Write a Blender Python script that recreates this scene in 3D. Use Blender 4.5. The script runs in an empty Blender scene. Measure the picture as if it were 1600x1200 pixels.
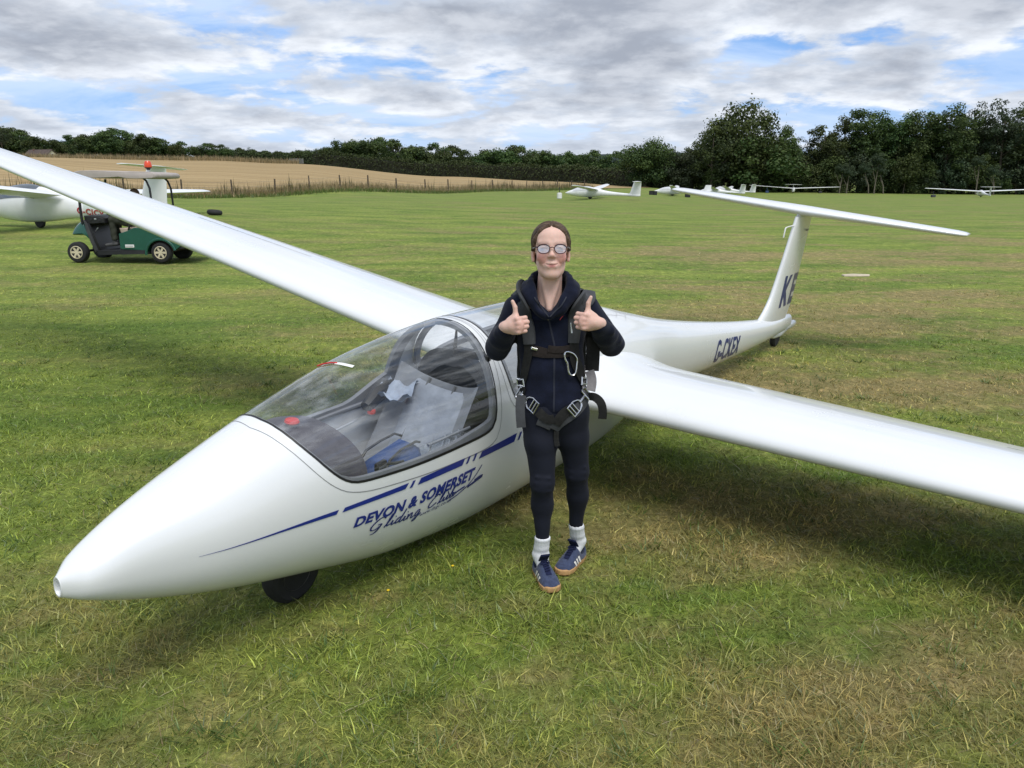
import bpy, bmesh, math, random
import numpy as np
from mathutils import Vector, Matrix, Euler, noise as mnoise
from mathutils.bvhtree import BVHTree
from mathutils.geometry import delaunay_2d_cdt

S = bpy.context.scene
COL = S.collection
R = math.radians
PI = math.pi
rnd = random.Random(7)
rng = np.random.default_rng(11)

# ------------------------------------------------------------------ camera
CAM_H = 1.7308
cam_d = bpy.data.cameras.new("camera")
cam_d.sensor_width = 36.0
cam_d.lens = 27.85
cam_d.clip_start = 0.05
cam_d.clip_end = 9000
cam = bpy.data.objects.new("camera", cam_d)
cam.location = (0, 0, CAM_H)
cam.rotation_euler = (R(90) - 0.2444, 0, 0)
COL.objects.link(cam)
S.camera = cam

# ------------------------------------------------------------------ view
S.view_settings.view_transform = 'Standard'
S.view_settings.look = 'None'
S.view_settings.exposure = 0.50
S.view_settings.gamma = 1.0
S.view_settings.use_curve_mapping = False
S.cycles.max_bounces = 8
S.cycles.transparent_max_bounces = 16
S.cycles.sample_clamp_indirect = 6

# ------------------------------------------------------------------ sun and sky
SUN_EL, SUN_AZ = 60.0, 158.0          # elevation; azimuth clockwise from +Y (straight ahead)
sd = bpy.data.lights.new("sun", 'SUN')
sd.energy = 2.0
sd.angle = R(34)
sd.color = (1.0, 0.965, 0.91)
sun = bpy.data.objects.new("sun", sd)
sv = Vector((math.sin(R(SUN_AZ)) * math.cos(R(SUN_EL)), math.cos(R(SUN_AZ)) * math.cos(R(SUN_EL)), math.sin(R(SUN_EL))))
sun.rotation_euler = sv.to_track_quat('Z', 'Y').to_euler()
sun.location = (0, 0, 60)
COL.objects.link(sun)

world = bpy.data.worlds.new("World")
S.world = world
world.use_nodes = True


class NT:
    """small helper to write node trees"""
    def __init__(s, tree):
        s.t = tree
        s.L = tree.links

    def n(s, typ, **kw):
        nd = s.t.nodes.new(typ)
        for k, v in kw.items():
            if k.startswith('i_'):
                nd.inputs[k[2:].replace('_', ' ')].default_value = v
            else:
                setattr(nd, k, v)
        return nd

    def put(s, sock, v):
        if isinstance(v, bpy.types.NodeSocket):
            s.L.new(v, sock)
        elif v is not None:
            sock.default_value = v

    def math(s, op, a, b=None, c=None, clamp=False):
        nd = s.t.nodes.new('ShaderNodeMath')
        nd.operation = op
        nd.use_clamp = clamp
        for i, v in enumerate((a, b, c)):
            s.put(nd.inputs[i], v)
        return nd.outputs[0]

    def mix(s, f, a, b, typ='MIX'):
        nd = s.t.nodes.new('ShaderNodeMix')
        nd.data_type = 'RGBA'
        nd.blend_type = typ
        s.put(nd.inputs[0], f)
        for i, v in ((6, a), (7, b)):
            if isinstance(v, tuple) and len(v) == 3:
                v = (*v, 1)
            s.put(nd.inputs[i], v)
        return nd.outputs[2]

    def noise(s, vec, scale, detail=4, rough=.5, dist=0.0, lac=2.0):
        nd = s.t.nodes.new('ShaderNodeTexNoise')
        s.put(nd.inputs['Vector'], vec)
        nd.inputs['Scale'].default_value = scale
        nd.inputs['Detail'].default_value = detail
        nd.inputs['Roughness'].default_value = rough
        nd.inputs['Distortion'].default_value = dist
        nd.inputs['Lacunarity'].default_value = lac
        return nd.outputs[0]

    def step(s, v, lo, hi):
        nd = s.t.nodes.new('ShaderNodeMapRange')
        nd.interpolation_type = 'SMOOTHSTEP'
        s.put(nd.inputs[0], v)
        nd.inputs[1].default_value = lo
        nd.inputs[2].default_value = hi
        return nd.outputs[0]

    def mapping(s, vec, loc=(0, 0, 0), rot=(0, 0, 0), scale=(1, 1, 1)):
        nd = s.t.nodes.new('ShaderNodeMapping')
        s.put(nd.inputs[0], vec)
        nd.inputs[1].default_value = loc
        nd.inputs[2].default_value = rot
        nd.inputs[3].default_value = scale
        return nd.outputs[0]


def build_world():
    w = NT(world.node_tree)
    world.node_tree.nodes.clear()
    out = w.n('ShaderNodeOutputWorld')
    bg = w.n('ShaderNodeBackground')
    sky = w.n('ShaderNodeTexSky', sky_type='NISHITA')
    sky.sun_disc = False
    sky.sun_elevation = R(SUN_EL)
    sky.sun_rotation = R(SUN_AZ)
    sky.altitude = 100
    sky.dust_density = 0.6
    sky.ozone_density = 2.0
    tc = w.n('ShaderNodeTexCoord')
    sep = w.n('ShaderNodeSeparateXYZ')
    w.L.new(tc.outputs['Generated'], sep.inputs[0])
    z = w.math('ADD', w.math('MAXIMUM', sep.outputs[2], 0.0), 0.19)
    cmb = w.n('ShaderNodeCombineXYZ')
    w.L.new(w.math('DIVIDE', sep.outputs[0], z), cmb.inputs[0])
    w.L.new(w.math('DIVIDE', sep.outputs[1], z), cmb.inputs[1])
    p = w.mapping(cmb.outputs[0], loc=(CLX, CLY, 0), scale=(1.0, 1.0, 1))
    # two decks: a high thin veil and lower broken cumulus
    big = w.noise(p, 0.75, 2, .5)
    lo = w.noise(p, 2.3, 10, .58, .15)
    dens = w.math('ADD', w.math('MULTIPLY', big, 0.45), w.math('MULTIPLY', lo, 0.65))
    cover = w.step(dens, 0.460, 0.540)
    p2 = w.mapping(cmb.outputs[0], loc=(CLX + 7.3, CLY - 2.1, 0), rot=(0, 0, .5), scale=(0.5, 1.15, 1))
    veil = w.step(w.noise(p2, 1.3, 8, .62, .6), 0.36, 0.62)
    # light and shade inside the clouds: thick parts seen from below are grey, thin rims bright
    thick = w.step(dens, 0.52, 0.64)
    tex = w.noise(p, 7.5, 8, .62, .2)
    p3 = w.mapping(cmb.outputs[0], loc=(CLX + .04, CLY + .13, 0))
    lo3 = w.noise(p3, 2.3, 10, .58, .15)
    rel = w.math('SUBTRACT', lo, lo3)           # side turned to the light
    lit = w.step(w.math('ADD', w.math('MULTIPLY', rel, 1.7), w.math('MULTIPLY', w.math('SUBTRACT', tex, .5), .35)), -0.20, 0.30)
    rim = (0.70, 0.73, 0.78)
    grey = (0.280, 0.310, 0.370)
    mid = (0.425, 0.470, 0.545)
    shade = w.mix(thick, mid, grey)
    ccol = w.mix(lit, shade, rim)
    ccol = w.mix(w.math('MULTIPLY', thick, .55), ccol, shade)
    skyc = w.mix(1.0, sky.outputs[0], (SKYK, SKYK, SKYK), 'MULTIPLY')
    # deep blue of the gaps
    skyc = w.mix(.55, skyc, (0.085, 0.27, 0.70))
    veilc = w.mix(w.noise(p2, 2.5, 6, .6), (0.36, 0.50, 0.74), (0.62, 0.69, 0.80))
    c = w.mix(w.math('MULTIPLY', veil, .82), skyc, veilc)
    c = w.mix(cover, c, ccol)
    # pale air towards the horizon
    hz = w.step(sep.outputs[2], 0.10, -0.005)
    c = w.mix(w.math('MULTIPLY', hz, .5), c, (0.50, 0.57, 0.68))
    below = w.step(sep.outputs[2], 0.0, -0.05)
    c = w.mix(below, c, (0.10, 0.12, 0.06))
    w.L.new(c, bg.inputs[0])
    bg.inputs[1].default_value = 1.0
    w.L.new(bg.outputs[0], out.inputs[0])


CLX, CLY, SKYK = 20.25, 11.85, 0.10
build_world()

# ------------------------------------------------------------------ materials
MATS = {}


def mat(name, col, rough=.5, metal=0.0, spec=.5, coat=0.0, var=None, bump=None, sss=0.0, attr=None, trans=0.0):
    """Principled material with procedural colour variation and fine relief.
    var=(scale, amount, second colour or None), bump=(scale, strength, distance)"""
    if name in MATS:
        return MATS[name]
    m = bpy.data.materials.new(name)
    m.use_nodes = True
    w = NT(m.node_tree)
    b = m.node_tree.nodes['Principled BSDF']
    b.inputs['Roughness'].default_value = rough
    b.inputs['Metallic'].default_value = metal
    b.inputs['Specular IOR Level'].default_value = spec
    b.inputs['Coat Weight'].default_value = coat
    b.inputs['Coat Roughness'].default_value = 0.06
    if sss:
        b.inputs['Subsurface Weight'].default_value = sss
        b.inputs['Subsurface Radius'].default_value = (0.9, 0.35, 0.2)
        b.inputs['Subsurface Scale'].default_value = 0.006
    tc = w.n('ShaderNodeTexCoord')
    base = (*col, 1)
    if attr:
        a = w.n('ShaderNodeAttribute', attribute_name=attr)
        src = a.outputs['Color']
    else:
        src = base
    if var:
        sc, am, c2 = var
        f = w.noise(tc.outputs['Object'], sc, 5, .6)
        if c2 is None:
            dark = tuple(c * (1 - am) for c in col)
            if attr:
                d = w.mix(1.0, src, (1 - am, 1 - am, 1 - am), 'MULTIPLY')
                src = w.mix(w.step(f, .3, .7), d, src)
            else:
                src = w.mix(w.step(f, .3, .7), dark, col)
        else:
            src = w.mix(w.math('MULTIPLY', w.step(f, .45, .75), am), src if attr else col, c2)
    w.put(b.inputs['Base Color'], src)
    if bump:
        sc, st, ds = bump
        bn = w.n('ShaderNodeBump')
        bn.inputs['Strength'].default_value = st
        bn.inputs['Distance'].default_value = ds
        w.L.new(w.noise(tc.outputs['Object'], sc, 5, .6), bn.inputs['Height'])
        w.L.new(bn.outputs[0], b.inputs['Normal'])
    MATS[name] = m
    return m


# ------------------------------------------------------------------ object helpers
def link(o, parent=None):
    COL.objects.link(o)
    if parent is not None:
        o.parent = parent
    return o


def obj(name, V, F, m, parent=None, smooth=True):
    me = bpy.data.meshes.new(name)
    me.from_pydata([tuple(map(float, v)) for v in V], [], [tuple(map(int, f)) for f in F])
    if m is not None:
        me.materials.append(m)
    if smooth:
        me.polygons.foreach_set('use_smooth', [True] * len(me.polygons))
    me.update()
    return link(bpy.data.objects.new(name, me), parent)


def fix(o):
    bm = bmesh.new()
    bm.from_mesh(o.data)
    bmesh.ops.recalc_face_normals(bm, faces=bm.faces)
    bm.to_mesh(o.data)
    bm.free()
    return o


def sharp(o, deg=35):
    o.data.set_sharp_from_angle(angle=R(deg))
    return o


def tag(o, label=None, cat=None, group=None, kind=None):
    if label:
        o['label'] = label
    if cat:
        o['category'] = cat
    if group:
        o['group'] = group
    if kind:
        o['kind'] = kind
    return o


def empty(name, loc, rot=(0, 0, 0)):
    o = bpy.data.objects.new(name, None)
    o.empty_display_size = .2
    o.location = loc
    o.rotation_euler = rot
    return link(o)


def copy_tree(o, parent=None):
    c = o.copy()
    link(c, parent)
    for ch in list(o.children):
        copy_tree(ch, c)
    return c


class MB:
    """collects pieces into one mesh"""
    def __init__(s):
        s.V = []
        s.F = []

    def add(s, V, F):
        k = len(s.V)
        s.V += [tuple(map(float, v)) for v in V]
        s.F += [tuple(int(i) + k for i in f) for f in F]
        return s

    def box(s, c, d, rot=None, bev=0.0):
        hx, hy, hz = d[0] / 2, d[1] / 2, d[2] / 2
        if bev > 0:
            b = min(bev, hx * .9, hy * .9, hz * .9)
            V = []
            for sx in (-1, 1):
                for sy in (-1, 1):
                    for sz in (-1, 1):
                        V += [(sx * hx, sy * (hy - b), sz * (hz - b)), (sx * (hx - b), sy * hy, sz * (hz - b)), (sx * (hx - b), sy * (hy - b), sz * hz)]
            bm = bmesh.new()
            vs = [bm.verts.new(v) for v in V]
            r = bmesh.ops.convex_hull(bm, input=vs)
            bm.verts.index_update()
            F = [[v.index for v in f.verts] for f in bm.faces]
            V = [v.co.copy() for v in bm.verts]
            bm.free()
        else:
            V = [(sx * hx, sy * hy, sz * hz) for sx in (-1, 1) for sy in (-1, 1) for sz in (-1, 1)]
            F = [(0, 1, 3, 2), (4, 6, 7, 5), (0, 4, 5, 1), (2, 3, 7, 6), (0, 2, 6, 4), (1, 5, 7, 3)]
        M = Euler(rot).to_matrix() if rot is not None else Matrix.Identity(3)
        c = Vector(c)
        return s.add([M @ Vector(v) + c for v in V], F)

    def tube(s, pts, r, n=8, closed=False, cap=True, flat=1.0):
        P = [Vector(p) for p in pts]
        N = len(P)
        rr = r if hasattr(r, '__len__') else [r] * N
        V, F = [], []
        up = None
        for i in range(N):
            a = P[i - 1] if (i > 0 or closed) else P[i]
            b = P[(i + 1) % N] if (i < N - 1 or closed) else P[i]
            t = (b - a).normalized()
            if up is None:
                up = Vector((0, 0, 1)) if abs(t.z) < .9 else Vector((1, 0, 0))
            u = (up - t * up.dot(t))
            if u.length < 1e-6:
                u = t.orthogonal()
            u.normalize()
            w = t.cross(u)
            up = u
            for k in range(n):
                an = 2 * PI * k / n
                V.append(P[i] + (u * math.cos(an) + w * math.sin(an) * flat) * rr[i])
        m = N if closed else N - 1
        for i in range(m):
            j = (i + 1) % N
            for k in range(n):
                l = (k + 1) % n
                F.append((i * n + k, i * n + l, j * n + l, j * n + k))
        if cap and not closed:
            F.append(tuple(range(n))[::-1])
            F.append(tuple((N - 1) * n + k for k in range(n)))
        return s.add(V, F)

    def lathe(s, prof, axis='z', n=24, c=(0, 0, 0)):
        """prof: (radius, height) pairs"""
        V, F = [], []
        for r_, h_ in prof:
            for k in range(n):
                a = 2 * PI * k / n
                x, y, z = r_ * math.cos(a), r_ * math.sin(a), h_
                if axis == 'x':
                    x, y, z = z, x, y
                elif axis == 'y':
                    x, y, z = y, z, x
                V.append((x + c[0], y + c[1], z + c[2]))
        for i in range(len(prof) - 1):
            for k in range(n):
                l = (k + 1) % n
                F.append((i * n + k, i * n + l, (i + 1) * n + l, (i + 1) * n + k))
        F.append(tuple(range(n))[::-1])
        F.append(tuple((len(prof) - 1) * n + k for k in range(n)))
        return s.add(V, F)

    def loft(s, rings, cap=True):
        n = len(rings[0])
        V = [v for r_ in rings for v in r_]
        F = []
        for i in range(len(rings) - 1):
            for k in range(n):
                l = (k + 1) % n
                F.append((i * n + k, i * n + l, (i + 1) * n + l, (i + 1) * n + k))
        if cap:
            F.append(tuple(range(n))[::-1])
            F.append(tuple((len(rings) - 1) * n + k for k in range(n)))
        return s.add(V, F)

    def build(s, name, m, parent=None, smooth=True, sh=35):
        o = obj(name, s.V, s.F, m, parent, smooth)
        fix(o)
        if smooth and sh:
            sharp(o, sh)
        return o


def text_mesh(txt, size=1.0, bold=0.0, shear=0.0, spacing=1.0, width=1.0, res=3):
    """vertices (n,2) and faces of a line of lettering; baseline at y=0, starting at x=0"""
    cu = bpy.data.curves.new('lettering', 'FONT')
    cu.body = txt
    cu.size = size
    cu.offset = bold
    cu.shear = shear
    cu.space_character = spacing
    cu.resolution_u = res
    o = bpy.data.objects.new('lettering', cu)
    COL.objects.link(o)
    dg = bpy.context.evaluated_depsgraph_get()
    me = bpy.data.meshes.new_from_object(o.evaluated_get(dg))
    V = np.array([v.co[:2] for v in me.vertices])
    bm = bmesh.new()
    bm.from_mesh(me)
    bmesh.ops.triangulate(bm, faces=bm.faces)
    F = [[v.index for v in f.verts] for f in bm.faces]
    bm.free()
    COL.objects.unlink(o)
    bpy.data.objects.remove(o)
    bpy.data.curves.remove(cu)
    bpy.data.meshes.remove(me)
    V[:, 0] *= width
    return V, F


def cut2d(V, F, nx, ny):
    """slice a flat mesh along a grid so that it can follow a curved surface"""
    bm = bmesh.new()
    vs = [bm.verts.new((v[0], v[1], 0)) for v in V]
    for f in F:
        try:
            bm.faces.new([vs[i] for i in f])
        except ValueError:
            pass
    V = np.asarray(V)
    lo, hi = V.min(0), V.max(0)
    for ax, n in ((0, nx), (1, ny)):
        for k in range(1, n):
            co = [0, 0, 0]
            no = [0, 0, 0]
            co[ax] = lo[ax] + (hi[ax] - lo[ax]) * k / n
            no[ax] = 1
            bmesh.ops.bisect_plane(bm, geom=bm.verts[:] + bm.edges[:] + bm.faces[:], plane_co=co, plane_no=no, dist=1e-6)
    bm.verts.index_update()
    Vo = np.array([v.co[:2] for v in bm.verts])
    Fo = [[v.index for v in f.verts] for f in bm.faces]
    bm.free()
    return Vo, Fo


def pchip(x, y, xq):
    x = np.asarray(x, float)
    y = np.asarray(y, float)
    xq = np.asarray(xq, float)
    h = np.diff(x)
    d = np.diff(y) / h
    m = np.zeros(len(x))
    for i in range(1, len(x) - 1):
        if d[i - 1] * d[i] > 0:
            w1 = 2 * h[i] + h[i - 1]
            w2 = h[i] + 2 * h[i - 1]
            m[i] = (w1 + w2) / (w1 / d[i - 1] + w2 / d[i])
    m[0] = d[0]
    m[-1] = d[-1]
    i = np.clip(np.searchsorted(x, xq) - 1, 0, len(x) - 2)
    t = (xq - x[i]) / h[i]
    return (1 + 2 * t) * (1 - t)**2 * y[i] + t * (1 - t)**2 * h[i] * m[i] + t * t * (3 - 2 * t) * y[i + 1] + t * t * (t - 1) * h[i] * m[i + 1]
# ================================================================== THE LAND
# the airfield is level round the glider, climbs gently to the left and beyond the fence
_colu = np.array([-500., 0., 330., 450., 700., 850., 1000., 1100., 1600., 2200.])
_prof = [
    ([2, 12, 18, 27, 45, 200, 400, 900], [0, 0, .05, .45, 1.0, 8.5, 14, 16]),
    ([2, 12, 18, 27, 45, 200, 400, 900], [0, 0, .05, .45, 1.0, 8.5, 14, 16]),
    ([2, 14, 18, 32, 60, 200, 400, 900], [0, 0, .02, .62, .95, 7.9, 13, 15]),
    ([2, 14, 20, 30, 62, 200, 400, 900], [0, 0, .05, .4, .95, 7.2, 10, 13]),
    ([2, 14, 30, 60, 85, 200, 400, 900], [0, 0, .25, .75, 1.05, 4.1, 6, 10]),
    ([2, 14, 35, 68, 105, 200, 400, 900], [0, 0, .25, .75, 1.2, 3.2, 4, 8]),
    ([2, 14, 40, 70, 112, 200, 400, 900], [0, 0, .2, .6, 1.0, 2.2, 3, 8]),
    ([2, 14, 50, 90, 132, 200, 400, 900], [0, 0, .15, .4, .62, 1.2, 2, 8]),
    ([2, 14, 50, 100, 150, 200, 400, 900], [0, 0, .05, .15, .25, .5, 2, 8]),
    ([2, 14, 50, 100, 150, 200, 400, 900], [0, 0, .05, .15, .25, .5, 2, 8]),
]


def gz(x, y):
    x = np.asarray(x, float)
    y = np.asarray(y, float)
    D = np.maximum(y * .97 + .4, 2.0)
    u = np.clip(800 + 1238 * x / D, _colu[0], _colu[-1])
    zc = np.stack([np.interp(np.log(D), np.log(np.array(a, float)), b) for a, b in _prof], 0)
    j = np.clip(np.searchsorted(_colu, u) - 1, 0, len(_colu) - 2)
    t = (u - _colu[j]) / (_colu[j + 1] - _colu[j])
    t = t * t * (3 - 2 * t)
    za = np.take_along_axis(zc, j[None], 0)[0]
    zb = np.take_along_axis(zc, (j + 1)[None], 0)[0]
    return za + (zb - za) * t


def gz1(x, y):
    return float(gz(np.array([x]), np.array([y]))[0])


def fence_x(y):
    return -29.0 + .53 * (y - 46.0)


# ---- colour of the turf: one node group used by soil and blades alike
def turf_group():
    g = bpy.data.node_groups.new('turf_colour', 'ShaderNodeTree')
    g.interface.new_socket('Color', in_out='OUTPUT', socket_type='NodeSocketColor')
    g.interface.new_socket('Dry', in_out='OUTPUT', socket_type='NodeSocketFloat')
    w = NT(g)
    go = w.n('NodeGroupOutput')
    geo = w.n('ShaderNodeNewGeometry')
    P = geo.outputs['Position']
    sep = w.n('ShaderNodeSeparateXYZ')
    w.L.new(P, sep.inputs[0])
    flat = w.n('ShaderNodeCombineXYZ')
    w.L.new(sep.outputs[0], flat.inputs[0])
    w.L.new(sep.outputs[1], flat.inputs[1])
    F = flat.outputs[0]
    green = w.mix(w.step(w.noise(w.mapping(F, scale=(.4, .9, 1)), .8, 6, .65, .3), .32, .68), (0.116, 0.192, 0.032), (0.250, 0.312, 0.064))
    # worn, sun-bleached patches stretched along the mowing lines
    n1 = w.noise(w.mapping(F, loc=(3.7, 1.2, 0), rot=(0, 0, .12), scale=(.5, 1.0, 1)), .55, 6, .62, .4)
    n2 = w.noise(w.mapping(F, loc=(13.7, 4.2, 0), rot=(0, 0, .08), scale=(.28, .60, 1)), .34, 6, .62, .5)
    n3 = w.noise(F, 3.1, 4, .6)
    d = w.math('ADD', w.math('ADD', w.math('MULTIPLY', n1, .55), w.math('MULTIPLY', n2, .45)), w.math('MULTIPLY', w.math('SUBTRACT', n3, .5), .22))
    # wear grows to the right of the parked glider and fades into the distance
    side = w.step(sep.outputs[0], -9.0, 4.0)
    far = w.step(sep.outputs[1], 34.0, 12.0)
    bias = w.math('MULTIPLY', w.math('MULTIPLY', side, far), .055)
    dry = w.step(w.math('ADD', d, bias), .475, .63)
    straw = w.mix(n3, (0.235, 0.190, 0.080), (0.345, 0.285, 0.140))
    c = w.mix(w.math('MULTIPLY', w.math('MULTIPLY', dry, .86), w.math('ADD', w.math('MULTIPLY', side, .5), .5)), green, straw)
    w.L.new(c, go.inputs[0])
    w.L.new(dry, go.inputs[1])
    return g


TURF = turf_group()


def ground_material():
    m = bpy.data.materials.new('mown_grass')
    m.use_nodes = True
    w = NT(m.node_tree)
    b = m.node_tree.nodes['Principled BSDF']
    b.inputs['Roughness'].default_value = .9
    b.inputs['Specular IOR Level'].default_value = .15
    g = w.n('ShaderNodeGroup')
    g.node_tree = TURF
    geo = w.n('ShaderNodeNewGeometry')
    sep = w.n('ShaderNodeSeparateXYZ')
    w.L.new(geo.outputs['Position'], sep.inputs[0])
    P = geo.outputs['Position']
    fine = w.noise(P, 26, 6, .7)
    mid = w.noise(P, 6.0, 6, .7)
    lines = w.noise(w.mapping(P, rot=(0, 0, .06), scale=(.06, 1.0, .06)), .55, 5, .65)
    c = g.outputs[0]
    near = w.step(sep.outputs[1], 16.0, 5.0)
    # turf colour darkens where the noise runs low, and a little close by
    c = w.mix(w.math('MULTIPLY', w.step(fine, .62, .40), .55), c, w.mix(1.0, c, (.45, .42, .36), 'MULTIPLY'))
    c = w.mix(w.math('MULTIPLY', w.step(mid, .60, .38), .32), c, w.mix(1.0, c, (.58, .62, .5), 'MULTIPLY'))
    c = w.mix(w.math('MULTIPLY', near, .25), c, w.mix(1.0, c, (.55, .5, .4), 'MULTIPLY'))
    c = w.mix(w.math('MULTIPLY', w.step(lines, .40, .64), .24), c, w.mix(1.0, c, (1.5, 1.32, 1.35), 'MULTIPLY'))
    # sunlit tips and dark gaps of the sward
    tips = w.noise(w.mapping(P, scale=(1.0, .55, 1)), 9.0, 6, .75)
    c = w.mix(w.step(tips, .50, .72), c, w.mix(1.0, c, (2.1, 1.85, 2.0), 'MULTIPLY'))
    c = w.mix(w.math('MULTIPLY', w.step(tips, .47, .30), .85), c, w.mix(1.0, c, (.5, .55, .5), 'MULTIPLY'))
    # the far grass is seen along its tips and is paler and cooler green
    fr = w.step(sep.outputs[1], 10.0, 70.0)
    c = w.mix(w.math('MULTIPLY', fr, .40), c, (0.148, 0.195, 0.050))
    w.put(b.inputs['Base Color'], c)
    bp = w.n('ShaderNodeBump')
    bp.inputs['Strength'].default_value = .9
    bp.inputs['Distance'].default_value = .035
    h = w.math('ADD', w.math('MULTIPLY', fine, .6), mid)
    w.L.new(h, bp.inputs['Height'])
    w.L.new(bp.outputs[0], b.inputs['Normal'])
    return m


def sheet(name, X, Y, Z, m):
    ny, nx = X.shape
    V = np.stack([X, Y, Z], -1).reshape(-1, 3)
    i = np.arange((ny - 1) * (nx - 1))
    r_, c_ = i // (nx - 1), i % (nx - 1)
    a = r_ * nx + c_
    F = np.stack([a, a + 1, a + nx + 1, a + nx], -1)
    return obj(name, V.tolist(), F.tolist(), m)


tx = np.sinh(np.linspace(-6.2, 6.2, 171)) * 5.0
ty = np.concatenate([np.linspace(-60, 0, 10)[:-1], np.linspace(0, 30, 46)[:-1], np.geomspace(30, 2600, 110)])
GX, GY = np.meshgrid(tx, ty)
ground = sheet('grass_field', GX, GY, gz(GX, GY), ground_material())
tag(ground, kind='structure')


# ---- stubble field beyond the fence
def stubble_material():
    m = bpy.data.materials.new('stubble')
    m.use_nodes = True
    w = NT(m.node_tree)
    b = m.node_tree.nodes['Principled BSDF']
    b.inputs['Roughness'].default_value = .95
    b.inputs['Specular IOR Level'].default_value = .1
    geo = w.n('ShaderNodeNewGeometry')
    P = geo.outputs['Position']
    rows = w.noise(w.mapping(P, rot=(0, 0, .05), scale=(.02, .45, 0)), 1.0, 6, .7)
    fine = w.noise(w.mapping(P, scale=(1, 1, 0)), 2.6, 5, .7)
    big = w.noise(w.mapping(P, scale=(.3, 1, 0)), .05, 3, .5)
    c = w.mix(w.step(rows, .38, .64), (0.270, 0.190, 0.092), (0.415, 0.305, 0.160))
    c = w.mix(w.math('MULTIPLY', w.step(fine, .35, .7), .4), c, (0.20, 0.145, 0.07))
    c = w.mix(w.math('MULTIPLY', big, .35), c, (0.43, 0.33, 0.18))
    w.put(b.inputs['Base Color'], c)
    bp = w.n('ShaderNodeBump')
    bp.inputs['Strength'].default_value = .8
    bp.inputs['Distance'].default_value = .12
    w.L.new(w.math('ADD', fine, rows), bp.inputs['Height'])
    w.L.new(bp.outputs[0], b.inputs['Normal'])
    return m


sy = np.linspace(6, 150, 90)
far_t = np.linspace(0, 1, 40)
SX = np.zeros((40, 90))
SYY = np.zeros((40, 90))
for j, y0 in enumerate(sy):
    x0 = fence_x(y0) - 0.6
    # the far edge of the field lies about 200 m out
    k = (y0 - 6) / 144
    x1 = -230 + 255 * k
    y1 = 205 + 6 * math.sin(3 * k)
    SX[:, j] = x0 + (x1 - x0) * far_t
    SYY[:, j] = y0 + (y1 - y0) * far_t
stub = sheet('stubble_field', SX, SYY, gz(SX, SYY) + .06, stubble_material())
tag(stub, kind='structure')

# ---- wooded hills on the skyline
HILLM = mat('far_woodland', (0.020, 0.036, 0.034), .95, var=(0.02, .4, None), bump=(.05, 1.0, 6.0))
hx = np.linspace(-1600, 1800, 240)
hr = []
for i, x in enumerate(hx):
    z0 = 46 + 9 * math.sin(x * .0021 + .6) + 5 * mnoise.noise(Vector((x * .006, 2.2, 0))) + 1.6 * mnoise.noise(Vector((x * .06, 0, 0)))
    hr.append([(x, 1250, -2), (x, 1262, z0 * .62), (x, 1300, z0 * .93 + 1.0 * mnoise.noise(Vector((x * .11, 4, 0)))), (x, 1380, z0), (x, 1900, z0 * .4), (x, 2000, -2)])
V = [p for r_ in hr for p in r_]
F = [(i * 6 + k, (i + 1) * 6 + k, (i + 1) * 6 + k + 1, i * 6 + k + 1) for i in range(len(hx) - 1) for k in range(5)]
hill = fix(obj('hills', V, F, HILLM))
tag(hill, kind='structure')


# ================================================================== TREES AND HEDGES
def leaf_material(name, c1, c2, tr=.25):
    m = bpy.data.materials.new(name)
    m.use_nodes = True
    w = NT(m.node_tree)
    b = m.node_tree.nodes['Principled BSDF']
    b.inputs['Roughness'].default_value = .6
    b.inputs['Specular IOR Level'].default_value = .25
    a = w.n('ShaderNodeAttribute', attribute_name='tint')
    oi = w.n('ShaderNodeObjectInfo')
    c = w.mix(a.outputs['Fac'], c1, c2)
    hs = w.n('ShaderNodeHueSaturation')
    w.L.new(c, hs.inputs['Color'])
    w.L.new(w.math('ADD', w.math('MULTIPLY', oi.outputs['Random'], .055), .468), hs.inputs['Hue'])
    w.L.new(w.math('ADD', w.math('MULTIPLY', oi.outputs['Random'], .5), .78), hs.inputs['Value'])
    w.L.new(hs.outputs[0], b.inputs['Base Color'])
    t = w.n('ShaderNodeBsdfTranslucent')
    w.L.new(hs.outputs[0], t.inputs['Color'])
    ms = w.n('ShaderNodeMixShader')
    ms.inputs[0].default_value = tr
    w.L.new(b.outputs[0], ms.inputs[1])
    w.L.new(t.outputs[0], ms.inputs[2])
    w.L.new(ms.outputs[0], m.node_tree.nodes['Material Output'].inputs[0])
    return m


LEAF = leaf_material('leaves', (0.024, 0.046, 0.014), (0.098, 0.138, 0.036))
LEAF_LIGHT = leaf_material('leaves_pale', (0.030, 0.052, 0.012), (0.095, 0.115, 0.030))
LEAF_ASH = leaf_material('leaves_grey', (0.026, 0.046, 0.024), (0.080, 0.104, 0.050))
LEAF_HEDGE = leaf_material('leaves_hedge', (0.020, 0.038, 0.012), (0.070, 0.102, 0.030))
BARK = mat('bark', (0.105, 0.088, 0.066), .9, var=(2.5, .45, None), bump=(9, .8, .05))


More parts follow.
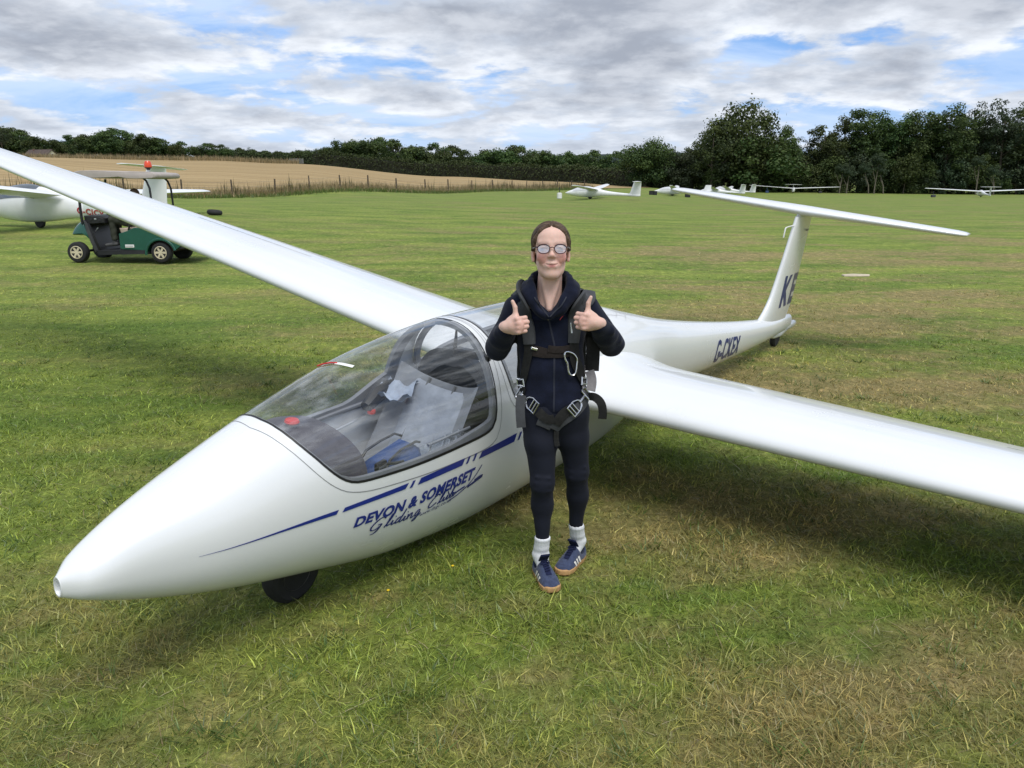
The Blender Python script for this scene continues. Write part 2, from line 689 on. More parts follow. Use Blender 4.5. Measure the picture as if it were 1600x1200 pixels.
def leaves_mesh(name, P, Nn, size, tint, m):
    """small folded leaf sprays at points P with normals Nn"""
    n = len(P)
    rv = rng.normal(size=(n, 3))
    nn = Nn + rv * .55
    nn /= np.linalg.norm(nn, axis=1)[:, None]
    t = np.cross(nn, rng.normal(size=(n, 3)))
    t /= np.linalg.norm(t, axis=1)[:, None] + 1e-9
    b = np.cross(nn, t)
    s = (size * rng.uniform(.6, 1.35, n))[:, None]
    a = P - t * s * .5
    c = P + t * s * .5
    l = P + b * s * .33 + nn * s * .10
    r_ = P - b * s * .33 + nn * s * .10
    V = np.stack([a, l, c, r_], 1).reshape(-1, 3)
    i = np.arange(n) * 4
    F = np.stack([np.stack([i, i + 1, i + 2], -1), np.stack([i, i + 2, i + 3], -1)], 1).reshape(-1, 3)
    me = bpy.data.meshes.new(name)
    me.vertices.add(len(V))
    me.vertices.foreach_set('co', V.ravel())
    me.loops.add(F.size)
    me.loops.foreach_set('vertex_index', F.ravel().astype(np.int32))
    me.polygons.add(len(F))
    me.polygons.foreach_set('loop_start', (np.arange(len(F)) * 3).astype(np.int32))
    me.update(calc_edges=True)
    me.materials.append(m)
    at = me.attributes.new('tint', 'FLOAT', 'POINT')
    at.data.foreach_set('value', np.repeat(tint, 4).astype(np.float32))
    return me


def crown_points(seed, n, rx, rz, blobs, br, airy=0.0, low=-.85, conic=0.0):
    """leaf positions gathered in clumps along the limbs of a crown of radius rx, half-height rz"""
    g = np.random.default_rng(seed)
    C = []
    while len(C) < blobs:
        d = g.normal(size=3)
        d /= np.linalg.norm(d)
        if d[2] < low:
            continue
        k = g.uniform(.55, .98) if g.random() > .25 else g.uniform(.15, .6)
        wz = 1.0 - conic * max(0, d[2])
        C.append((d[0] * rx * k * wz, d[1] * rx * k * wz, d[2] * rz * k))
    C = np.array(C)
    rad = br * g.uniform(.55, 1.35, blobs)
    wts = rad**2
    wts /= wts.sum()
    ci = g.choice(blobs, n, p=wts)
    d = g.normal(size=(n, 3))
    d /= np.linalg.norm(d, axis=1)[:, None]
    q = g.uniform(0, 1, n)**.45
    sc = np.array([1.0, 1.0, .72])
    P = C[ci] + d * (rad[ci] * q)[:, None] * sc
    # ragged twigs past the clump
    j = g.random(n) < .10
    P[j] += d[j] * (rad[ci][j] * g.uniform(.1, .5, j.sum()))[:, None]
    Nn = d * .8 + np.array([0, 0, .5])
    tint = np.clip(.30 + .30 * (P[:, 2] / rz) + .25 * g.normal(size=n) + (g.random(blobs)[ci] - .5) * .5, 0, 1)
    return P, Nn, tint, C, rad


def trunk_mesh(name, height, crown_c, C, r0, seed, nl=9):
    g = random.Random(seed)
    mb = MB()
    top = height * .80
    pts = [(0, 0, -.4)]
    x = y = 0
    for k in range(1, 7):
        x += g.uniform(-.16, .16)
        y += g.uniform(-.16, .16)
        pts.append((x, y, top * k / 6))
    mb.tube(pts, [r0 * 1.35] + [r0 * (1 - .82 * k / 6) for k in range(1, 7)], 8)
    for k in range(nl):
        c = C[g.randrange(len(C))]
        end = Vector((c[0], c[1], c[2] + crown_c))
        s = min(max(end.z * .62, height * .16), top * .9)
        f = s / top * 6
        i = min(int(f), 5)
        a = Vector(pts[i]).lerp(Vector(pts[i + 1]), f - i)
        m = a.lerp(end, .5) + Vector((0, 0, -.12 * (end - a).length))
        rr = r0 * .32
        mb.tube([a, m, end], [rr, rr * .6, rr * .2], 5, cap=False)
    o = mb.build(name, BARK)
    me = o.data
    bpy.data.objects.remove(o)
    return me


class TreeKind:
    def __init__(s, seed, h, rx, rz, n, blobs, br, size, m, low=-.85, conic=0.0, r0=.3, cc=None):
        s.h = h
        s.cc = cc if cc is not None else h - rz
        P, N, t, C, rad = crown_points(seed, n, rx, rz, blobs, br, low=low, conic=conic)
        s.crown = leaves_mesh('crown', P, N, size, t, m)
        s.trunk = trunk_mesh('trunk', h, s.cc, C, r0, seed)


def plant_tree(kind, x, y, h, w, label, group=None, cat='tree', name='tree', sink=0.0):
    e = empty(name, (x, y, gz1(x, y) - sink), (0, 0, rnd.uniform(0, 6.28)))
    s = h / kind.h
    e.scale = (s * w, s * w, s)
    tag(e, label, cat, group)
    t = link(bpy.data.objects.new('trunk', kind.trunk), e)
    c = link(bpy.data.objects.new('crown', kind.crown), e)
    c.location = (0, 0, kind.cc)
    return e


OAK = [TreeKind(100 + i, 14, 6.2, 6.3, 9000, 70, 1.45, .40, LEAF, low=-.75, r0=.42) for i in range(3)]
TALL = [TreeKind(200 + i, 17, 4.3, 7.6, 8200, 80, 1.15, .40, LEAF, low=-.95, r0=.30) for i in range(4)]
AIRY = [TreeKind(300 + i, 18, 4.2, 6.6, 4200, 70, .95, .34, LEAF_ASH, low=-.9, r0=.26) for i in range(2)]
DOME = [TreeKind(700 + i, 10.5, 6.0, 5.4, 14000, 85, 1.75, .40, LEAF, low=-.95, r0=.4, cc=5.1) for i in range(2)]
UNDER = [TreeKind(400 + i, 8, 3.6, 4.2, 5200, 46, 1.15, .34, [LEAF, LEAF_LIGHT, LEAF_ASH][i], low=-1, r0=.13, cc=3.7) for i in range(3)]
MIDT = [TreeKind(500 + i, 10, 4.4, 5.0, 4600, 46, 1.35, .52, LEAF, low=-1, r0=.25, cc=4.9) for i in range(3)]
PALE = TreeKind(600, 8, 3.8, 3.7, 3200, 34, 1.3, .5, LEAF_LIGHT, low=-.9, r0=.2)


def at_u(u, D):
    """a place on the land given its bearing (1600 px scale) and its distance"""
    return (u - 800) / 1238 * D, (D - .4) / .97


def top_h(y_px, u, D):
    """height of something whose top shows at that level"""
    x, y = at_u(u, D)
    v = (y_px - 600) / 1238
    return CAM_H - D * (.2420 + v * .9703) - gz1(x, y)


# -- the wood on the right, behind the parked gliders
G1 = 'trees of the wood behind the parked gliders'
n_back = 0
spec = [
    (1006, 150, 216, 'D', 1.05, 'round dark tree at the left end of the wood, standing apart from the big oak'),
    (1046, 155, 230, 'D', .7, None), (1075, 160, 229, 'T', 1.1, 'narrow dark tree between the round tree and the big oak'),
    (1110, 146, 196, 'O', .92, None),
    (1162, 149, 166, 'D', .84, 'big broad oak, the highest dome of the wood'),
    (1128, 152, 182, 'O', .8, None),
    (1212, 149, 196, 'O', .78, None), (1246, 152, 210, 'A', 1.15, 'thin open tree in the dip between the big oak and the tall row'),
    (1188, 145, 205, 'U', 1.4, None),
    (1283, 150, 184, 'T', 1.1, 'tall tree with a stepped left edge where the high row of the wood begins'),
    (1312, 153, 172, 'T', 1.0, None), (1340, 150, 168, 'T', 1.05, 'tall dark tree with a spiky forked top left of the high row'),
    (1366, 153, 171, 'T', 1.05, None), (1392, 151, 173, 'T', 1.1, None), (1418, 150, 168, 'T', 1.05, None),
    (1445, 152, 172, 'T', 1.0, None), (1472, 149, 160, 'T', 1.1, 'tallest dark tree of the high row with a pointed tuft on top'),
    (1500, 153, 168, 'T', 1.0, None), (1528, 152, 160, 'A', 1.1, None),
    (1556, 150, 155, 'A', 1.15, 'tall pale feathery tree with sky showing through its crown'),
    (1590, 151, 164, 'T', 1.15, None), (1625, 150, 168, 'T', 1.15, None), (1665, 151, 165, 'O', 1.0, None), (1720, 152, 170, 'T', 1.1, None), (1780, 150, 168, 'O', .95, None),
]
ORD = 'first second third fourth fifth sixth seventh eighth ninth tenth eleventh twelfth thirteenth fourteenth fifteenth sixteenth seventeenth eighteenth nineteenth twentieth'.split() + ['last'] * 9
front_no = 0
for u, D, ypx, k, wd, lab in sorted(spec):
    if not lab and u > 1165:
        lab = 'dark leafy tree in the front row of the wood, %s right of the big oak' % ORD[front_no]
        front_no += 1
    elif lab and u > 1165:
        front_no += 1
    x, y = at_u(u, D)
    kind = rnd.choice({'O': OAK, 'D': DOME, 'T': TALL, 'A': AIRY, 'U': UNDER}[k])
    plant_tree(kind, x, y, top_h(ypx, u, D), wd, lab or 'dark leafy tree standing crown to crown in the wood behind the parked gliders', None if lab else G1)
# a second line fills the depth of the wood
for i in range(26):
    u = 1085 + i * 27 + rnd.uniform(-8, 8)
    D = rnd.uniform(158, 172)
    ytop = np.interp(u, [1085, 1130, 1180, 1230, 1260, 1300, 1600], [225, 200, 195, 225, 222, 196, 186]) + rnd.uniform(0, 12)
    x, y = at_u(u, D)
    plant_tree(rnd.choice(TALL + OAK), x, y, top_h(ytop, u, D), 1.0, 'dark leafy tree standing crown to crown in the wood behind the parked gliders', G1)
# undergrowth along its foot
GB = 'bushes along the foot of the wood'
for i in range(62):
    u = 1058 + i * 10.8 + rnd.uniform(-6, 6)
    D = rnd.uniform(146, 150) if i % 2 else rnd.uniform(154, 159)
    x, y = at_u(u, D)
    plant_tree(rnd.choice(UNDER), x, y, rnd.uniform(3.6, 9.0), rnd.uniform(.85, 1.15), 'leafy bush in the undergrowth at the foot of the wood', GB, 'bush', 'bush', .4)
# slim pale stems seen against the dark of the wood
STEM = mat('pale_bark', (0.16, 0.14, 0.105), .9, var=(3, .4, None))
for sap_no, (u, h, ln) in enumerate(sorted(((1365, 5.2, .4), (1357, 3.6, -.8), (1380, 3.4, -.7), (1524, 5.0, .1), (1311, 3.4, .3), (1322, 3.0, .2), (1552, 3.4, -.3)))):
    x, y = at_u(u, 140.5)
    e = empty('sapling', (x, y, gz1(x, y)))
    tag(e, 'slim pale-stemmed sapling at the front of the dark wood, %s from the left' % ORD[sap_no], 'sapling', 'pale saplings at the front of the wood')
    mb = MB()
    mb.tube([(0, 0, -.2), (ln * .25, 0, h * .4), (ln * .8, .1, h * .75), (ln * 1.1, .2, h)], [.12, .10, .08, .04], 6)
    mb.tube([(ln * .25, 0, h * .4), (ln * .25 - .5, .1, h * .7), (ln * .2 - .8, .1, h * .95)], [.06, .05, .02], 5)
    mb.build('trunk', STEM, e)
    c = link(bpy.data.objects.new('crown', UNDER[2].crown), e)
    c.location = (ln, .3, h + .6)
    c.scale = (.34, .34, .3)

# -- trees beyond the clipped hedge in the middle
GM = 'trees in the row beyond the clipped hedge'
for i, u in enumerate(np.arange(462, 968, 15.5)):
    u = u + rnd.uniform(-4, 4)
    D = rnd.uniform(222, 240)
    ytop = np.interp(u, [460, 495, 530, 575, 640, 700, 722, 742, 775, 810, 880, 930, 965], [240, 229, 221, 216, 221, 227, 238, 240, 230, 232, 236, 240, 242]) + rnd.uniform(-2, 3)
    x, y = at_u(u, D)
    plant_tree(rnd.choice(MIDT), x, y, max(4, top_h(ytop, u, D)) * 1.05, 1.15, 'rounded dark tree in the row beyond the clipped hedge', GM)

# -- the tree belt at the top of the stubble on the left
GL = 'trees of the belt above the stubble field'
for i, u in enumerate(np.arange(-60, 480, 9.5)):
    u = u + rnd.uniform(-4, 4)
    D = rnd.uniform(232, 262)
    ytop = np.interp(u, [-60, 0, 40, 75, 110, 150, 180, 205, 250, 300, 340, 380, 420, 470], [196, 200, 206, 220, 217, 214, 206, 211, 218, 226, 228, 235, 238, 236]) + rnd.uniform(-2, 4)
    x, y = at_u(u, D)
    if abs(u - 302) < 7:
        plant_tree(PALE, x, y - 8, top_h(226, u, D), 1.15, 'pale yellow-green rounded tree in the belt above the stubble', None)
    else:
        plant_tree(rnd.choice(MIDT), x, y, max(4, top_h(ytop, u, D)) * 1.06, 1.25, 'dark tree in the belt above the stubble field', GL)
x, y = at_u(14, 205)
plant_tree(AIRY[0], x, y, top_h(196, 14, 205), 1.3, 'ragged open tree at the far left above the white wing', None)
x, y = at_u(395, 236)
plant_tree(AIRY[1], x, y, top_h(229, 395, 236), 1.6, 'small ragged tree where the left belt meets the hedge', None)


# -- hedges
def hedge(name, pts, h, w, n, label, size=.42):
    P, N, T = [], [], []
    seg = [np.hypot(b[0] - a[0], b[1] - a[1]) for a, b in zip(pts, pts[1:])]
    cum = np.concatenate([[0], np.cumsum(seg)])
    s = rng.uniform(0, cum[-1], n)
    px = np.interp(s, cum, [p[0] for p in pts])
    py = np.interp(s, cum, [p[1] for p in pts])
    hh = h * (1 + .07 * np.sin(s * .35) + .05 * np.sin(s * 1.3 + 1))
    a = rng.uniform(0, PI, n)
    q = rng.uniform(0, 1, n)**.3
    dx = np.cos(a) * w * .5 * q
    zz = np.sin(a)**.35 * hh * np.where(rng.random(n) < .55, rng.uniform(.02, 1, n), 1.0) * (.9 + .12 * rng.random(n))
    tx_ = np.gradient(np.array([p[0] for p in pts]))
    ang = math.atan2(pts[-1][1] - pts[0][1], pts[-1][0] - pts[0][0])
    nx, ny = -math.sin(ang), math.cos(ang)
    P = np.stack([px + nx * dx, py + ny * dx, gz(px, py) + zz], -1)
    N = np.stack([nx * np.cos(a), ny * np.cos(a), np.sin(a) + .3], -1)
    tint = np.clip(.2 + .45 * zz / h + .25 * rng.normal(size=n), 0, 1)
    e = empty(name, (0, 0, 0))
    tag(e, label, 'hedge')
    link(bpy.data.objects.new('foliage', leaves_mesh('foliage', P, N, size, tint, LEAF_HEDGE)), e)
    mb = MB()
    L = len(pts)
    ring = []
    for (x, y) in pts:
        z = gz1(x, y)
        ring.append([(x - nx * w * .3, y - ny * w * .3, z - .3), (x - nx * w * .28, y - ny * w * .28, z + h * .8), (x + nx * w * .28, y + ny * w * .28, z + h * .8), (x + nx * w * .3, y + ny * w * .3, z - .3)])
    mb.loft(ring)
    mb.build('branches', mat('hedge_twigs', (0.022, 0.026, 0.012), .95, var=(1.5, .5, None)), e)
    return e


hp = [at_u(u, D) for u, D in ((497, 206), (560, 204), (650, 200), (750, 190), (850, 178), (920, 166), (985, 156))]
hedge('hedge', hp, 3.6, 2.6, 15000, 'long clipped dark hedge along the far side of the stubble field')
hp = [at_u(u, D) for u, D in ((372, 216), (420, 214), (460, 211), (495, 209))]
hedge('hedge', hp, 3.0, 2.6, 5200, 'short lower hedge left of the field gate, below the tree belt')
hp = [at_u(u, D) for u, D in ((985, 154), (1030, 150), (1080, 148))]
hedge('hedge', hp, 3.4, 3.0, 4200, 'rough end of hedge joining the wood behind the parked gliders')

# field gate in the gap of the hedge
GATE = mat('galvanised_metal', (0.52, 0.53, 0.52), .5, metal=.6, var=(4, .2, None))
gx, gy = at_u(466, 203)
g_ = empty('field_gate', (gx, gy, gz1(gx, gy)))
tag(g_, 'small grey metal field gate in front of the hedge', 'gate')
for zz in (.25, .5, .75, 1.0, 1.25):
    MB().tube([(-1.7, 0, zz), (1.7, 0, zz)], .035, 6).build('rail', GATE, g_)
for xx in (-1.7, 0, 1.7):
    MB().tube([(xx, .04, .1), (xx, .04, 1.35)], .05, 6).build('upright', GATE, g_)

# ---- farmhouse on the left
ROOF = mat('brown_tiles', (0.095, 0.070, 0.058), .9, var=(1.5, .35, None), bump=(3, .5, .05))
RENDER = mat('cream_render', (0.62, 0.56, 0.40), .9, var=(.8, .12, None))
hx0, hy0 = at_u(72, 212)
hs = empty('farmhouse', (hx0, hy0, gz1(hx0, hy0) - .75), (0, 0, R(-24)))
hs.scale = (.72, .72, .72)
tag(hs, 'low house with brown tiled roof and cream gable at the edge of the stubble', 'house')
L_, W_, E_, Rr = 6.0, 2.9, 1.6, 4.1
mb = MB()
mb.add([(-L_, -W_, 0), (L_, -W_, 0), (L_, W_, 0), (-L_, W_, 0), (-L_, -W_, E_), (L_, -W_, E_), (L_, W_, E_), (-L_, W_, E_), (-L_, 0, Rr - .1), (L_, 0, Rr - .1)],
       [(0, 1, 5, 4), (2, 3, 7, 6), (1, 2, 6, 9, 5), (3, 0, 4, 8, 7)])
mb.build('wall', RENDER, hs, smooth=False)
for s in (-1, 1):
    mb = MB()
    a = math.atan2(Rr - E_, W_)
    ln = math.hypot(Rr - E_, W_) + .5
    mb.box((0, s * (W_ * .5 + .1), (Rr + E_) / 2 - .02), (2 * L_ + .7, ln, .14), (-s * a, 0, 0))
    rf = mb.build('roof', ROOF, hs, smooth=False)
    if s < 0:
        MB().box((-3.2, -.3, Rr + .05), (.6, .5, .7)).build('chimney', mat('brick', (.17, .10, .08), .9, var=(6, .3, None)), rf, smooth=False)
wn = MB().box((L_ + .02, 0, 2.3), (.1, .6, .9)).build('window', mat('white_frame', (.75, .75, .73), .5), hs, smooth=False)
MB().box((L_ + .06, 0, 2.3), (.06, .45, .75)).build('pane', mat('dark_pane', (.05, .06, .07), .15), wn, smooth=False)

# ---- fence along the edge of the airfield
POST = mat('weathered_wood', (0.115, 0.088, 0.060), .9, var=(5, .45, None), bump=(14, .6, .01))
WIRE = mat('fence_wire', (0.25, 0.24, 0.22), .5, metal=.7)
fe = empty('fence', (0, 0, 0))
tag(fe, 'post and wire fence between the airfield and the stubble field', 'fence')
fy = 30.0
posts = []
i = 0
while fy < 124:
    x = fence_x(fy)
    z = gz1(x, fy)
    h = rnd.uniform(1.15, 1.4)
    r_ = rnd.uniform(.05, .075)
    lx, ly = rnd.uniform(-.06, .06), rnd.uniform(-.06, .06)
    MB().tube([(x, fy, z - .3), (x + lx * .5, fy + ly * .5, z + h * .5), (x + lx, fy + ly, z + h), (x + lx, fy + ly, z + h + .03)], [r_, r_, r_ * .95, r_ * .5], 7).build('post', POST, fe)
    posts.append((x, fy, z))
    fy += rnd.uniform(3.4, 4.4)
for zz in (.35, .7, 1.05):
    MB().tube([(p[0] + .07, p[1], p[2] + zz) for p in posts], .006, 4).build('wire', WIRE, fe)


# ---- tall dry grass
def blades(name, X, Y, H, Wd, lean, col, m, seg=1, attr=True, z0=None, azim=None):
    """upright blades, each a tapering strip of `seg`+1 pieces with its own colour"""
    n = len(X)
    z0 = gz(X, Y) if z0 is None else z0
    a = rng.uniform(0, 2 * PI, n)
    la = rng.uniform(0, 2 * PI, n) if azim is None else azim
    sx, sy_ = np.cos(a) * Wd * .5, np.sin(a) * Wd * .5
    rows = []
    for k in range(seg + 1):
        t = k / (seg + 1)
        off = lean * t**1.8
        wz = 1 - t * .55
        cx = X + np.cos(la) * off
        cy = Y + np.sin(la) * off
        cz = z0 - .01 + H * t * (1 - .12 * t)
        rows.append(np.stack([cx - sx * wz, cy - sy_ * wz, cz], -1))
        rows.append(np.stack([cx + sx * wz, cy + sy_ * wz, cz], -1))
    off = lean
    rows.append(np.stack([X + np.cos(la) * off, Y + np.sin(la) * off, z0 - .01 + H * .88], -1))
    nv = len(rows)
    V = np.stack(rows, 1).reshape(-1, 3)
    b = np.arange(n) * nv
    T = []
    for k in range(seg):
        o = 2 * k
        T += [np.stack([b + o, b + o + 1, b + o + 3], -1), np.stack([b + o, b + o + 3, b + o + 2], -1)]
    o = 2 * seg
    T.append(np.stack([b + o, b + o + 1, b + o + 2], -1))
    F = np.stack(T, 1).reshape(-1, 3)
    me = bpy.data.meshes.new(name)
    me.vertices.add(len(V))
    me.vertices.foreach_set('co', V.astype(np.float32).ravel())
    me.loops.add(F.size)
    me.loops.foreach_set('vertex_index', F.ravel().astype(np.int32))
    me.polygons.add(len(F))
    me.polygons.foreach_set('loop_start', (np.arange(len(F)) * 3).astype(np.int32))
    me.update(calc_edges=True)
    ca = me.attributes.new('Col', 'FLOAT_COLOR', 'POINT')
    c4 = np.concatenate([col, np.ones((n, 1))], 1)
    ca.data.foreach_set('color', np.repeat(c4, nv, 0).astype(np.float32).ravel())
    me.materials.append(m)
    return link(bpy.data.objects.new(name, me))


def blade_material(name, use_turf):
    m = bpy.data.materials.new(name)
    m.use_nodes = True
    w = NT(m.node_tree)
    b = m.node_tree.nodes['Principled BSDF']
    b.inputs['Roughness'].default_value = .42
    b.inputs['Specular IOR Level'].default_value = .5
    a = w.n('ShaderNodeAttribute', attribute_name='Col')
    c = a.outputs['Color']
    if use_turf:
        g = w.n('ShaderNodeGroup')
        g.node_tree = TURF
        c = w.mix(1.0, g.outputs[0], c, 'MULTIPLY')
    w.L.new(c, b.inputs['Base Color'])
    t = w.n('ShaderNodeBsdfTranslucent')
    w.L.new(c, t.inputs['Color'])
    ms = w.n('ShaderNodeMixShader')
    ms.inputs[0].default_value = .3
    w.L.new(b.outputs[0], ms.inputs[1])
    w.L.new(t.outputs[0], ms.inputs[2])
    w.L.new(ms.outputs[0], m.node_tree.nodes['Material Output'].inputs[0])
    return m


BLADE = blade_material('dry_blades', False)
TBLADE = blade_material('turf_blades', True)


def pal(n, cols, jit=.18):
    c = np.array(cols)[rng.integers(0, len(cols), n)]
    return np.clip(c * (1 + jit * rng.normal(size=(n, 1))), .004, 1)


n = 30000
yy = rng.uniform(22, 124, n)
side = rng.normal(0, 1.0, n)
X = fence_x(yy) + side * .95 - .5
Hh = np.clip(rng.normal(.75, .22, n) * np.exp(-(side / 1.7)**2), .15, 1.4)
o = blades('dry_grass', X, yy, Hh, rng.uniform(.02, .045, n), rng.uniform(.02, .3, n), pal(n, [(.36, .27, .14), (.44, .34, .19), (.30, .22, .11), (.26, .21, .10), (.14, .15, .05)]), BLADE)
tag(o, 'tall bleached grass growing along the fence', 'dry grass', kind='stuff')
n = 9000
yy = rng.uniform(24, 124, n)
X = fence_x(yy) + 1.5 + rng.normal(0, .5, n)
o = blades('rough_grass', X, yy, np.clip(rng.normal(.32, .1, n), .1, .6), rng.uniform(.03, .05, n), rng.uniform(.02, .2, n), pal(n, [(.075, .125, .022), (.10, .155, .03), (.13, .15, .04)]), BLADE)
tag(o, 'rough green grass left unmown beside the fence', 'rough grass', kind='stuff')
# docks and thistles standing in it
n = 700
yc = rng.uniform(26, 118, 34)
yy = (yc[rng.integers(0, 34, n)] + rng.normal(0, .28, n))
X = fence_x(yy) - .2 + rng.normal(0, .5, n)
o = blades('weeds', X, yy, np.clip(rng.normal(1.25, .3, n), .5, 1.9), rng.uniform(.03, .07, n), rng.uniform(.02, .2, n), pal(n, [(.10, .085, .035), (.07, .09, .03), (.13, .10, .05)]), BLADE)
tag(o, 'dark dead weed stalks standing in the grass by the fence', 'weeds', kind='stuff')
# pale strip at the top of the stubble field
n = 12000
k = rng.uniform(0, 1, n)
uu = -90 + 560 * k
DD = np.interp(uu, [-90, 470], [208, 203]) + rng.normal(0, 1.6, n)
X, Y = (uu - 800) / 1238 * DD, (DD - .4) / .97
o = blades('dry_grass', X, Y, np.clip(rng.normal(1.2, .4, n), .3, 2.2), rng.uniform(.06, .13, n), rng.uniform(.05, .4, n), pal(n, [(.38, .29, .16), (.30, .23, .12), (.20, .17, .08)]), BLADE)
tag(o, 'pale strip of long dry grass at the top of the stubble field', 'dry grass', kind='stuff')
# ================================================================== THE TWO-SEAT GLIDER
GEL = bpy.data.materials.new('white_gelcoat')
GEL.use_nodes = True


def _gel():
    w = NT(GEL.node_tree)
    b = GEL.node_tree.nodes['Principled BSDF']
    tc = w.n('ShaderNodeTexCoord')
    f = w.noise(w.mapping(tc.outputs['Object'], scale=(.5, 1, 1)), 3.0, 5, .6)
    d = w.noise(tc.outputs['Object'], 60, 3, .6)
    c = w.mix(w.step(f, .35, .8), (0.735, 0.748, 0.752), (0.705, 0.722, 0.726))
    c = w.mix(w.math('MULTIPLY', w.step(d, .66, .8), .10), c, (.45, .44, .40))
    w.L.new(c, b.inputs['Base Color'])
    b.inputs['Roughness'].default_value = .26
    b.inputs['Specular IOR Level'].default_value = .5
    b.inputs['Coat Weight'].default_value = .55
    b.inputs['Coat Roughness'].default_value = .05
    w.L.new(w.math('ADD', w.math('MULTIPLY', f, .12), .20), b.inputs['Roughness'])
    bp = w.n('ShaderNodeBump')
    bp.inputs['Strength'].default_value = .05
    bp.inputs['Distance'].default_value = .01
    w.L.new(w.noise(tc.outputs['Object'], 1.6, 2, .5), bp.inputs['Height'])
    w.L.new(bp.outputs[0], b.inputs['Normal'])


_gel()
BLUE = mat('blue_film', (0.006, 0.022, 0.235), .32, coat=.4, var=(8, .12, None))
NAVYF = mat('navy_film', (0.008, 0.020, 0.180), .35, coat=.3, var=(8, .12, None))
SEAM = mat('seam_grey', (0.27, 0.275, 0.28), .7, var=(20, .2, None))  # even grey of the joint lines, gap tape and plate marks
BLACKR = mat('black_rubber', (0.016, 0.016, 0.017), .78, var=(30, .3, None), bump=(120, .3, .002))
GREYF = mat('grey_frame', (0.23, 0.24, 0.26), .6, var=(9, .18, None), bump=(150, .2, .001))
DARKG = mat('dark_grey_panel', (0.042, 0.047, 0.056), .65, var=(12, .2, None), bump=(200, .2, .001))
LINER = mat('light_grey_liner', (0.70, 0.72, 0.74), .6, var=(5, .15, None), bump=(160, .15, .001))
CUSH = mat('blue_cushion', (0.045, 0.085, 0.22), .9, var=(14, .3, None), bump=(50, .5, .004))
CUSHL = mat('pale_blue_cloth', (0.42, 0.48, 0.58), .9, var=(14, .25, None), bump=(40, .5, .004))
ALU = mat('aluminium', (0.62, 0.63, 0.64), .32, metal=.9, var=(20, .15, None))
BLACKP = mat('black_plastic', (0.012, 0.012, 0.013), .42, var=(30, .2, None))
REDP = mat('red_plastic', (0.62, 0.025, 0.02), .4, var=(30, .15, None))
GREENP = mat('green_plastic', (0.02, 0.20, 0.06), .4, var=(30, .15, None))
WHITEP = mat('white_plastic', (0.78, 0.78, 0.76), .45, var=(12, .08, None))
WEB = mat('grey_webbing', (0.20, 0.21, 0.22), .9, var=(60, .2, None), bump=(300, .4, .001))


def glass_material(name, tint, haze_, refl=.9):
    m = bpy.data.materials.new(name)
    m.use_nodes = True
    w = NT(m.node_tree)
    m.node_tree.nodes.remove(m.node_tree.nodes['Principled BSDF'])
    tr = w.n('ShaderNodeBsdfTransparent')
    tr.inputs[0].default_value = (*tint, 1)
    gl = w.n('ShaderNodeBsdfGlossy')
    gl.inputs['Roughness'].default_value = .02
    gl.inputs['Color'].default_value = (refl, refl, refl, 1)
    lw = w.n('ShaderNodeLayerWeight')
    lw.inputs[0].default_value = .5
    f5 = w.math('POWER', lw.outputs['Facing'], 4.0)
    fr = w.math('ADD', w.math('MULTIPLY', f5, .90), .055)
    mx = w.n('ShaderNodeMixShader')
    w.L.new(fr, mx.inputs[0])
    w.L.new(tr.outputs[0], mx.inputs[1])
    w.L.new(gl.outputs[0], mx.inputs[2])
    # streaky reflections and smudges painted on as a pale diffuse haze
    tc = w.n('ShaderNodeTexCoord')
    st = w.noise(w.mapping(tc.outputs['Object'], rot=(0, .18, 0), scale=(.7, 9, 16)), 1.6, 5, .6, .1)
    df = w.n('ShaderNodeBsdfDiffuse')
    df.inputs[0].default_value = (.75, .78, .80, 1)
    m2 = w.n('ShaderNodeMixShader')
    w.L.new(w.math('MULTIPLY', w.step(st, .42, .78), haze_), m2.inputs[0])
    w.L.new(mx.outputs[0], m2.inputs[1])
    w.L.new(df.outputs[0], m2.inputs[2])
    w.L.new(m2.outputs[0], m.node_tree.nodes['Material Output'].inputs[0])
    return m


GLASS = glass_material('canopy_glass', (.94, .95, .955), .22)
CLEARP = glass_material('clear_plastic', (.93, .95, .96), .22)

G_YAW, G_ROLL = .9641, .1381
glider = empty('glider', (-1.4974, 2.3252, 0), (G_ROLL, 0, G_YAW))
tag(glider, 'large white two-seat glider with open grass under its nose wheel, right behind the standing person', 'glider')

# hull stations: distance aft of the nose, crown line, keel line, half width   (x aft, -y port, z up)
HK = [0, .06, .2, .5, .9, 1.4, 2, 2.6, 3.2, 3.8, 4.5, 5.5, 6.5, 7.3, 8.1]
HT = [.54, .579, .659, .773, .918, 1.051, 1.121, 1.13, 1.039, .906, .756, .595, .462, .378, .325]
HB = [.464, .435, .374, .28, .181, .08, .032, .044, .07, .165, .195, .172, .151, .145, .15]
HW = [.025, .083, .131, .224, .288, .343, .352, .347, .323, .269, .198, .148, .117, .092, .045]
SE = 2 / 2.25


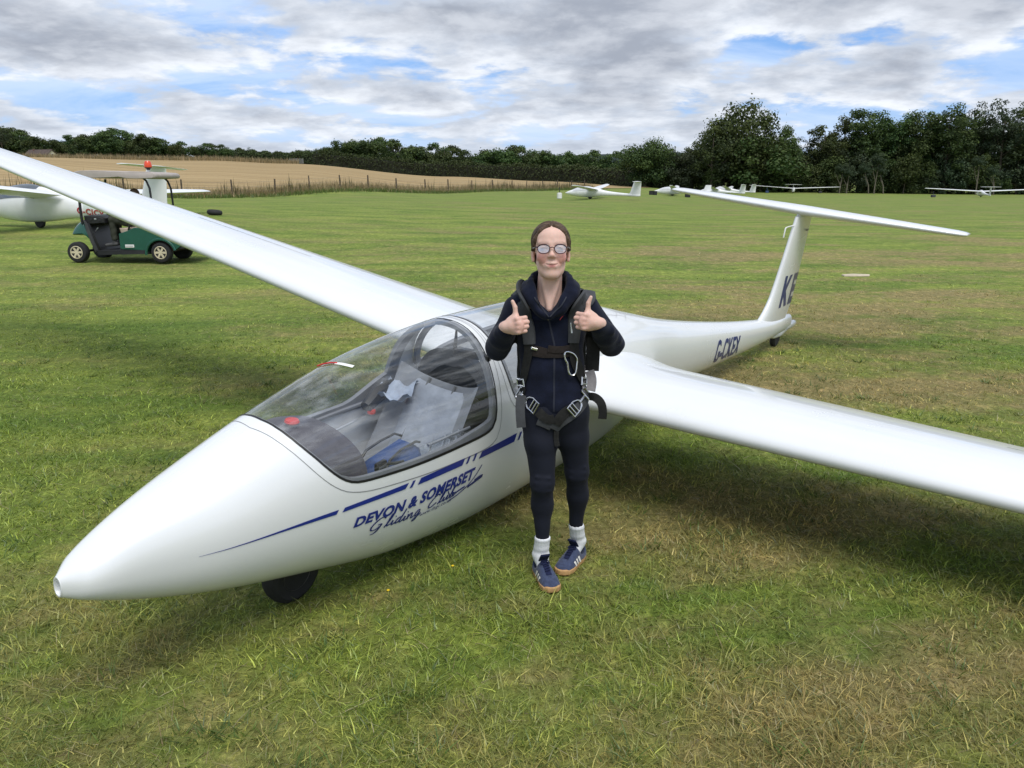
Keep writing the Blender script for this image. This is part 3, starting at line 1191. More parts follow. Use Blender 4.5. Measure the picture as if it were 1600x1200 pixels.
def hull(x, th, off=0.0):
    """points on the hull skin; th=0 port side, 90 deg crown, 180 deg starboard"""
    x = np.atleast_1d(np.asarray(x, float))
    th = np.atleast_1d(np.asarray(th, float))
    xc = np.clip(x, 0, 8.1)
    T, B, W = pchip(HK, HT, xc), pchip(HK, HB, xc), pchip(HK, HW, xc)

    def P(T, B, W, a):
        c, s = np.cos(a), np.sin(a)
        return -W * np.sign(c) * np.abs(c)**SE, (T + B) / 2 + (T - B) / 2 * np.sign(s) * np.abs(s)**SE
    y, z = P(T, B, W, th)
    r_ = np.stack([x, y, z], -1)
    if off:
        e = 1e-3
        y2, z2 = P(T, B, W, th + e)
        ta = np.stack([0 * x, y2 - y, z2 - z], -1)
        xe = np.clip(x + .004, 0, 8.1)
        T3, B3, W3 = pchip(HK, HT, xe), pchip(HK, HB, xe), pchip(HK, HW, xe)
        y3, z3 = P(T3, B3, W3, th)
        tb = np.stack([xe - x + 1e-9, y3 - y, z3 - z], -1)
        n = np.cross(ta, tb)
        n /= np.linalg.norm(n, axis=1)[:, None] + 1e-12
        out = np.stack([0 * x, y, z - (T + B) / 2], -1)
        sg = np.sign((n * out).sum(1))
        sg[sg == 0] = 1
        r_ = r_ + n * sg[:, None] * np.broadcast_to(off, x.shape)[:, None]
    return r_


def chaikin(P, k=2, closed=False):
    P = [np.array(p, float) for p in P]
    for _ in range(k):
        Q = [] if closed else [P[0]]
        n = len(P)
        for i in range(n if closed else n - 1):
            a, b = P[i], P[(i + 1) % n]
            Q += [a * .75 + b * .25, a * .25 + b * .75]
        if not closed:
            Q.append(P[-1])
        P = Q
    return np.array(P)


def mirror_loop(half, k=1, dens=.03):
    h = chaikin(half, k)
    # even spacing in metres
    d = np.concatenate([[0], np.cumsum(np.hypot(np.diff(h[:, 0]), np.diff(h[:, 1]) * .34))])
    n = max(8, int(d[-1] / dens))
    s = np.linspace(0, d[-1], n)
    h = np.stack([np.interp(s, d, h[:, 0]), np.interp(s, d, h[:, 1])], -1)
    o = h[::-1][1:-1].copy()
    o[:, 1] = PI - o[:, 1]
    return np.concatenate([h, o])


H = PI / 2
F_GLASS = mirror_loop([(.777, H), (.785, 1.21), (.811, .874), (.859, .584), (.904, .391), (.95, .268), (.993, .207), (1.048, .177), (1.153, .154), (1.31, .134), (1.491, .124), (1.693, .126), (1.79, .132), (1.845, .16), (1.868, .25), (1.871, .40), (1.871, .58), (1.872, .77), (1.875, .975), (1.879, 1.174), (1.885, H)])
F_SEAM = mirror_loop([(.725, H), (.735, 1.35), (.754, 1.037), (.791, .72), (.833, .48), (.881, .298), (.939, .168), (1.002, .10), (1.086, .062), (1.258, .037), (1.434, .017), (1.702, .006), (1.84, .014), (1.888, .07), (1.906, .2), (1.909, .5), (1.912, 1.0), (1.917, H)])
R_GLASS = mirror_loop([(1.95, H), (1.955, 1.1), (1.966, .75), (1.98, .583), (2.0, .436), (2.026, .33), (2.07, .29), (2.13, .33), (2.25, .43), (2.5, .48), (2.8, .55), (2.93, .72), (2.99, 1.1), (3.01, H)])
R_SEAM = mirror_loop([(1.927, H), (1.93, 1.0), (1.945, .6), (1.97, .38), (2.01, .26), (2.07, .22), (2.16, .27), (2.27, .36), (2.5, .40), (2.82, .46), (2.98, .66), (3.06, 1.05), (3.09, H)])


def in_poly(px, py, poly):
    c = np.zeros(len(px), bool)
    n = len(poly)
    for i in range(n):
        x1, y1 = poly[i]
        x2, y2 = poly[(i + 1) % n]
        k = ((y1 > py) != (y2 > py))
        with np.errstate(divide='ignore', invalid='ignore'):
            xi = (x2 - x1) * (py - y1) / (y2 - y1 + 1e-15) + x1
        c ^= k & (px < xi)
    return c


def build_hull():
    K = .33
    xs = np.concatenate([np.linspace(0, .06, 7)[:-1], np.linspace(.06, .5, 16)[:-1], np.linspace(.5, 3.2, 62)[:-1], np.linspace(3.2, 8.1, 62)])
    ths = np.linspace(-H, 3 * H, 81)
    XX, TT = np.meshgrid(xs, ths, indexing='ij')
    gp = np.stack([XX.ravel(), TT.ravel() * K], -1)
    loops = [F_GLASS, F_SEAM, R_GLASS, R_SEAM]
    pts, edges = [], []
    keep = np.ones(len(gp), bool)
    for lp in loops:
        q = lp * [1, K]
        n = len(q)
        b = len(pts)
        pts += [tuple(v) for v in q]
        edges += [(b + i, b + (i + 1) % n) for i in range(n)]
        dd = np.min((gp[:, None, 0] - q[None, :, 0])**2 + (gp[:, None, 1] - q[None, :, 1])**2, axis=1)
        keep &= dd > .017**2
    border = (np.abs(gp[:, 1] - gp[:, 1].min()) < 1e-9) | (np.abs(gp[:, 1] - gp[:, 1].max()) < 1e-9) | (gp[:, 0] < 1e-9) | (gp[:, 0] > 8.1 - 1e-9)
    keep |= border
    pts += [tuple(v) for v in gp[keep]]
    r_ = delaunay_2d_cdt([Vector(p) for p in pts], edges, [], 0, 1e-7)
    V2 = np.array([(v[0], v[1] / K) for v in r_[0]])
    F = np.array([f for f in r_[2] if len(f) == 3])
    cx, ct = V2[F][:, :, 0].mean(1), V2[F][:, :, 1].mean(1)
    fg, fs, rg, rs = (in_poly(cx, ct, lp) for lp in loops)
    P = hull(V2[:, 0], V2[:, 1])
    Pn = hull(V2[:, 0], V2[:, 1], 1.0) - P
    # area test: drop slivers
    e1 = V2[F][:, 1] - V2[F][:, 0]
    e2 = V2[F][:, 2] - V2[F][:, 0]
    ok = np.abs(e1[:, 0] * e2[:, 1] - e1[:, 1] * e2[:, 0]) > 1e-9

    def part(name, sel, m, parent, extra=None):
        f = F[sel & ok]
        u, inv = np.unique(f, return_inverse=True)
        f = inv.reshape(-1, 3)
        Pu = P[u]
        # wind outwards
        fn = np.cross(Pu[f[:, 1]] - Pu[f[:, 0]], Pu[f[:, 2]] - Pu[f[:, 0]])
        flip = (fn * Pn[u][f[:, 0]]).sum(1) < 0
        f[flip] = f[flip][:, ::-1]
        V = Pu.tolist()
        FF = f.tolist()
        o = obj(name, V, FF, m, parent)
        o.data.normals_split_custom_set_from_vertices([tuple(n) for n in Pn[u]])
        return o
    body = part('fuselage', ~(fs | rs), GEL, glider)
    fc = part('front_canopy', fg, GLASS, glider)
    part('canopy_frame', fs & ~fg, GEL, fc)
    rc = part('rear_canopy', rg, GLASS, glider)
    part('canopy_frame', rs & ~rg, GEL, rc)
    return body, fc, rc


body, fcan, rcan = build_hull()


def strip_on_hull(name, path, w_, m, parent, off=.002, closed=False):
    """narrow band of film following the skin along a path of (x, th)"""
    P = np.asarray(path, float)
    n = len(P)
    d = np.zeros_like(P)
    for i in range(n):
        a = P[(i - 1) % n] if (closed or i > 0) else P[i]
        b = P[(i + 1) % n] if (closed or i < n - 1) else P[i]
        t = (b - a) * [1, .34]
        t /= np.linalg.norm(t) + 1e-12
        d[i] = (-t[1], t[0] / .34)
    A = hull(*(P + d * w_ / 2).T, off)
    B = hull(*(P - d * w_ / 2).T, off)
    V = np.concatenate([A, B])
    m_ = n if closed else n - 1
    F = [(i, (i + 1) % n, n + (i + 1) % n, n + i) for i in range(m_)]
    return obj(name, V, F, m, parent)


def dens_path(P, step=.03, closed=False):
    P = np.asarray(P, float)
    if closed:
        P = np.concatenate([P, P[:1]])
    d = np.concatenate([[0], np.cumsum(np.hypot(np.diff(P[:, 0]), np.diff(P[:, 1]) * .34))])
    n = max(2, int(d[-1] / step))
    s = np.linspace(0, d[-1], n + 1)
    Q = np.stack([np.interp(s, d, P[:, 0]), np.interp(s, d, P[:, 1])], -1)
    return Q[:-1] if closed else Q


strip_on_hull('seam', F_SEAM, .0026, SEAM, fcan, .0012, True)
strip_on_hull('seam', R_SEAM, .0022, SEAM, rcan, .0012, True)
strip_on_hull('edge_seal', F_GLASS, .008, BLACKP, fcan, .0014, True)
strip_on_hull('edge_seal', R_GLASS, .008, BLACKP, rcan, .0014, True)


def inner_frame(name, loop, widths, m, parent, d0=.005, d1=.032):
    """the frame moulding on the inside of a canopy: a channel that follows its edge"""
    P = loop.copy()
    n = len(P)
    c = np.array([(P[:, 0].min() + P[:, 0].max()) / 2, H])
    Q = np.zeros_like(P)
    for i in range(n):
        t = (P[(i + 1) % n] - P[i - 1]) * [1, .34]
        t /= np.linalg.norm(t) + 1e-12
        nn = np.array([-t[1], t[0]])
        tc_ = (c - P[i]) * [1, .34]
        if nn @ tc_ < 0:
            nn = -nn
        Q[i] = P[i] + nn * widths(P[i]) * [1, 1 / .34]
    a = hull(P[:, 0], P[:, 1], -d0)
    b = hull(Q[:, 0], Q[:, 1], -d0)
    e = hull(Q[:, 0], Q[:, 1], -d1)
    f = hull(P[:, 0], P[:, 1], -d1)
    V = np.concatenate([a, b, e, f])
    F = []
    for i in range(n):
        j = (i + 1) % n
        for k in range(4):
            l = (k + 1) % 4
            F.append((k * n + i, k * n + j, l * n + j, l * n + i))
    o = obj(name, V, F, m, parent)
    fix(o)
    return sharp(o, 40)


def fw(p):
    x, th = p
    t = min(max((x - 1.50) / .33, 0), 1)
    t = t * t * (3 - 2 * t)
    if x < .95:
        return .010
    # the near edge is slim, the far side widens into the moulded gusset
    return .013 + (.014 if th < H + .2 else .060) * t


inner_frame('inner_frame', F_GLASS, fw, GREYF, fcan, .005, .026)
inner_frame('inner_frame', R_GLASS, lambda p: .03, GREYF, rcan, .005, .026)

# red yaw thread held by a tab of white tape on the canopy
tp = hull([1.200, 1.212, 1.235, 1.262], [1.80, 1.72, 1.62, 1.56], .004)
MB().tube(hull([1.195, 1.197, 1.203, 1.207], [2.02, 1.92, 1.80, 1.70], .005), .0035, 5).build('yaw_thread', REDP, fcan)
strip_on_hull('tape', [(1.205, 1.72), (1.209, 1.64), (1.214, 1.56), (1.219, 1.50)], .018, WHITEP, fcan, .004)

# air intake at the very nose
mb = MB()
rings = []
for (xx, k, o_) in ((.0, 1.0, 0), (-.004, .93, 0), (-.004, .80, 0), (.004, .70, 0), (.05, .62, 0)):
    p = hull(np.zeros(24), np.linspace(0, 2 * PI, 24, endpoint=False))
    c = np.array([0, 0, .502])
    q = c + (p - c) * k
    q[:, 0] = xx
    rings.append(q)
mb.loft(rings, cap=False)
V = mb.V
nv = mb.build('nose_vent', GEL, glider)
p = np.array(rings[-1])
obj('vent_duct', p, [tuple(range(24))], mat('duct_grey', (.42, .43, .44), .7, var=(8, .1, None)), nv)


# ---- stripes and lettering on the port side
def film_quad(name, corners, m, n=10, off=.0022):
    """corners (x,th): bottom-left, bottom-right, top-right, top-left"""
    c = np.array(corners, float)
    V, F = [], []
    for i in range(n + 1):
        t = i / n
        a = c[0] * (1 - t) + c[1] * t
        b = c[3] * (1 - t) + c[2] * t
        for k in range(3):
            V.append(a * (1 - k / 2) + b * k / 2)
    for i in range(n):
        for k in range(2):
            F.append((i * 3 + k, (i + 1) * 3 + k, (i + 1) * 3 + k + 1, i * 3 + k + 1))
    V = np.array(V)
    return fix(obj(name, hull(V[:, 0], V[:, 1], off), F, m, glider))


film_quad('stripe', [(.373, .042), (.908, -.020), (.919, .009), (.374, .046)], BLUE, 14)
film_quad('stripe', [(.935, -.021), (1.254, -.018), (1.272, .014), (.947, .008)], BLUE)
film_quad('stripe', [(1.277, -.025), (1.293, -.025), (1.311, .015), (1.295, .015)], BLUE, 2)
film_quad('stripe', [(1.325, -.024), (1.620, -.027), (1.637, .014), (1.343, .013)], BLUE)
film_quad('stripe', [(1.645, -.030), (1.661, -.030), (1.679, .013), (1.663, .013)], BLUE, 2)
film_quad('stripe', [(1.694, -.031), (1.710, -.031), (1.728, .012), (1.712, .012)], BLUE, 2)
film_quad('stripe', [(1.742, -.034), (2.031, -.028), (2.047, .024), (1.763, .006)], BLUE)
film_quad('stripe', [(2.060, -.030), (2.076, -.030), (2.094, .020), (2.078, .020)], BLUE, 2)
film_quad('stripe', [(2.110, -.030), (2.126, -.030), (2.144, .020), (2.128, .020)], BLUE, 2)


def letter_hull(txt, x0, th0, x1, th1, height, m, bold=.0, shear=0.0, spacing=1.0, off=.0024, fw_=None, ny=3, port=True):
    """a line of lettering running from (x0,th0) to (x1,th1) along the skin; height in radians of th"""
    V, F = text_mesh(txt, 1.0, bold, shear, spacing)
    V, F = cut2d(V, F, 1, ny)
    w_ = V[:, 0].max() - V[:, 0].min()
    hcap = .70
    t = (V[:, 0] - V[:, 0].min()) / w_
    xx = x0 + (x1 - x0) * t
    th = th0 + (th1 - th0) * t + V[:, 1] / hcap * height
    return fix(obj('lettering', hull(xx, th, off), F, m, glider))


letter_hull('DEVON & SOMERSET', .998, -.226, 1.728, -.192, .098, BLUE, bold=.042, shear=.22, spacing=1.04)
letter_hull('www.dsgc.co.uk', 1.375, -.372, 1.585, -.345, .040, NAVYF, bold=.0, shear=.05, ny=2)


# brush script drawn stroke by stroke: each letter is a list of strokes in a box about 1 high
SCRIPT = {
    'G': (.95, [[(.85, .82), (.62, 1.0), (.30, .78), (.08, .38), (.16, .06), (.42, .02), (.66, .24), (.72, .44), (.48, .42)], [(.72, .44), (.64, .06), (.50, -.28), (.26, -.34)]]),
    'l': (.34, [[(.02, .0), (.20, .42), (.36, .88), (.30, 1.0), (.20, .80), (.12, .25), (.18, .02), (.34, .14)]]),
    'i': (.28, [[(.04, .10), (.14, .46), (.10, .10), (.18, .0), (.30, .14)], [(.20, .64), (.23, .68)]]),
    'd': (.50, [[(.36, .42), (.22, .50), (.06, .28), (.08, .04), (.20, .02), (.34, .30), (.52, .98)], [(.36, .42), (.32, .08), (.40, .0), (.52, .14)]]),
    'n': (.50, [[(.04, .46), (.08, .02)], [(.08, .20), (.22, .46), (.32, .44), (.30, .08), (.38, .0), (.50, .14)]]),
    'g': (.50, [[(.36, .42), (.22, .50), (.06, .28), (.10, .04), (.22, .06), (.38, .46), (.30, -.10), (.16, -.38), (.02, -.30), (.20, -.10), (.52, .14)]]),
    'C': (.86, [[(.84, .80), (.64, 1.0), (.32, .76), (.10, .36), (.18, .04), (.42, .02), (.72, .26)]]),
    'u': (.52, [[(.02, .14), (.10, .46), (.08, .10), (.16, .0), (.30, .16), (.38, .46), (.36, .10), (.42, .0), (.54, .14)]]),
    'b': (.48, [[(.02, .10), (.22, .60), (.30, .96), (.20, .92), (.10, .30), (.14, .02), (.28, .04), (.38, .28), (.28, .42), (.20, .30)], [(.36, .30), (.52, .32)]]),
}


def script_word(word, x0, th0, x1, th1, height, m, w_=.0050, slant=.34):
    tot = sum(SCRIPT[c][0] for c in word)
    cur = 0
    V, F = [], []
    for ch in word:
        adv, strokes = SCRIPT[ch]
        for st in strokes:
            q = chaikin([(cur + p[0] + slant * p[1] * .5, p[1]) for p in st], 2)
            P = np.stack([x0 + (x1 - x0) * q[:, 0] / tot, th0 + (th1 - th0) * q[:, 0] / tot + q[:, 1] * height], -1)
            n = len(P)
            d = np.gradient(P, axis=0) * [1, .34]
            d /= np.linalg.norm(d, axis=1)[:, None] + 1e-12
            nn = np.stack([-d[:, 1], d[:, 0] / .34], -1)
            # a brush is broad on down-strokes
            ww = w_ * (.55 + .75 * np.abs(d[:, 1]))
            A = hull(*(P + nn * ww[:, None] / 2).T, .0026)
            B = hull(*(P - nn * ww[:, None] / 2).T, .0026)
            k = len(V)
            V += A.tolist() + B.tolist()
            F += [(k + i, k + i + 1, k + n + i + 1, k + n + i) for i in range(n - 1)]
        cur += adv
    return fix(obj('lettering', V, F, m, glider))


script_word('Gliding', 1.080, -.352, 1.375, -.345, .140, NAVYF, .0066)
script_word('Club', 1.408, -.318, 1.596, -.296, .115, NAVYF, .0066)

# swooping glider emblem at the end of the lettering
for pth, wd in (([(1.560, -.335), (1.630, -.300), (1.700, -.235), (1.745, -.160), (1.776, -.095)], .0045),
                ([(1.690, -.262), (1.745, -.235), (1.790, -.215), (1.800, -.205), (1.770, -.205), (1.735, -.225)], .0085),
                ([(1.575, -.232), (1.590, -.300), (1.600, -.270), (1.640, -.250), (1.668, -.240)], .0060),
                ([(1.545, -.215), (1.562, -.268)], .0050)):
    q = chaikin(pth, 2)
    o = strip_on_hull('emblem', q, wd, NAVYF, glider, .0026)

# registration on the tail boom
letter_hull('G-CKEX', 5.395, -.50, 6.085, -.47, .86, NAVYF, bold=.030, shear=0.0, spacing=1.08, ny=8, off=.003)


# ---- wings
def airfoil(n=22, t=.17, camber=.035, lo=0.0, hi=1.0, gap=.0015):
    """outline between chord fractions lo and hi, from the top of the rear edge round the front to the bottom"""
    u = []
    for k in range(n + 1):
        x = hi - (hi - lo) * (1 - math.cos(PI * k / n)) / 2 if lo == 0 else hi - (hi - lo) * k / n
        u.append(x)

    def yt(x):
        return 5 * t * (.2969 * math.sqrt(max(x, 0)) - .126 * x - .3516 * x * x + .2843 * x**3 - .1036 * x**4) + gap

    def yc(x):
        p = .42
        return camber / p**2 * (2 * p * x - x * x) if x < p else camber / (1 - p)**2 * ((1 - 2 * p) + 2 * p * x - x * x)
    up = [(x, yc(x) + yt(x)) for x in u]
    dn = [(x, yc(x) - yt(x)) for x in reversed(u)]
    if lo == 0:
        dn = dn[1:]
    return up + dn


def wing_at(ya):
    """leading edge point, chord, incidence drop at distance ya from the centre line"""
    f = ya / 8.5
    le = 2.525 + .039 * f
    c = 1.245 + (.665 - 1.245) * f
    if ya > 6.5:
        c *= 1 - .10 * ((ya - 6.5) / 2.0)**2
        le += .03 * ((ya - 6.5) / 2.0)**2
    zle = .642 + .0764 * ya - .0002 * ya * ya
    zte = .596 + .0720 * ya - .0011 * ya * ya
    return le, c, zle, zte


def wing_rings(side, stations, lo, hi, n):
    out = []
    for ya, tk, ck in stations:
        le, c, zl, zt = wing_at(ya)
        le -= (ck - 1) * c * .35
        c *= ck
        a = math.atan2(zl - zt, c)
        ring = []
        for x, z in airfoil(n, .150 * tk, .034, lo, hi):
            px = le + c * (x * math.cos(a) + z * math.sin(a))
            pz = zl + c * (-x * math.sin(a) + z * math.cos(a))
            ring.append((px, side * ya, pz))
        out.append(ring)
    return out


for side in (-1, 1):
    mb = MB()
    inn = [(.20, 1.42, 1.13), (.30, 1.32, 1.10), (.36, 1.22, 1.07), (.42, 1.12, 1.035), (.50, 1.05, 1.012), (.62, 1.01, 1.0), (.9, 1, 1), (1.6, 1, 1), (2.4, .99, 1), (3.2, .98, 1), (4.2, .97, 1)]
    mb.loft(wing_rings(side, inn, 0, 1, 26))
    wing = mb.build('wing', GEL, glider, sh=60)
    mb2 = MB()
    outw = [(4.2, .97, 1), (5.2, .96, 1), (6.2, .95, 1), (7.2, .93, 1), (8.0, .90, 1), (8.3, .84, .97), (8.44, .70, .88), (8.50, .45, .70)]
    mb2.loft(wing_rings(side, outw, 0, .795, 26))
    me = mb2.build('outer_panel', GEL, wing, sh=60)
    mb3 = MB()
    mb3.loft(wing_rings(side, [(4.206, .97, 1), (5.2, .96, 1), (6.2, .95, 1), (7.2, .93, 1), (8.0, .90, 1), (8.3, .84, .97)], .801, 1.0, 8))
    mb3.build('aileron', GEL, wing, sh=60)
    # joint of the wing root and the control gap
    # airbrake cap let into the upper skin
    V, F = [], []
    ks = 14
    for k in range(ks + 1):
        ya = 2.35 + 1.35 * k / ks
        le, c, zl, zt = wing_at(ya)
        a = math.atan2(zl - zt, c)
        pr = airfoil(60, .150 * .985, .034, 0, 1)
        for xf in (.505, .53):
            z = np.interp(xf, [p[0] for p in pr[:61]][::-1], [p[1] for p in pr[:61]][::-1]) + .0022 / c
            V.append((le + c * (xf * math.cos(a) + z * math.sin(a)), side * ya, zl + c * (-xf * math.sin(a) + z * math.cos(a))))
    F = [(2 * k, 2 * k + 1, 2 * k + 3, 2 * k + 2) for k in range(ks)]
    fix(obj('airbrake_cap', V, F, GEL, wing))
    # taped gap in front of the hinge line
    V = []
    ys = np.linspace(.55, 8.1, 60)
    for ya in ys:
        le, c, zl, zt = wing_at(ya)
        a = math.atan2(zl - zt, c)
        tk = np.interp(ya, [.5, .9, 4.2, 8.0], [1.05, 1, .97, .90])
        pr = airfoil(60, .150 * tk, .034, 0, 1)
        for xf in (.775, .781):
            z = np.interp(xf, [p[0] for p in pr[:61]][::-1], [p[1] for p in pr[:61]][::-1]) + .0012 / c
            V.append((le + c * (xf * math.cos(a) + z * math.sin(a)), side * ya, zl + c * (-xf * math.sin(a) + z * math.cos(a))))
    fix(obj('gap_seal', V, [(2 * k, 2 * k + 1, 2 * k + 3, 2 * k + 2) for k in range(59)], SEAM, wing))
    # rubbing skid at the tip
    le, c, zl, zt = wing_at(8.2)
    MB().tube([(le + .15, side * 8.2, zl - .09), (le + .3, side * 8.22, zl - .15), (le + .5, side * 8.2, zl - .10)], [.015, .022, .012], 6).build('tip_skid', BLACKR, wing)


# ---- fin, rudder, tailplane
def fin_ring(x0, x1, z, tk, lo, hi, n):
    c = x1 - x0
    return [(x0 + c * x, y * c, z) for x, y in airfoil(n, tk, 0, lo, hi)]


FIN = [(.33, 6.88, 8.30, .075), (.40, 6.98, 8.30, .080), (.46, 7.075, 8.295, .088), (.53, 7.155, 8.29, .095), (.62, 7.225, 8.285, .10), (.80, 7.30, 8.28, .102), (1.0, 7.375, 8.27, .104), (1.2, 7.44, 8.26, .106), (1.44, 7.515, 8.25, .108)]
mb = MB()
mb.loft([fin_ring(a, b, z, t, 0, .655, 20) for z, a, b, t in FIN])
fin = mb.build('fin', GEL, glider, sh=60)
RUD = R(9.5)
hz0, hz1 = FIN[0], FIN[-1]


def rud_ring(z, a, b, t):
    hx_ = a + (b - a) * .66
    out = []
    for x, y, zz in fin_ring(a, b, z, t, .664, 1.0, 8):
        dx = x - hx_
        out.append((hx_ + dx * math.cos(RUD) - y * math.sin(RUD), dx * math.sin(RUD) + y * math.cos(RUD), zz))
    return out


mb = MB()
mb.loft([rud_ring(*r_) for r_ in [(.20, 6.80, 8.30, .07)] + FIN[:-1] + [(1.415, 7.508, 8.25, .108)]])
mb.build('rudder', GEL, fin, sh=60)

mb = MB()
TPZ = 1.50
tp_st = [(-1.55, .35, .62), (-1.545, .55, .85), (-1.52, .80, .95), (-1.45, .95, 1), (-1.0, 1, 1), (-.3, 1, 1), (0, 1.0, 1), (.3, 1, 1), (1.0, 1, 1), (1.45, .95, 1), (1.52, .80, .95), (1.545, .55, .85), (1.55, .35, .62)]


def tp_ring(y, tk, ck, lo, hi, n):
    f = abs(y) / 1.55
    x0 = 7.50 + .26 * f
    c = .78 - .33 * f
    x0 += c * (1 - ck) * .5
    c *= ck
    return [(x0 + c * x, y, TPZ + .02 * 0 + c * z) for x, z in airfoil(n, .13 * tk, 0, lo, hi)]


mb.loft([tp_ring(y, t, c, 0, .72, 18) for y, t, c in tp_st])
tpl = mb.build('tailplane', GEL, glider, sh=60)
mb = MB()
mb.loft([tp_ring(y, t, c, .728, 1.0, 6) for y, t, c in tp_st[1:-1]])
mb.build('elevator', GEL, tpl, sh=60)
MB().loft([[(7.56 + .64 * x, y * .64, z) for x, y in airfoil(14, tk, 0)] for z, tk in ((1.425, .11), (1.455, .125), (1.49, .10))]).build('tail_fairing', GEL, tpl, sh=60)

# probe on the fin
MB().tube([(7.50, 0, 1.35), (7.30, 0, 1.345), (7.215, 0, 1.338), (7.205, 0, 1.325), (7.205, 0, 1.24)], .007, 6).build('probe', WHITEP, fin)
# tail bullet, tail wheel
MB().lathe([(.004, 8.44), (.018, 8.43), (.030, 8.40), (.040, 8.33), (.048, 8.2), (.05, 8.0)], 'x', 16, (0, 0, .185)).build('tail_cone', GEL, glider)
tw = MB().lathe([(.05, -.030), (.086, -.030), (.100, -.018), (.100, .018), (.086, .030), (.05, .030)], 'y', 24, (7.74, 0, .100)).build('tail_wheel', BLACKR, glider)
MB().loft([[(7.50 + 0 * k, 0, 0)] if False else [(x, .030 * w_ * math.cos(a), z + .05 * h_ * math.sin(a)) for a in np.linspace(0, 2 * PI, 14, endpoint=False)] for k, (x, w_, z, h_) in enumerate(((7.45, .2, .155, .2), (7.60, 1.4, .145, .7), (7.80, 1.6, .14, .9), (8.02, 1.1, .15, .8), (8.16, .3, .17, .3)))]).build('wheel_fairing', GEL, tw)


# ---- letters on the fin and rudder
def fin_letter(ch, x0, x1, z0, z1, on_rudder):
    V, F = text_mesh(ch, 1.0, .045, 0)
    V, F = cut2d(V, F, 3, 3)
    a = V.min(0)
    b = V.max(0)
    V = (V - a) / (b - a)
    zz = z0 + (z1 - z0) * V[:, 1]
    slant = -.13
    xx = x0 + (x1 - x0) * V[:, 0] + (zz - z0) * (-slant)
    out = []
    for x, z in zip(xx, zz):
        A = np.interp(z, [r_[0] for r_ in FIN], [r_[1] for r_ in FIN])
        Bx = np.interp(z, [r_[0] for r_ in FIN], [r_[2] for r_ in FIN])
        tk = np.interp(z, [r_[0] for r_ in FIN], [r_[3] for r_ in FIN])
        c = Bx - A
        q = min(max((x - A) / c, 0), 1)
        y = 5 * tk * (.2969 * math.sqrt(q) - .126 * q - .3516 * q * q + .2843 * q**3 - .1036 * q**4) * c + .0035
        y = -y
        if on_rudder:
            hx_ = A + c * .66
            dx = x - hx_
            x, y = hx_ + dx * math.cos(RUD) - y * math.sin(RUD), dx * math.sin(RUD) + y * math.cos(RUD)
        out.append((x, y, z))
    return fix(obj('lettering', out, F, NAVYF, fin))


fin_letter('K', 7.40, 7.67, .49, .83, False)
fin_letter('E', 7.72, 7.91, .49, .83, False)
fin_letter('X', 7.99, 8.20, .49, .83, True)
mb = MB()
for k in range(5):
    mb.box((7.80 + .022 * k, -.052, 1.30), (.012, .002, .022))
mb.build('data_plate', SEAM, fin)


# ---- wheels
def wheel(name, c, r_, w_, parent, hub=.5, mrim=None):
    t = MB().lathe([(r_ * hub, -w_ * .42), (r_ * .80, -w_ * .5), (r_ * .95, -w_ * .38), (r_, -w_ * .15), (r_, w_ * .15), (r_ * .95, w_ * .38), (r_ * .80, w_ * .5), (r_ * hub, w_ * .42)], 'y', 40, c).build(name, BLACKR, parent)
    hubm = MB().lathe([(.01, -w_ * .36), (r_ * hub * .35, -w_ * .40), (r_ * hub * .45, -w_ * .22), (r_ * hub * .9, -w_ * .26), (r_ * hub, -w_ * .44), (r_ * hub * 1.02, -w_ * .40), (r_ * hub * 1.02, w_ * .40), (r_ * hub, w_ * .44), (r_ * hub * .9, w_ * .26), (.01, w_ * .3)], 'y', 32, c)
    for k in range(10):
        a = 2 * PI * k / 10
        hubm.box((c[0] + r_ * hub * .68 * math.cos(a), c[1] - w_ * .26, c[2] + r_ * hub * .68 * math.sin(a)), (r_ * hub * .42, w_ * .10, r_ * .05), (0, -a, 0))
    hubm.build('rim', mrim or mat('brushed_rim', (.16, .15, .13), .5, metal=.7, var=(20, .3, None)), t)
    return t


wheel('nose_wheel', (.945, 0, .135), .135, .090, glider, .52)
wheel('main_wheel', (2.78, 0, .19), .19, .13, glider, .45)

# ---- cockpit
def tub(name, x0, x1, sill, m, floor=.10, off=-.028):
    xs = np.linspace(x0, x1, 26)
    V = []
    n = 25
    for x in xs:
        T, B, W = (pchip(HK, h_, [x])[0] for h_ in (HT, HB, HW))
        mid = (T + B) / 2
        z = min(max((sill - mid) / ((T - B) / 2), -.99), .99)
        a0 = math.asin(abs(z)**(1 / SE)) * (1 if z >= 0 else -1)
        th = np.linspace(a0, -PI - a0, n)
        p = hull(np.full(n, x), th, off)
        p[:, 2] = np.maximum(p[:, 2], B + floor)
        V += p.tolist()
    F = [(i * n + k, i * n + k + 1, (i + 1) * n + k + 1, (i + 1) * n + k) for i in range(25) for k in range(n - 1)]
    return obj(name, V, F, m, glider)


tub('cockpit_tub', .55, 2.02, .625, LINER)
tub('cockpit_tub', 2.05, 3.1, .70, DARKG)
# rail along each sill
for s in (0, 1):
    q = np.array([(x, .118 if x > 1.2 else .14) for x in np.linspace(1.05, 1.82, 20)])
    if s:
        q[:, 1] = PI - q[:, 1]
    p = hull(q[:, 0], q[:, 1], -.03)
    MB().tube(p, .011, 6).build('sill_rail', ALU if s == 0 else GREYF, glider)

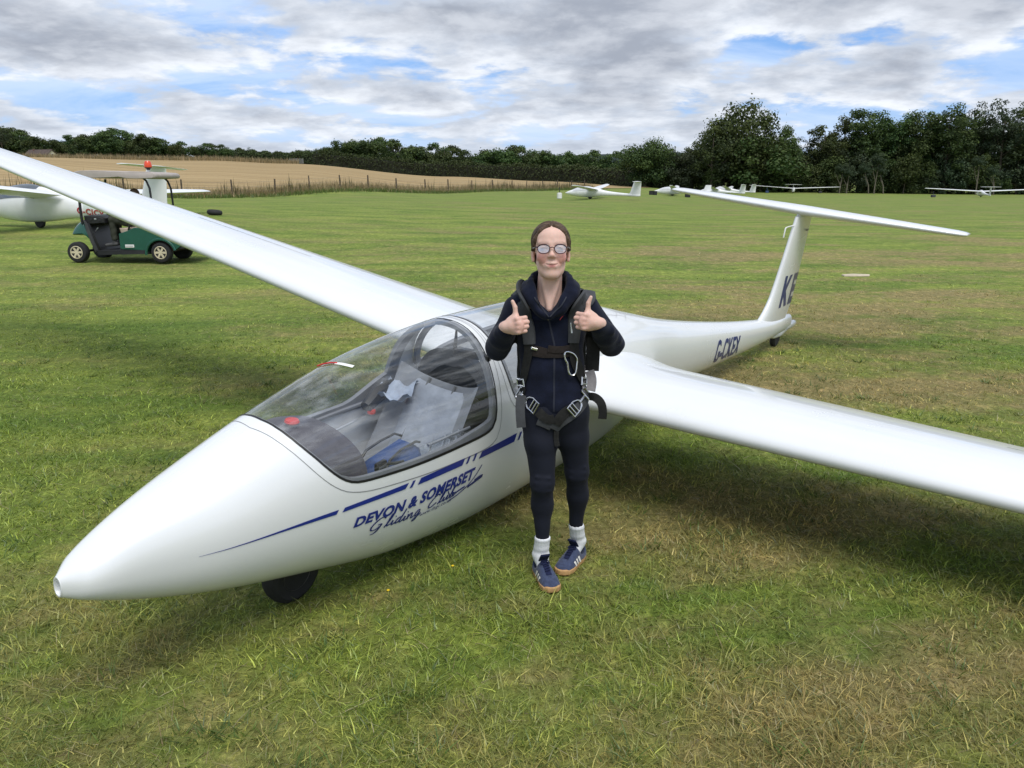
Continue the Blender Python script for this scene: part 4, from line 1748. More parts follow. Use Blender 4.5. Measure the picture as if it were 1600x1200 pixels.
# instrument hood: a dome that rises from the front edge of the glass
V, F = [], []
hx_ = np.linspace(.74, 1.07, 12)
for i, x in enumerate(hx_):
    f = (x - .74) / .33
    T, W = pchip(HK, HT, [x])[0], pchip(HK, HW, [x])[0]
    top = min(T - .03, .80 + .03 * math.sin(PI * f))
    hw = W * .80
    for k in range(21):
        a = PI * k / 20
        V.append((x + .05 * (1 - math.sin(a)), -hw * math.cos(a), .56 + (top - .56) * max(math.sin(a), 0)**.55))
F = [(i * 21 + k, i * 21 + k + 1, (i + 1) * 21 + k + 1, (i + 1) * 21 + k) for i in range(11) for k in range(20)]
F.append(tuple(11 * 21 + k for k in range(21)))
hood = fix(obj('instrument_hood', V, F, mat('grey_leathercloth', (0.105, 0.10, 0.115), .7, var=(25, .2, None), bump=(220, .4, .001)), glider))
sharp(hood, 50)
for k, (yy_, zz_, rr_) in enumerate(((-.11, .71, .036), (0, .72, .036), (.11, .71, .036), (-.06, .64, .026), (.06, .64, .026))):
    MB().lathe([(rr_, 1.072), (rr_, 1.082), (rr_ * .85, 1.086), (.001, 1.084)], 'x', 18, (0, yy_, zz_)).build('dial', BLACKP, hood)
MB().tube([(.90, -.03, .79), (.90, -.03, .845)], .006, 6).build('knob_stem', BLACKP, hood)
MB().lathe([(.001, .838), (.026, .841), (.030, .848), (.026, .856), (.001, .858)], 'z', 18, (.90, -.03, 0)).build('knob', REDP, hood)

SEATG = mat('grey_seat_shell', (0.26, 0.275, 0.30), .6, var=(6, .2, None))
BACKC = mat('grey_back_cushion', (0.36, 0.395, 0.455), .9, var=(10, .25, None), bump=(40, .5, .004))
# front seat: reclined pan, back and cushions
def seat(x0, name='seat', k=1.0):
    prof = [(x0 - .62, .30), (x0 - .50, .325), (x0 - .30, .27), (x0 - .12, .235), (x0, .25), (x0 + .09, .34), (x0 + .20, .53), (x0 + .29, .72), (x0 + .33, .80)]
    P = chaikin(prof, 2)
    V, F = [], []
    m_ = 13
    for (x, z) in P:
        W = pchip(HK, HW, [x])[0] - .035
        w_ = min(.245, W)
        for j in range(m_):
            t = -1 + 2 * j / (m_ - 1)
            V.append((x - .05 * abs(t)**3, w_ * t, z + .055 * abs(t)**2.6))
    F = [(i * m_ + j, i * m_ + j + 1, (i + 1) * m_ + j + 1, (i + 1) * m_ + j) for i in range(len(P) - 1) for j in range(m_ - 1)]
    st = obj(name, V, F, SEATG, glider)
    # cushions
    def cush(nm, i0, i1, wd, th, mm, dx=0):
        V, F = [], []
        idx = [i for i, p in enumerate(P) if i0 <= i <= i1]
        for q, i in enumerate(idx):
            x, z = P[i]
            a = P[min(i + 1, len(P) - 1)] - P[max(i - 1, 0)]
            nn = np.array([-a[1], a[0]]) / np.linalg.norm(a)
            e = min(q, len(idx) - 1 - q)
            hgt = th * min(1, .35 + .35 * e)
            ring = []
            for j in range(9):
                t = -1 + 2 * j / 8
                b = hgt * (1 - abs(t)**4 * .75) * (1 + .06 * math.sin(7 * t + q))
                V.append((x + nn[0] * b, wd * t, z + nn[1] * b + .02 * abs(t)**2.6))
        n_ = len(idx)
        F = [(i * 9 + j, i * 9 + j + 1, (i + 1) * 9 + j + 1, (i + 1) * 9 + j) for i in range(n_ - 1) for j in range(8)]
        return obj(nm, V, F, mm, st)
    n_ = len(P) - 1
    cush('seat_cushion', int(n_ * .06), int(n_ * .58), .20, .045, CUSHL)
    cush('back_cushion', int(n_ * .62), int(n_ * .93), .17, .04, BACKC)
    MB().box((x0 - .33, -.13, .335), (.24, .15, .05), (0, .12, .25), .02).build('blue_pad', CUSH, st)
    MB().box((x0 - .08, -.15, .335), (.20, .13, .07), (0, -.35, .1), .02).build('blue_pad', CUSH, st)
    for s in (-1, 1):
        MB().tube([(x0 + .32, s * .08, .80), (x0 + .22, s * .085, .62), (x0 + .10, s * .10, .42), (x0 - .02, s * .12, .33), (x0 - .16, s * .15, .33)], .016, 8, flat=.3).build('strap', WEB, st)
        MB().box((x0 - .18, s * .16, .335), (.07, .05, .012), (0, .2, 0), .004).build('strap_buckle', ALU, st)
    return st


seat(1.55)
seat(2.72)
pw = MB().box((1.40, -.12, .545), (.30, .17, .13), (0, -.16, .06), .045).build('pillow', CUSH, glider)
MB().tube([(1.265, -.20, .575), (1.31, -.19, .615), (1.40, -.17, .632), (1.50, -.165, .640), (1.545, -.15, .62)], .006, 6).build('piping', BLACKP, pw)
MB().tube([(1.265, -.05, .57), (1.31, -.045, .61), (1.40, -.04, .628), (1.50, -.035, .636), (1.545, -.04, .615)], .006, 6).build('piping', BLACKP, pw)
# bulkhead between the cockpits with the rear instrument panel
V = []
for x in (1.90, 1.985):
    for t in np.linspace(0, PI, 25):
        W = pchip(HK, HW, [x])[0] - .06
        V.append((x + .10 * (1 - math.sin(t)) * (1 if x < 1.95 else .3), -W * .94 * math.cos(t), .42 + (.965 - .42) * max(math.sin(t), 0)**.6 * (1 if x < 1.95 else .98)))
F = [(k, k + 1, 25 + k + 1, 25 + k) for k in range(24)] + [tuple(range(25)), tuple(range(49, 24, -1))]
bk = sharp(fix(obj('bulkhead', V, F, DARKG, glider)), 40)
MB().lathe([(.001, 0), (.02, .004), (.02, .012), (.001, .016)], 'x', 10, (1.90, -.18, .74)).build('screw', ALU, bk)
MB().lathe([(.001, 0), (.012, .004), (.012, .012), (.001, .016)], 'x', 10, (1.91, .12, .72)).build('screw', ALU, bk)
# headrest and rumpled sheet behind the seat
V, F = [], []
for i in range(9):
    for j in range(9):
        a, b = i / 8, j / 8
        V.append((1.66 + .17 * a, .10 + .20 * b - .02 * math.sin(5 * a), .705 + .05 * a + .022 * math.sin(9 * a + 4 * b) + .018 * math.cos(11 * b)))
F = [(i * 9 + j, i * 9 + j + 1, (i + 1) * 9 + j + 1, (i + 1) * 9 + j) for i in range(8) for j in range(8)]
obj('folded_cloth', V, F, CUSHL, glider)
MB().tube([(1.60, .25, .655), (1.70, .27, .70), (1.80, .26, .73)], [.03, .045, .03], 8).build('dark_pouch', BLACKP, glider)
# radio with aerial on top of the bulkhead
rd = MB().box((1.88, -.16, .985), (.07, .19, .035), (0, .1, .25), .008).build('radio', BLACKP, bk)
MB().tube([(1.85, -.07, .985), (1.85, -.07, 1.03), (1.85, -.068, 1.085)], [.010, .009, .005], 8).build('aerial', BLACKP, bk)
# latch lever and perspex bracket on the near wall, placard on the far wall
MB().box((1.60, -.255, .60), (.30, .07, .11), (0, -.04, .03), .006).build('side_box', CLEARP, glider, sh=30)
MB().tube([(1.46, -.27, .668), (1.75, -.275, .680)], .007, 6).build('bracket', ALU, glider)
for k in range(3):
    MB().tube([(1.60 + .05 * k, -.24, .60), (1.63 + .05 * k, -.23, .655), (1.67 + .05 * k, -.25, .63), (1.66 + .05 * k, -.27, .60)], .007, 6).build('bracket', ALU, glider)
MB().box((1.70, -.262, .565), (.22, .05, .02), None, .004).build('bracket', ALU, glider)
lt = MB().box((1.165, -.268, .660), (.062, .022, .036), (0, -.06, .1), .004).build('latch', BLACKP, glider)
MB().tube([(1.19, -.27, .66), (1.24, -.285, .655), (1.275, -.293, .650)], [.007, .008, .012], 6).build('latch_arm', BLACKP, lt)
MB().box((1.165, -.2805, .660), (.050, .002, .008), (0, -.06, .1)).build('latch_plate', ALU, lt)
pl = hull(np.repeat(np.linspace(1.02, 1.14, 4), 2), np.tile([PI - .10, PI + .06], 4), -.031)
plc = obj('placard', pl, [(0, 1, 3, 2), (2, 3, 5, 4), (4, 5, 7, 6)], WHITEP, glider)
for zc in np.linspace(.06, -.03, 6):
    q = hull([1.03, 1.08, 1.13, 1.13, 1.08, 1.03], [PI - zc, PI - zc, PI - zc, PI - zc + .006, PI - zc + .006, PI - zc + .006], -.0325)
    obj('print_line', q, [(0, 1, 4, 5), (1, 2, 3, 4)], GREYF, plc)
# stick and trim knob, pedals' dark recess
stk = MB().tube([(1.12, 0, .25), (1.13, 0, .36), (1.10, 0, .46)], [.011, .011, .011], 8).build('control_stick', BLACKP, glider)
MB().tube([(1.10, 0, .45), (1.085, 0, .50), (1.075, 0, .555)], [.018, .022, .016], 10).build('grip', BLACKP, stk)
kn = MB().tube([(1.02, -.24, .52), (1.02, -.235, .585)], .012, 8).build('trim_lever', BLACKP, glider)
MB().lathe([(.001, -.03), (.016, -.027), (.021, 0), (.016, .027), (.001, .03)], 'z', 12, (1.02, -.234, .60)).build('trim_knob', GREENP, kn)
MB().tube([(1.30, .262, .56), (1.62, .27, .60)], .007, 6).build('control_rod', ALU, glider)
MB().lathe([(.001, -.018), (.020, -.010), (.022, .0), (.020, .010), (.001, .018)], 'z', 14, (1.63, .24, .63)).build('release_knob', REDP, glider)
DECK = mat('deck_line', (.46, .465, .47), .6, var=(9, .1, None))
# small recess panel on the turtle deck behind the rear canopy
strip_on_hull('deck_seam', dens_path([(3.25, 1.15), (3.55, 1.2), (3.75, 1.45), (3.72, 1.75), (3.5, 1.95), (3.25, 2.0)]), .003, DECK, body, .001)
strip_on_hull('deck_seam', dens_path([(3.36, 1.10), (3.50, 1.34)]), .004, DECK, body, .001)
strip_on_hull('deck_seam', dens_path([(3.50, 1.06), (3.62, 1.30)]), .004, DECK, body, .001)
# ================================================================== PARKED GLIDERS IN THE DISTANCE
FARW = mat('far_white', (0.78, 0.79, 0.79), .35, coat=.2, var=(2, .08, None))
FARG = mat('far_canopy', (0.10, 0.12, 0.14), .08, spec=.8, var=(3, .2, None))
COVER = mat('canopy_cover', (0.62, 0.63, 0.66), .85, var=(2, .15, None), bump=(6, .4, .02))
REDL = mat('red_letters', (0.42, 0.02, 0.035), .5, var=(6, .15, None))
BOXD = mat('dark_box', (.02, .021, .024), .8, var=(4, .3, None))


def far_glider(loc, heading, label, span=15.0, length=6.7, roll=0.0, ttail=True, cover=False, letters=None, h=1.0, chord=.85, group=None):
    """heading: where the nose points, radians anticlockwise from +X"""
    x, y = loc
    e = empty('glider', (x, y, gz1(x, y)), (0, 0, heading))
    tag(e, label, 'glider', group)
    L = length
    st = np.array([(0, .50, .50, .01), (.02, .58, .43, .08), (.10, .78, .28, .21), (.20, .98, .17, .29), (.30, 1.04, .13, .30), (.42, .93, .17, .26), (.55, .70, .25, .16), (.75, .52, .25, .10), (.95, .40, .20, .06), (1.0, .36, .22, .03)])
    mb = MB()
    tq = np.linspace(0, 1, 26)
    T, B, W = (pchip(st[:, 0], st[:, k], tq) for k in (1, 2, 3))
    rl = Matrix.Rotation(roll, 3, 'X')

    def rr(p):
        return rl @ Vector(p)
    rings = []
    for t, a, b, w_ in zip(tq, T, B, W):
        rings.append([rr((L * (.36 - t), w_ * 1.05 * math.cos(q), h * ((a + b) / 2 + (a - b) / 2 * math.sin(q)))) for q in np.linspace(0, 2 * PI, 18, endpoint=False)])
    mb.loft(rings)
    mb.build('fuselage', FARW, e)
    # canopy: a bubble a little proud of the skin
    rings = []
    for t in np.linspace(.11, .36, 12):
        a, b, w_ = (np.interp(t, tq, q) for q in (T, B, W))
        f = math.sin(PI * (t - .11) / .25)**.5
        rings.append([rr((L * (.36 - t), (w_ * 1.05 + .012) * math.cos(q) * (.97 + .03 * f), h * ((a + b) / 2 + ((a - b) / 2 + .03 * f) * math.sin(q)))) for q in np.linspace(PI * .10, PI * .90, 13)])
    mb = MB()
    k = len(rings)
    mb.add([v for r_ in rings for v in r_], [(i * 13 + j, i * 13 + j + 1, (i + 1) * 13 + j + 1, (i + 1) * 13 + j) for i in range(k - 1) for j in range(12)])
    mb.build('canopy', COVER if cover else FARG, e)
    for s in (-1, 1):
        rings = []
        for f, ck in ((.03, 1.15), (.06, 1.0), (.5, .88), (.8, .70), (.96, .48), (1.0, .25)):
            ya = f * span / 2
            c = chord * ck
            x0 = L * .36 - L * .345 + (.18 - .25 * (1 - ck)) * 1
            zz = h * .78 + .055 * ya
            rings.append([rr((x0 - c * xx, s * ya, zz + c * zc)) for xx, zc in airfoil(9, .20, .03)])
        MB().loft(rings).build('wing', FARW, e)
    fin_ = []
    zt = 1.42 * h if ttail else 1.25 * h
    for z, ck in ((.30 * h, 1.25), (.55 * h, 1.0), (zt, .72)):
        c = 1.0 * ck * L / 7.5
        x1 = L * (.36 - 1.0) - .05 * (z - .3)
        fin_.append([rr((x1 + c - c * xx, c * zc, z)) for xx, zc in airfoil(9, .10, 0)])
    MB().loft(fin_).build('fin', FARW, e)
    zz = zt if ttail else .5 * h
    tps = 1.35
    rings = []
    for yy_, ck in ((-tps, .35), (-tps * .96, .6), (0, 1.0), (tps * .96, .6), (tps, .35)):
        c = .62 * ck
        rings.append([rr((L * (.36 - 1) + .62 - .1 - c * xx + 0 * yy_, yy_, zz + .03 + c * zc)) for xx, zc in airfoil(8, .12, 0)])
    MB().loft(rings).build('tailplane', FARW, e)
    MB().lathe([(.08, -.06), (.17, -.06), (.20, -.03), (.20, .03), (.17, .06), (.08, .06)], 'y', 18, (L * .02, 0, .20)).build('main_wheel', BLACKR, e)
    if letters:
        V, F = text_mesh(letters, .27, .012, 0, 1.15)
        V, F = cut2d(V, F, 1, 4)
        out = []
        x0 = L * .36 - L * .565
        for vx, vz in V:
            t = (L * .36 - (x0 - vx)) / L
            a, b, w_ = (np.interp(t, tq, q) for q in (T, B, W))
            z = (a + b) / 2 * h - .13 + vz * (1 - .38 * (t - .565) / .3)
            q = max(-1, min(1, (z / h - (a + b) / 2) / ((a - b) / 2)))
            out.append(rr((x0 - vx, w_ * 1.05 * math.sqrt(1 - q * q) + .012, z)))
        fix(obj('lettering', out, F, REDL, e))
    return e


# the two-seater just left of the buggy: nose out of the frame, tail behind the buggy
lg = far_glider((-15.3, 26.4), R(163), 'white T-tailed glider parked behind the green buggy, red letters on its boom', span=16.5, length=7.6, roll=R(2.5), letters='G-CJCV', h=1.32, chord=1.25)
MB().box((4.9 * .62, .33, .80), (.42, .03, .16), (0, 0, -.1), .01).build('red_panel', REDL, lg)
nw_ = MB().lathe([(.06, -.05), (.14, -.05), (.16, -.02), (.16, .02), (.14, .05), (.06, .05)], 'y', 18, (2.45, 0, .17)).build('nose_wheel', BLACKR, lg)
x, y = at_u(924, 69)
far_glider((x, y), R(163), 'white glider parked side-on by the dry grass, its near wing held up by a stand', span=15, length=6.6, cover=True, roll=R(-.5))
x, y = at_u(1052, 96)
far_glider((x, y), R(166), 'white glider with two dark boxes under its nose, beside the tip of the big tailplane', span=15, length=6.8, cover=True, ttail=False)
x, y = at_u(1116, 112)
far_glider((x, y), R(160), 'white glider half hidden by the big tailplane, its fin just clear of it', span=15, length=6.5, cover=True)
x, y = at_u(1136, 124)
far_glider((x, y), R(160), 'white glider farthest back behind the big tailplane, only its fin showing', span=15, length=6.6, cover=True)
x, y = at_u(1239, 138)
far_glider((x, y), R(70), 'white glider seen from behind in front of the wood, whole span in view', span=15, length=6.6, roll=R(1.2))
x, y = at_u(1533, 117)
far_glider((x, y), R(76), 'white glider seen from behind at the far right, one wing leaving the frame', span=15.5, length=6.6, roll=R(.4), chord=.95)

# stands, boxes and tyres that hold the wings
x, y = at_u(874, 66.5)
e = empty('wing_stand', (x, y, gz1(x, y)))
tag(e, 'white drum on a trestle under the near wingtip of the side-on glider', 'wing stand')
MB().lathe([(.10, .02), (.21, .04), (.21, .46), (.10, .50)], 'z', 16).build('drum', WHITEP, e)
MB().tube([(0, 0, .48), (0, 0, .95)], .03, 6).build('pole', BLACKP, e)
for u, D, w_, lab in ((1017, 91.5, .42, 'left of two dark boxes under the nose of the second parked glider'), (1023, 91.5, .42, 'right of two dark boxes under the nose of the second parked glider'), (1074, 93, .55, 'dark box under the boom of the second parked glider')):
    x, y = at_u(u, D)
    b_ = empty('box', (x, y, gz1(x, y)))
    tag(b_, lab, 'box')
    MB().box((0, 0, .20), (w_, .5, .40), None, .03).build('body', BOXD, b_)
    MB().box((0, 0, .425), (w_ * 1.06, .53, .05), None, .015).build('lid', BOXD, b_)
for u, D, lab, c in ((1458, 112, 'wing stand under the left wingtip of the glider at the far right', (0.05, .055, .065)), (1198, 138, 'small blue wing stand under the left wing of the glider seen from behind', (.03, .06, .16)), (1281, 140, 'dark wing stand under the right wing of the glider seen from behind', (.03, .03, .033))):
    x, y = at_u(u, D)
    b_ = empty('wing_stand', (x, y, gz1(x, y)))
    tag(b_, lab, 'wing stand')
    mm = mat('stand_%d' % u, c, .7, var=(4, .2, None))
    MB().box((0, 0, .18), (.5, .5, .34), None, .03).build('foot', mm, b_)
    MB().tube([(0, 0, .3), (0, 0, .85)], .035, 6).build('pole', mm, b_)

# loose tyre lying behind the far wing
x, y = at_u(337, 32)
ty_ = empty('tyre', (x, y, gz1(x, y)), (0, R(6), 0))
tag(ty_, 'black tyre lying flat on the grass beyond the far wing', 'tyre')
mb = MB()
ring = [[((.215 + .085 * math.cos(b)) * math.cos(a), (.215 + .085 * math.cos(b)) * math.sin(a), .10 + .10 * math.sin(b)) for b in np.linspace(0, 2 * PI, 12, endpoint=False)] for a in np.linspace(0, 2 * PI, 33)]
mb.loft(ring, cap=False)
mb.build('casing', BLACKR, ty_)
MB().lathe([(.12, .06), (.135, .05), (.135, .15), (.12, .14)], 'z', 20).build('bead', BOXD, ty_)
# pale board in the grass on the right
x, y = at_u(1337, 15.7)
bd = empty('board', (x, y, gz1(x, y)), (0, 0, R(8)))
tag(bd, 'small pale board lying flat in the grass right of the tail', 'board')
SANDB = mat('sandy_board', (.55, .47, .35), .9, var=(6, .25, None), bump=(30, .4, .004))
MB().add([(-.30, -.12, .005), (.20, -.16, .005), (.34, .04, .005), (.05, .17, .005), (-.24, .10, .005), (-.29, -.11, .024), (.19, -.15, .022), (.33, .04, .024), (.05, .16, .026), (-.23, .09, .024)], [(4, 3, 2, 1, 0), (5, 6, 7, 8, 9)] + [(k, (k + 1) % 5, 5 + (k + 1) % 5, 5 + k) for k in range(5)]).build('slab', SANDB, bd)
# ================================================================== SOFT BODIES
class SDF:
    """a distance field on a grid, built up from rounded solids and turned into one smooth skin"""
    def __init__(s, lo, hi, res):
        s.lo = np.array(lo, float)
        s.res = res
        s.n = np.ceil((np.array(hi) - s.lo) / res).astype(int) + 1
        s.d = np.full(s.n, .2, np.float32)
        s.ax = [s.lo[i] + res * np.arange(s.n[i]) for i in range(3)]

    def _sl(s, lo, hi):
        a = np.clip(np.floor((np.array(lo) - s.lo) / s.res).astype(int), 0, s.n)
        b = np.clip(np.ceil((np.array(hi) - s.lo) / s.res).astype(int) + 1, 0, s.n)
        if np.any(b <= a):
            return None, None
        sl = tuple(slice(a[i], b[i]) for i in range(3))
        g = np.meshgrid(*[s.ax[i][sl[i]] for i in range(3)], indexing='ij')
        return sl, np.stack(g, -1).astype(np.float32)

    def _op(s, fn, lo, hi, k, sub):
        m = .022 + k
        sl, P = s._sl(np.array(lo) - m, np.array(hi) + m)
        if sl is None:
            return s
        b = fn(P)
        a = s.d[sl]
        if sub:
            b = -b
            h = np.clip(.5 - .5 * (b - a) / k, 0, 1)
            s.d[sl] = b * (1 - 0) * (1 - h) * 0 + (a * h + b * (1 - h)) + k * h * (1 - h)
        else:
            h = np.clip(.5 + .5 * (b - a) / k, 0, 1)
            s.d[sl] = a * h * 0 + (b * (1 - h) + a * h) * 1 - k * h * (1 - h) if False else (a * (1 - (1 - h)) if False else 0) + (b + (a - b) * (1 - np.clip(.5 + .5 * (a - b) / k, 0, 1))) - k * h * (1 - h)
        return s

    def cap(s, a, b, ra, rb=None, k=.012, sub=False):
        a, b = np.array(a, float), np.array(b, float)
        rb = ra if rb is None else rb
        R_ = max(ra, rb)
        ab = b - a
        L2 = max(float(ab @ ab), 1e-12)

        def fn(P):
            t = np.clip(((P - a) @ ab) / L2, 0, 1)
            return np.linalg.norm(P - a - t[..., None] * ab, axis=-1) - (ra + (rb - ra) * t)
        return s._op(fn, np.minimum(a, b) - R_, np.maximum(a, b) + R_, k, sub)

    def ell(s, c, r, rot=None, k=.012, sub=False):
        c, r = np.array(c, float), np.array(r, float)
        M = np.array(rot, float) if rot is not None else np.eye(3)   # rows: local axes

        def fn(P):
            q = (P - c) @ M.T
            k0 = np.linalg.norm(q / r, axis=-1)
            k1 = np.linalg.norm(q / (r * r), axis=-1)
            return k0 * (k0 - 1) / np.maximum(k1, 1e-6)
        e = np.sqrt(((M * r[:, None])**2).sum(0)) if rot is not None else r
        return s._op(fn, c - e, c + e, k, sub)

    def box(s, c, h, rot=None, r=.01, k=.01, sub=False):
        c, h = np.array(c, float), np.array(h, float)
        M = np.array(rot, float) if rot is not None else np.eye(3)

        def fn(P):
            q = np.abs((P - c) @ M.T) - (h - r)
            return np.linalg.norm(np.maximum(q, 0), axis=-1) + np.minimum(q.max(-1), 0) - r
        e = np.full(3, np.linalg.norm(h)) if rot is not None else h
        return s._op(fn, c - e, c + e, k, sub)

    def half(s, c, n):
        """keep only the side that n points away from"""
        n = np.array(n, float)
        n /= np.linalg.norm(n)
        g = np.meshgrid(*s.ax, indexing='ij')
        f = (g[0] - c[0]) * n[0] + (g[1] - c[1]) * n[1] + (g[2] - c[2]) * n[2]
        s.d = np.maximum(s.d, f.astype(np.float32))
        return s

    def relief(s, fn):
        g = np.meshgrid(*s.ax, indexing='ij')
        s.d = s.d + fn(*g).astype(np.float32)
        return s

    def skin(s):
        d = s.d
        sg = d < 0
        c = np.zeros(np.array(d.shape) - 1, np.int8)
        for i in (0, 1):
            for j in (0, 1):
                for k in (0, 1):
                    c += sg[i:d.shape[0] - 1 + i, j:d.shape[1] - 1 + j, k:d.shape[2] - 1 + k]
        act = np.argwhere((c > 0) & (c < 8))
        idx = np.full(c.shape, -1, np.int64)
        idx[tuple(act.T)] = np.arange(len(act))
        acc = np.zeros((len(act), 3))
        cnt = np.zeros(len(act))
        cor = [(i, j, k) for i in (0, 1) for j in (0, 1) for k in (0, 1)]
        vals = {q: d[act[:, 0] + q[0], act[:, 1] + q[1], act[:, 2] + q[2]].astype(float) for q in cor}
        for q in cor:
            for a in range(3):
                if q[a] == 0:
                    r_ = list(q)
                    r_[a] = 1
                    r_ = tuple(r_)
                    va, vb = vals[q], vals[r_]
                    x = (va < 0) != (vb < 0)
                    t = np.where(x, va / np.where(x, va - vb, 1), 0)
                    p = np.tile(np.array(q, float), (len(act), 1))
                    p[:, a] += t
                    acc[x] += p[x]
                    cnt[x] += 1
        V = s.lo + s.res * (act + acc / cnt[:, None])
        F = []
        for a in range(3):
            b1, b2 = (a + 1) % 3, (a + 2) % 3
            n = list(d.shape)
            lo = [slice(0, n[0]), slice(0, n[1]), slice(0, n[2])]
            lo[a] = slice(0, n[a] - 1)
            hi = list(lo)
            hi[a] = slice(1, n[a])
            x = sg[tuple(lo)] != sg[tuple(hi)]
            e = np.argwhere(x)
            e = e[(e[:, b1] > 0) & (e[:, b2] > 0) & (e[:, b1] < n[b1] - 1) & (e[:, b2] < n[b2] - 1)]
            ins = sg[tuple(e.T)]

            def cell(o1, o2):
                q = e.copy()
                q[:, b1] += o1
                q[:, b2] += o2
                return idx[tuple(q.T)]
            f = np.stack([cell(-1, -1), cell(0, -1), cell(0, 0), cell(-1, 0)], -1)
            f[~ins] = f[~ins][:, ::-1]
            F.append(f)
        F = np.concatenate(F)
        F = F[(F >= 0).all(1)]
        return V, F


def _smin(a, b, k):
    h = np.clip(.5 + .5 * (b - a) / k, 0, 1)
    return b * (1 - h) + a * h - k * h * (1 - h)


def _op(s, fn, lo, hi, k, sub):
    m = .022 + k
    sl, P = s._sl(np.array(lo) - m, np.array(hi) + m)
    if sl is None:
        return s
    b = fn(P).astype(np.float32)
    a = s.d[sl]
    s.d[sl] = -_smin(-a, b, k) if sub else _smin(a, b, k)
    return s


SDF._op = _op


def skin_obj(name, sdf, m, parent, origin=(0, 0, 0), smooth=1, colour=None):
    V, F = sdf.skin()
    me = bpy.data.meshes.new(name)
    me.from_pydata((V - np.array(origin)).tolist(), [], F.tolist())
    bm = bmesh.new()
    bm.from_mesh(me)
    for _ in range(smooth):
        bmesh.ops.smooth_vert(bm, verts=bm.verts, factor=.5, use_axis_x=True, use_axis_y=True, use_axis_z=True)
    bm.to_mesh(me)
    bm.free()
    me.polygons.foreach_set('use_smooth', [True] * len(me.polygons))
    me.materials.append(m)
    if colour is not None:
        co = np.array([v.co for v in me.vertices]) + np.array(origin)
        c = colour(co)
        a = me.attributes.new('Col', 'FLOAT_COLOR', 'POINT')
        a.data.foreach_set('color', np.concatenate([c, np.ones((len(c), 1))], 1).astype(np.float32).ravel())
    me.update()
    return link(bpy.data.objects.new(name, me), parent)


def frame3(e1, up):
    e1 = np.array(e1, float)
    e1 /= np.linalg.norm(e1)
    e2 = np.array(up, float)
    e2 -= e1 * (e1 @ e2)
    e2 /= np.linalg.norm(e2)
    return e1, e2


def add_hand(s, wrist, e1, up, out, scale=1.0):
    """a thumbs-up fist: e1 wrist to knuckles, up along the raised thumb, out = the side the back of the hand faces"""
    w = np.array(wrist, float)
    e1, e2 = frame3(e1, up)
    e3 = np.cross(e1, e2)
    if e3 @ np.array(out, float) < 0:
        e3 = -e3
    M = np.stack([e1, e2, e3])

    def p(a, b, c):
        return w + scale * (a * e1 + b * e2 + c * e3)
    k = scale
    # palm
    s.ell(p(.040, 0, -.004), np.array([.048, .037, .016]) * k, M, k=.012)
    s.ell(p(.060, 0, -.008), np.array([.030, .038, .017]) * k, M, k=.010)
    s.cap(p(-.02, 0, -.004), p(.03, 0, -.004), .024 * k, .026 * k, k=.014)
    # heel of the thumb
    s.cap(p(.010, .016, -.016), p(.045, .032, -.018), .016 * k, .015 * k, k=.012)
    # four fingers, folded at three joints
    for j, (b, r_, l1, l2) in enumerate(((.0285, .0094, .041, .025), (.0095, .0097, .045, .028), (-.0095, .0093, .042, .026), (-.0275, .0083, .034, .021))):
        a0 = .074 - .003 * abs(j - 1.2)
        kn = p(a0, b * 1.0, .002)
        t1 = math.radians(74)
        pip = p(a0 + l1 * math.cos(t1), b, .002 - l1 * math.sin(t1))
        dip = p(a0 + l1 * math.cos(t1) - l2 * .93, b, .002 - l1 * math.sin(t1) - l2 * .10)
        tip = p(a0 + l1 * math.cos(t1) - l2 * .98, b, .002 - l1 * math.sin(t1) + .018)
        s.cap(p(.045, b * .8, -.002), kn, r_ * .9 * k, r_ * 1.08 * k, k=.007)
        s.cap(kn, pip, r_ * 1.06 * k, r_ * .98 * k, k=.0035)
        s.cap(pip, dip, r_ * .98 * k, r_ * .9 * k, k=.0025)
        s.cap(dip, tip, r_ * .9 * k, r_ * .8 * k, k=.0025)
    # thumb, straight up, its tip leaning back a little
    b0 = p(.018, .026, -.010)
    b1 = p(.046, .046, -.018)
    b2 = p(.050, .078, -.017)
    b3 = p(.046, .104, -.011)
    s.cap(b0, b1, .0150 * k, .0118 * k, k=.010)
    s.cap(b1, b2, .0112 * k, .0098 * k, k=.005)
    s.cap(b2, b3, .0100 * k, .0076 * k, k=.003)
    return b3, M
# ================================================================== THE PERSON
PO = np.array([.185, 3.32, 0.0])
person = empty('person', tuple(PO))
tag(person, 'smiling person in navy fleece, leggings and parachute harness giving two thumbs up beside the glider', 'person')


def cloth_mat(name, col, sc, var_=.25, bump_=(60, .3, .002), rough=.95, sheen=0.0, folds=None):
    m = mat(name, col, rough, spec=.2, var=(sc, var_, None), bump=bump_)
    b = m.node_tree.nodes['Principled BSDF']
    b.inputs['Sheen Weight'].default_value = sheen
    b.inputs['Sheen Roughness'].default_value = .5
    return m


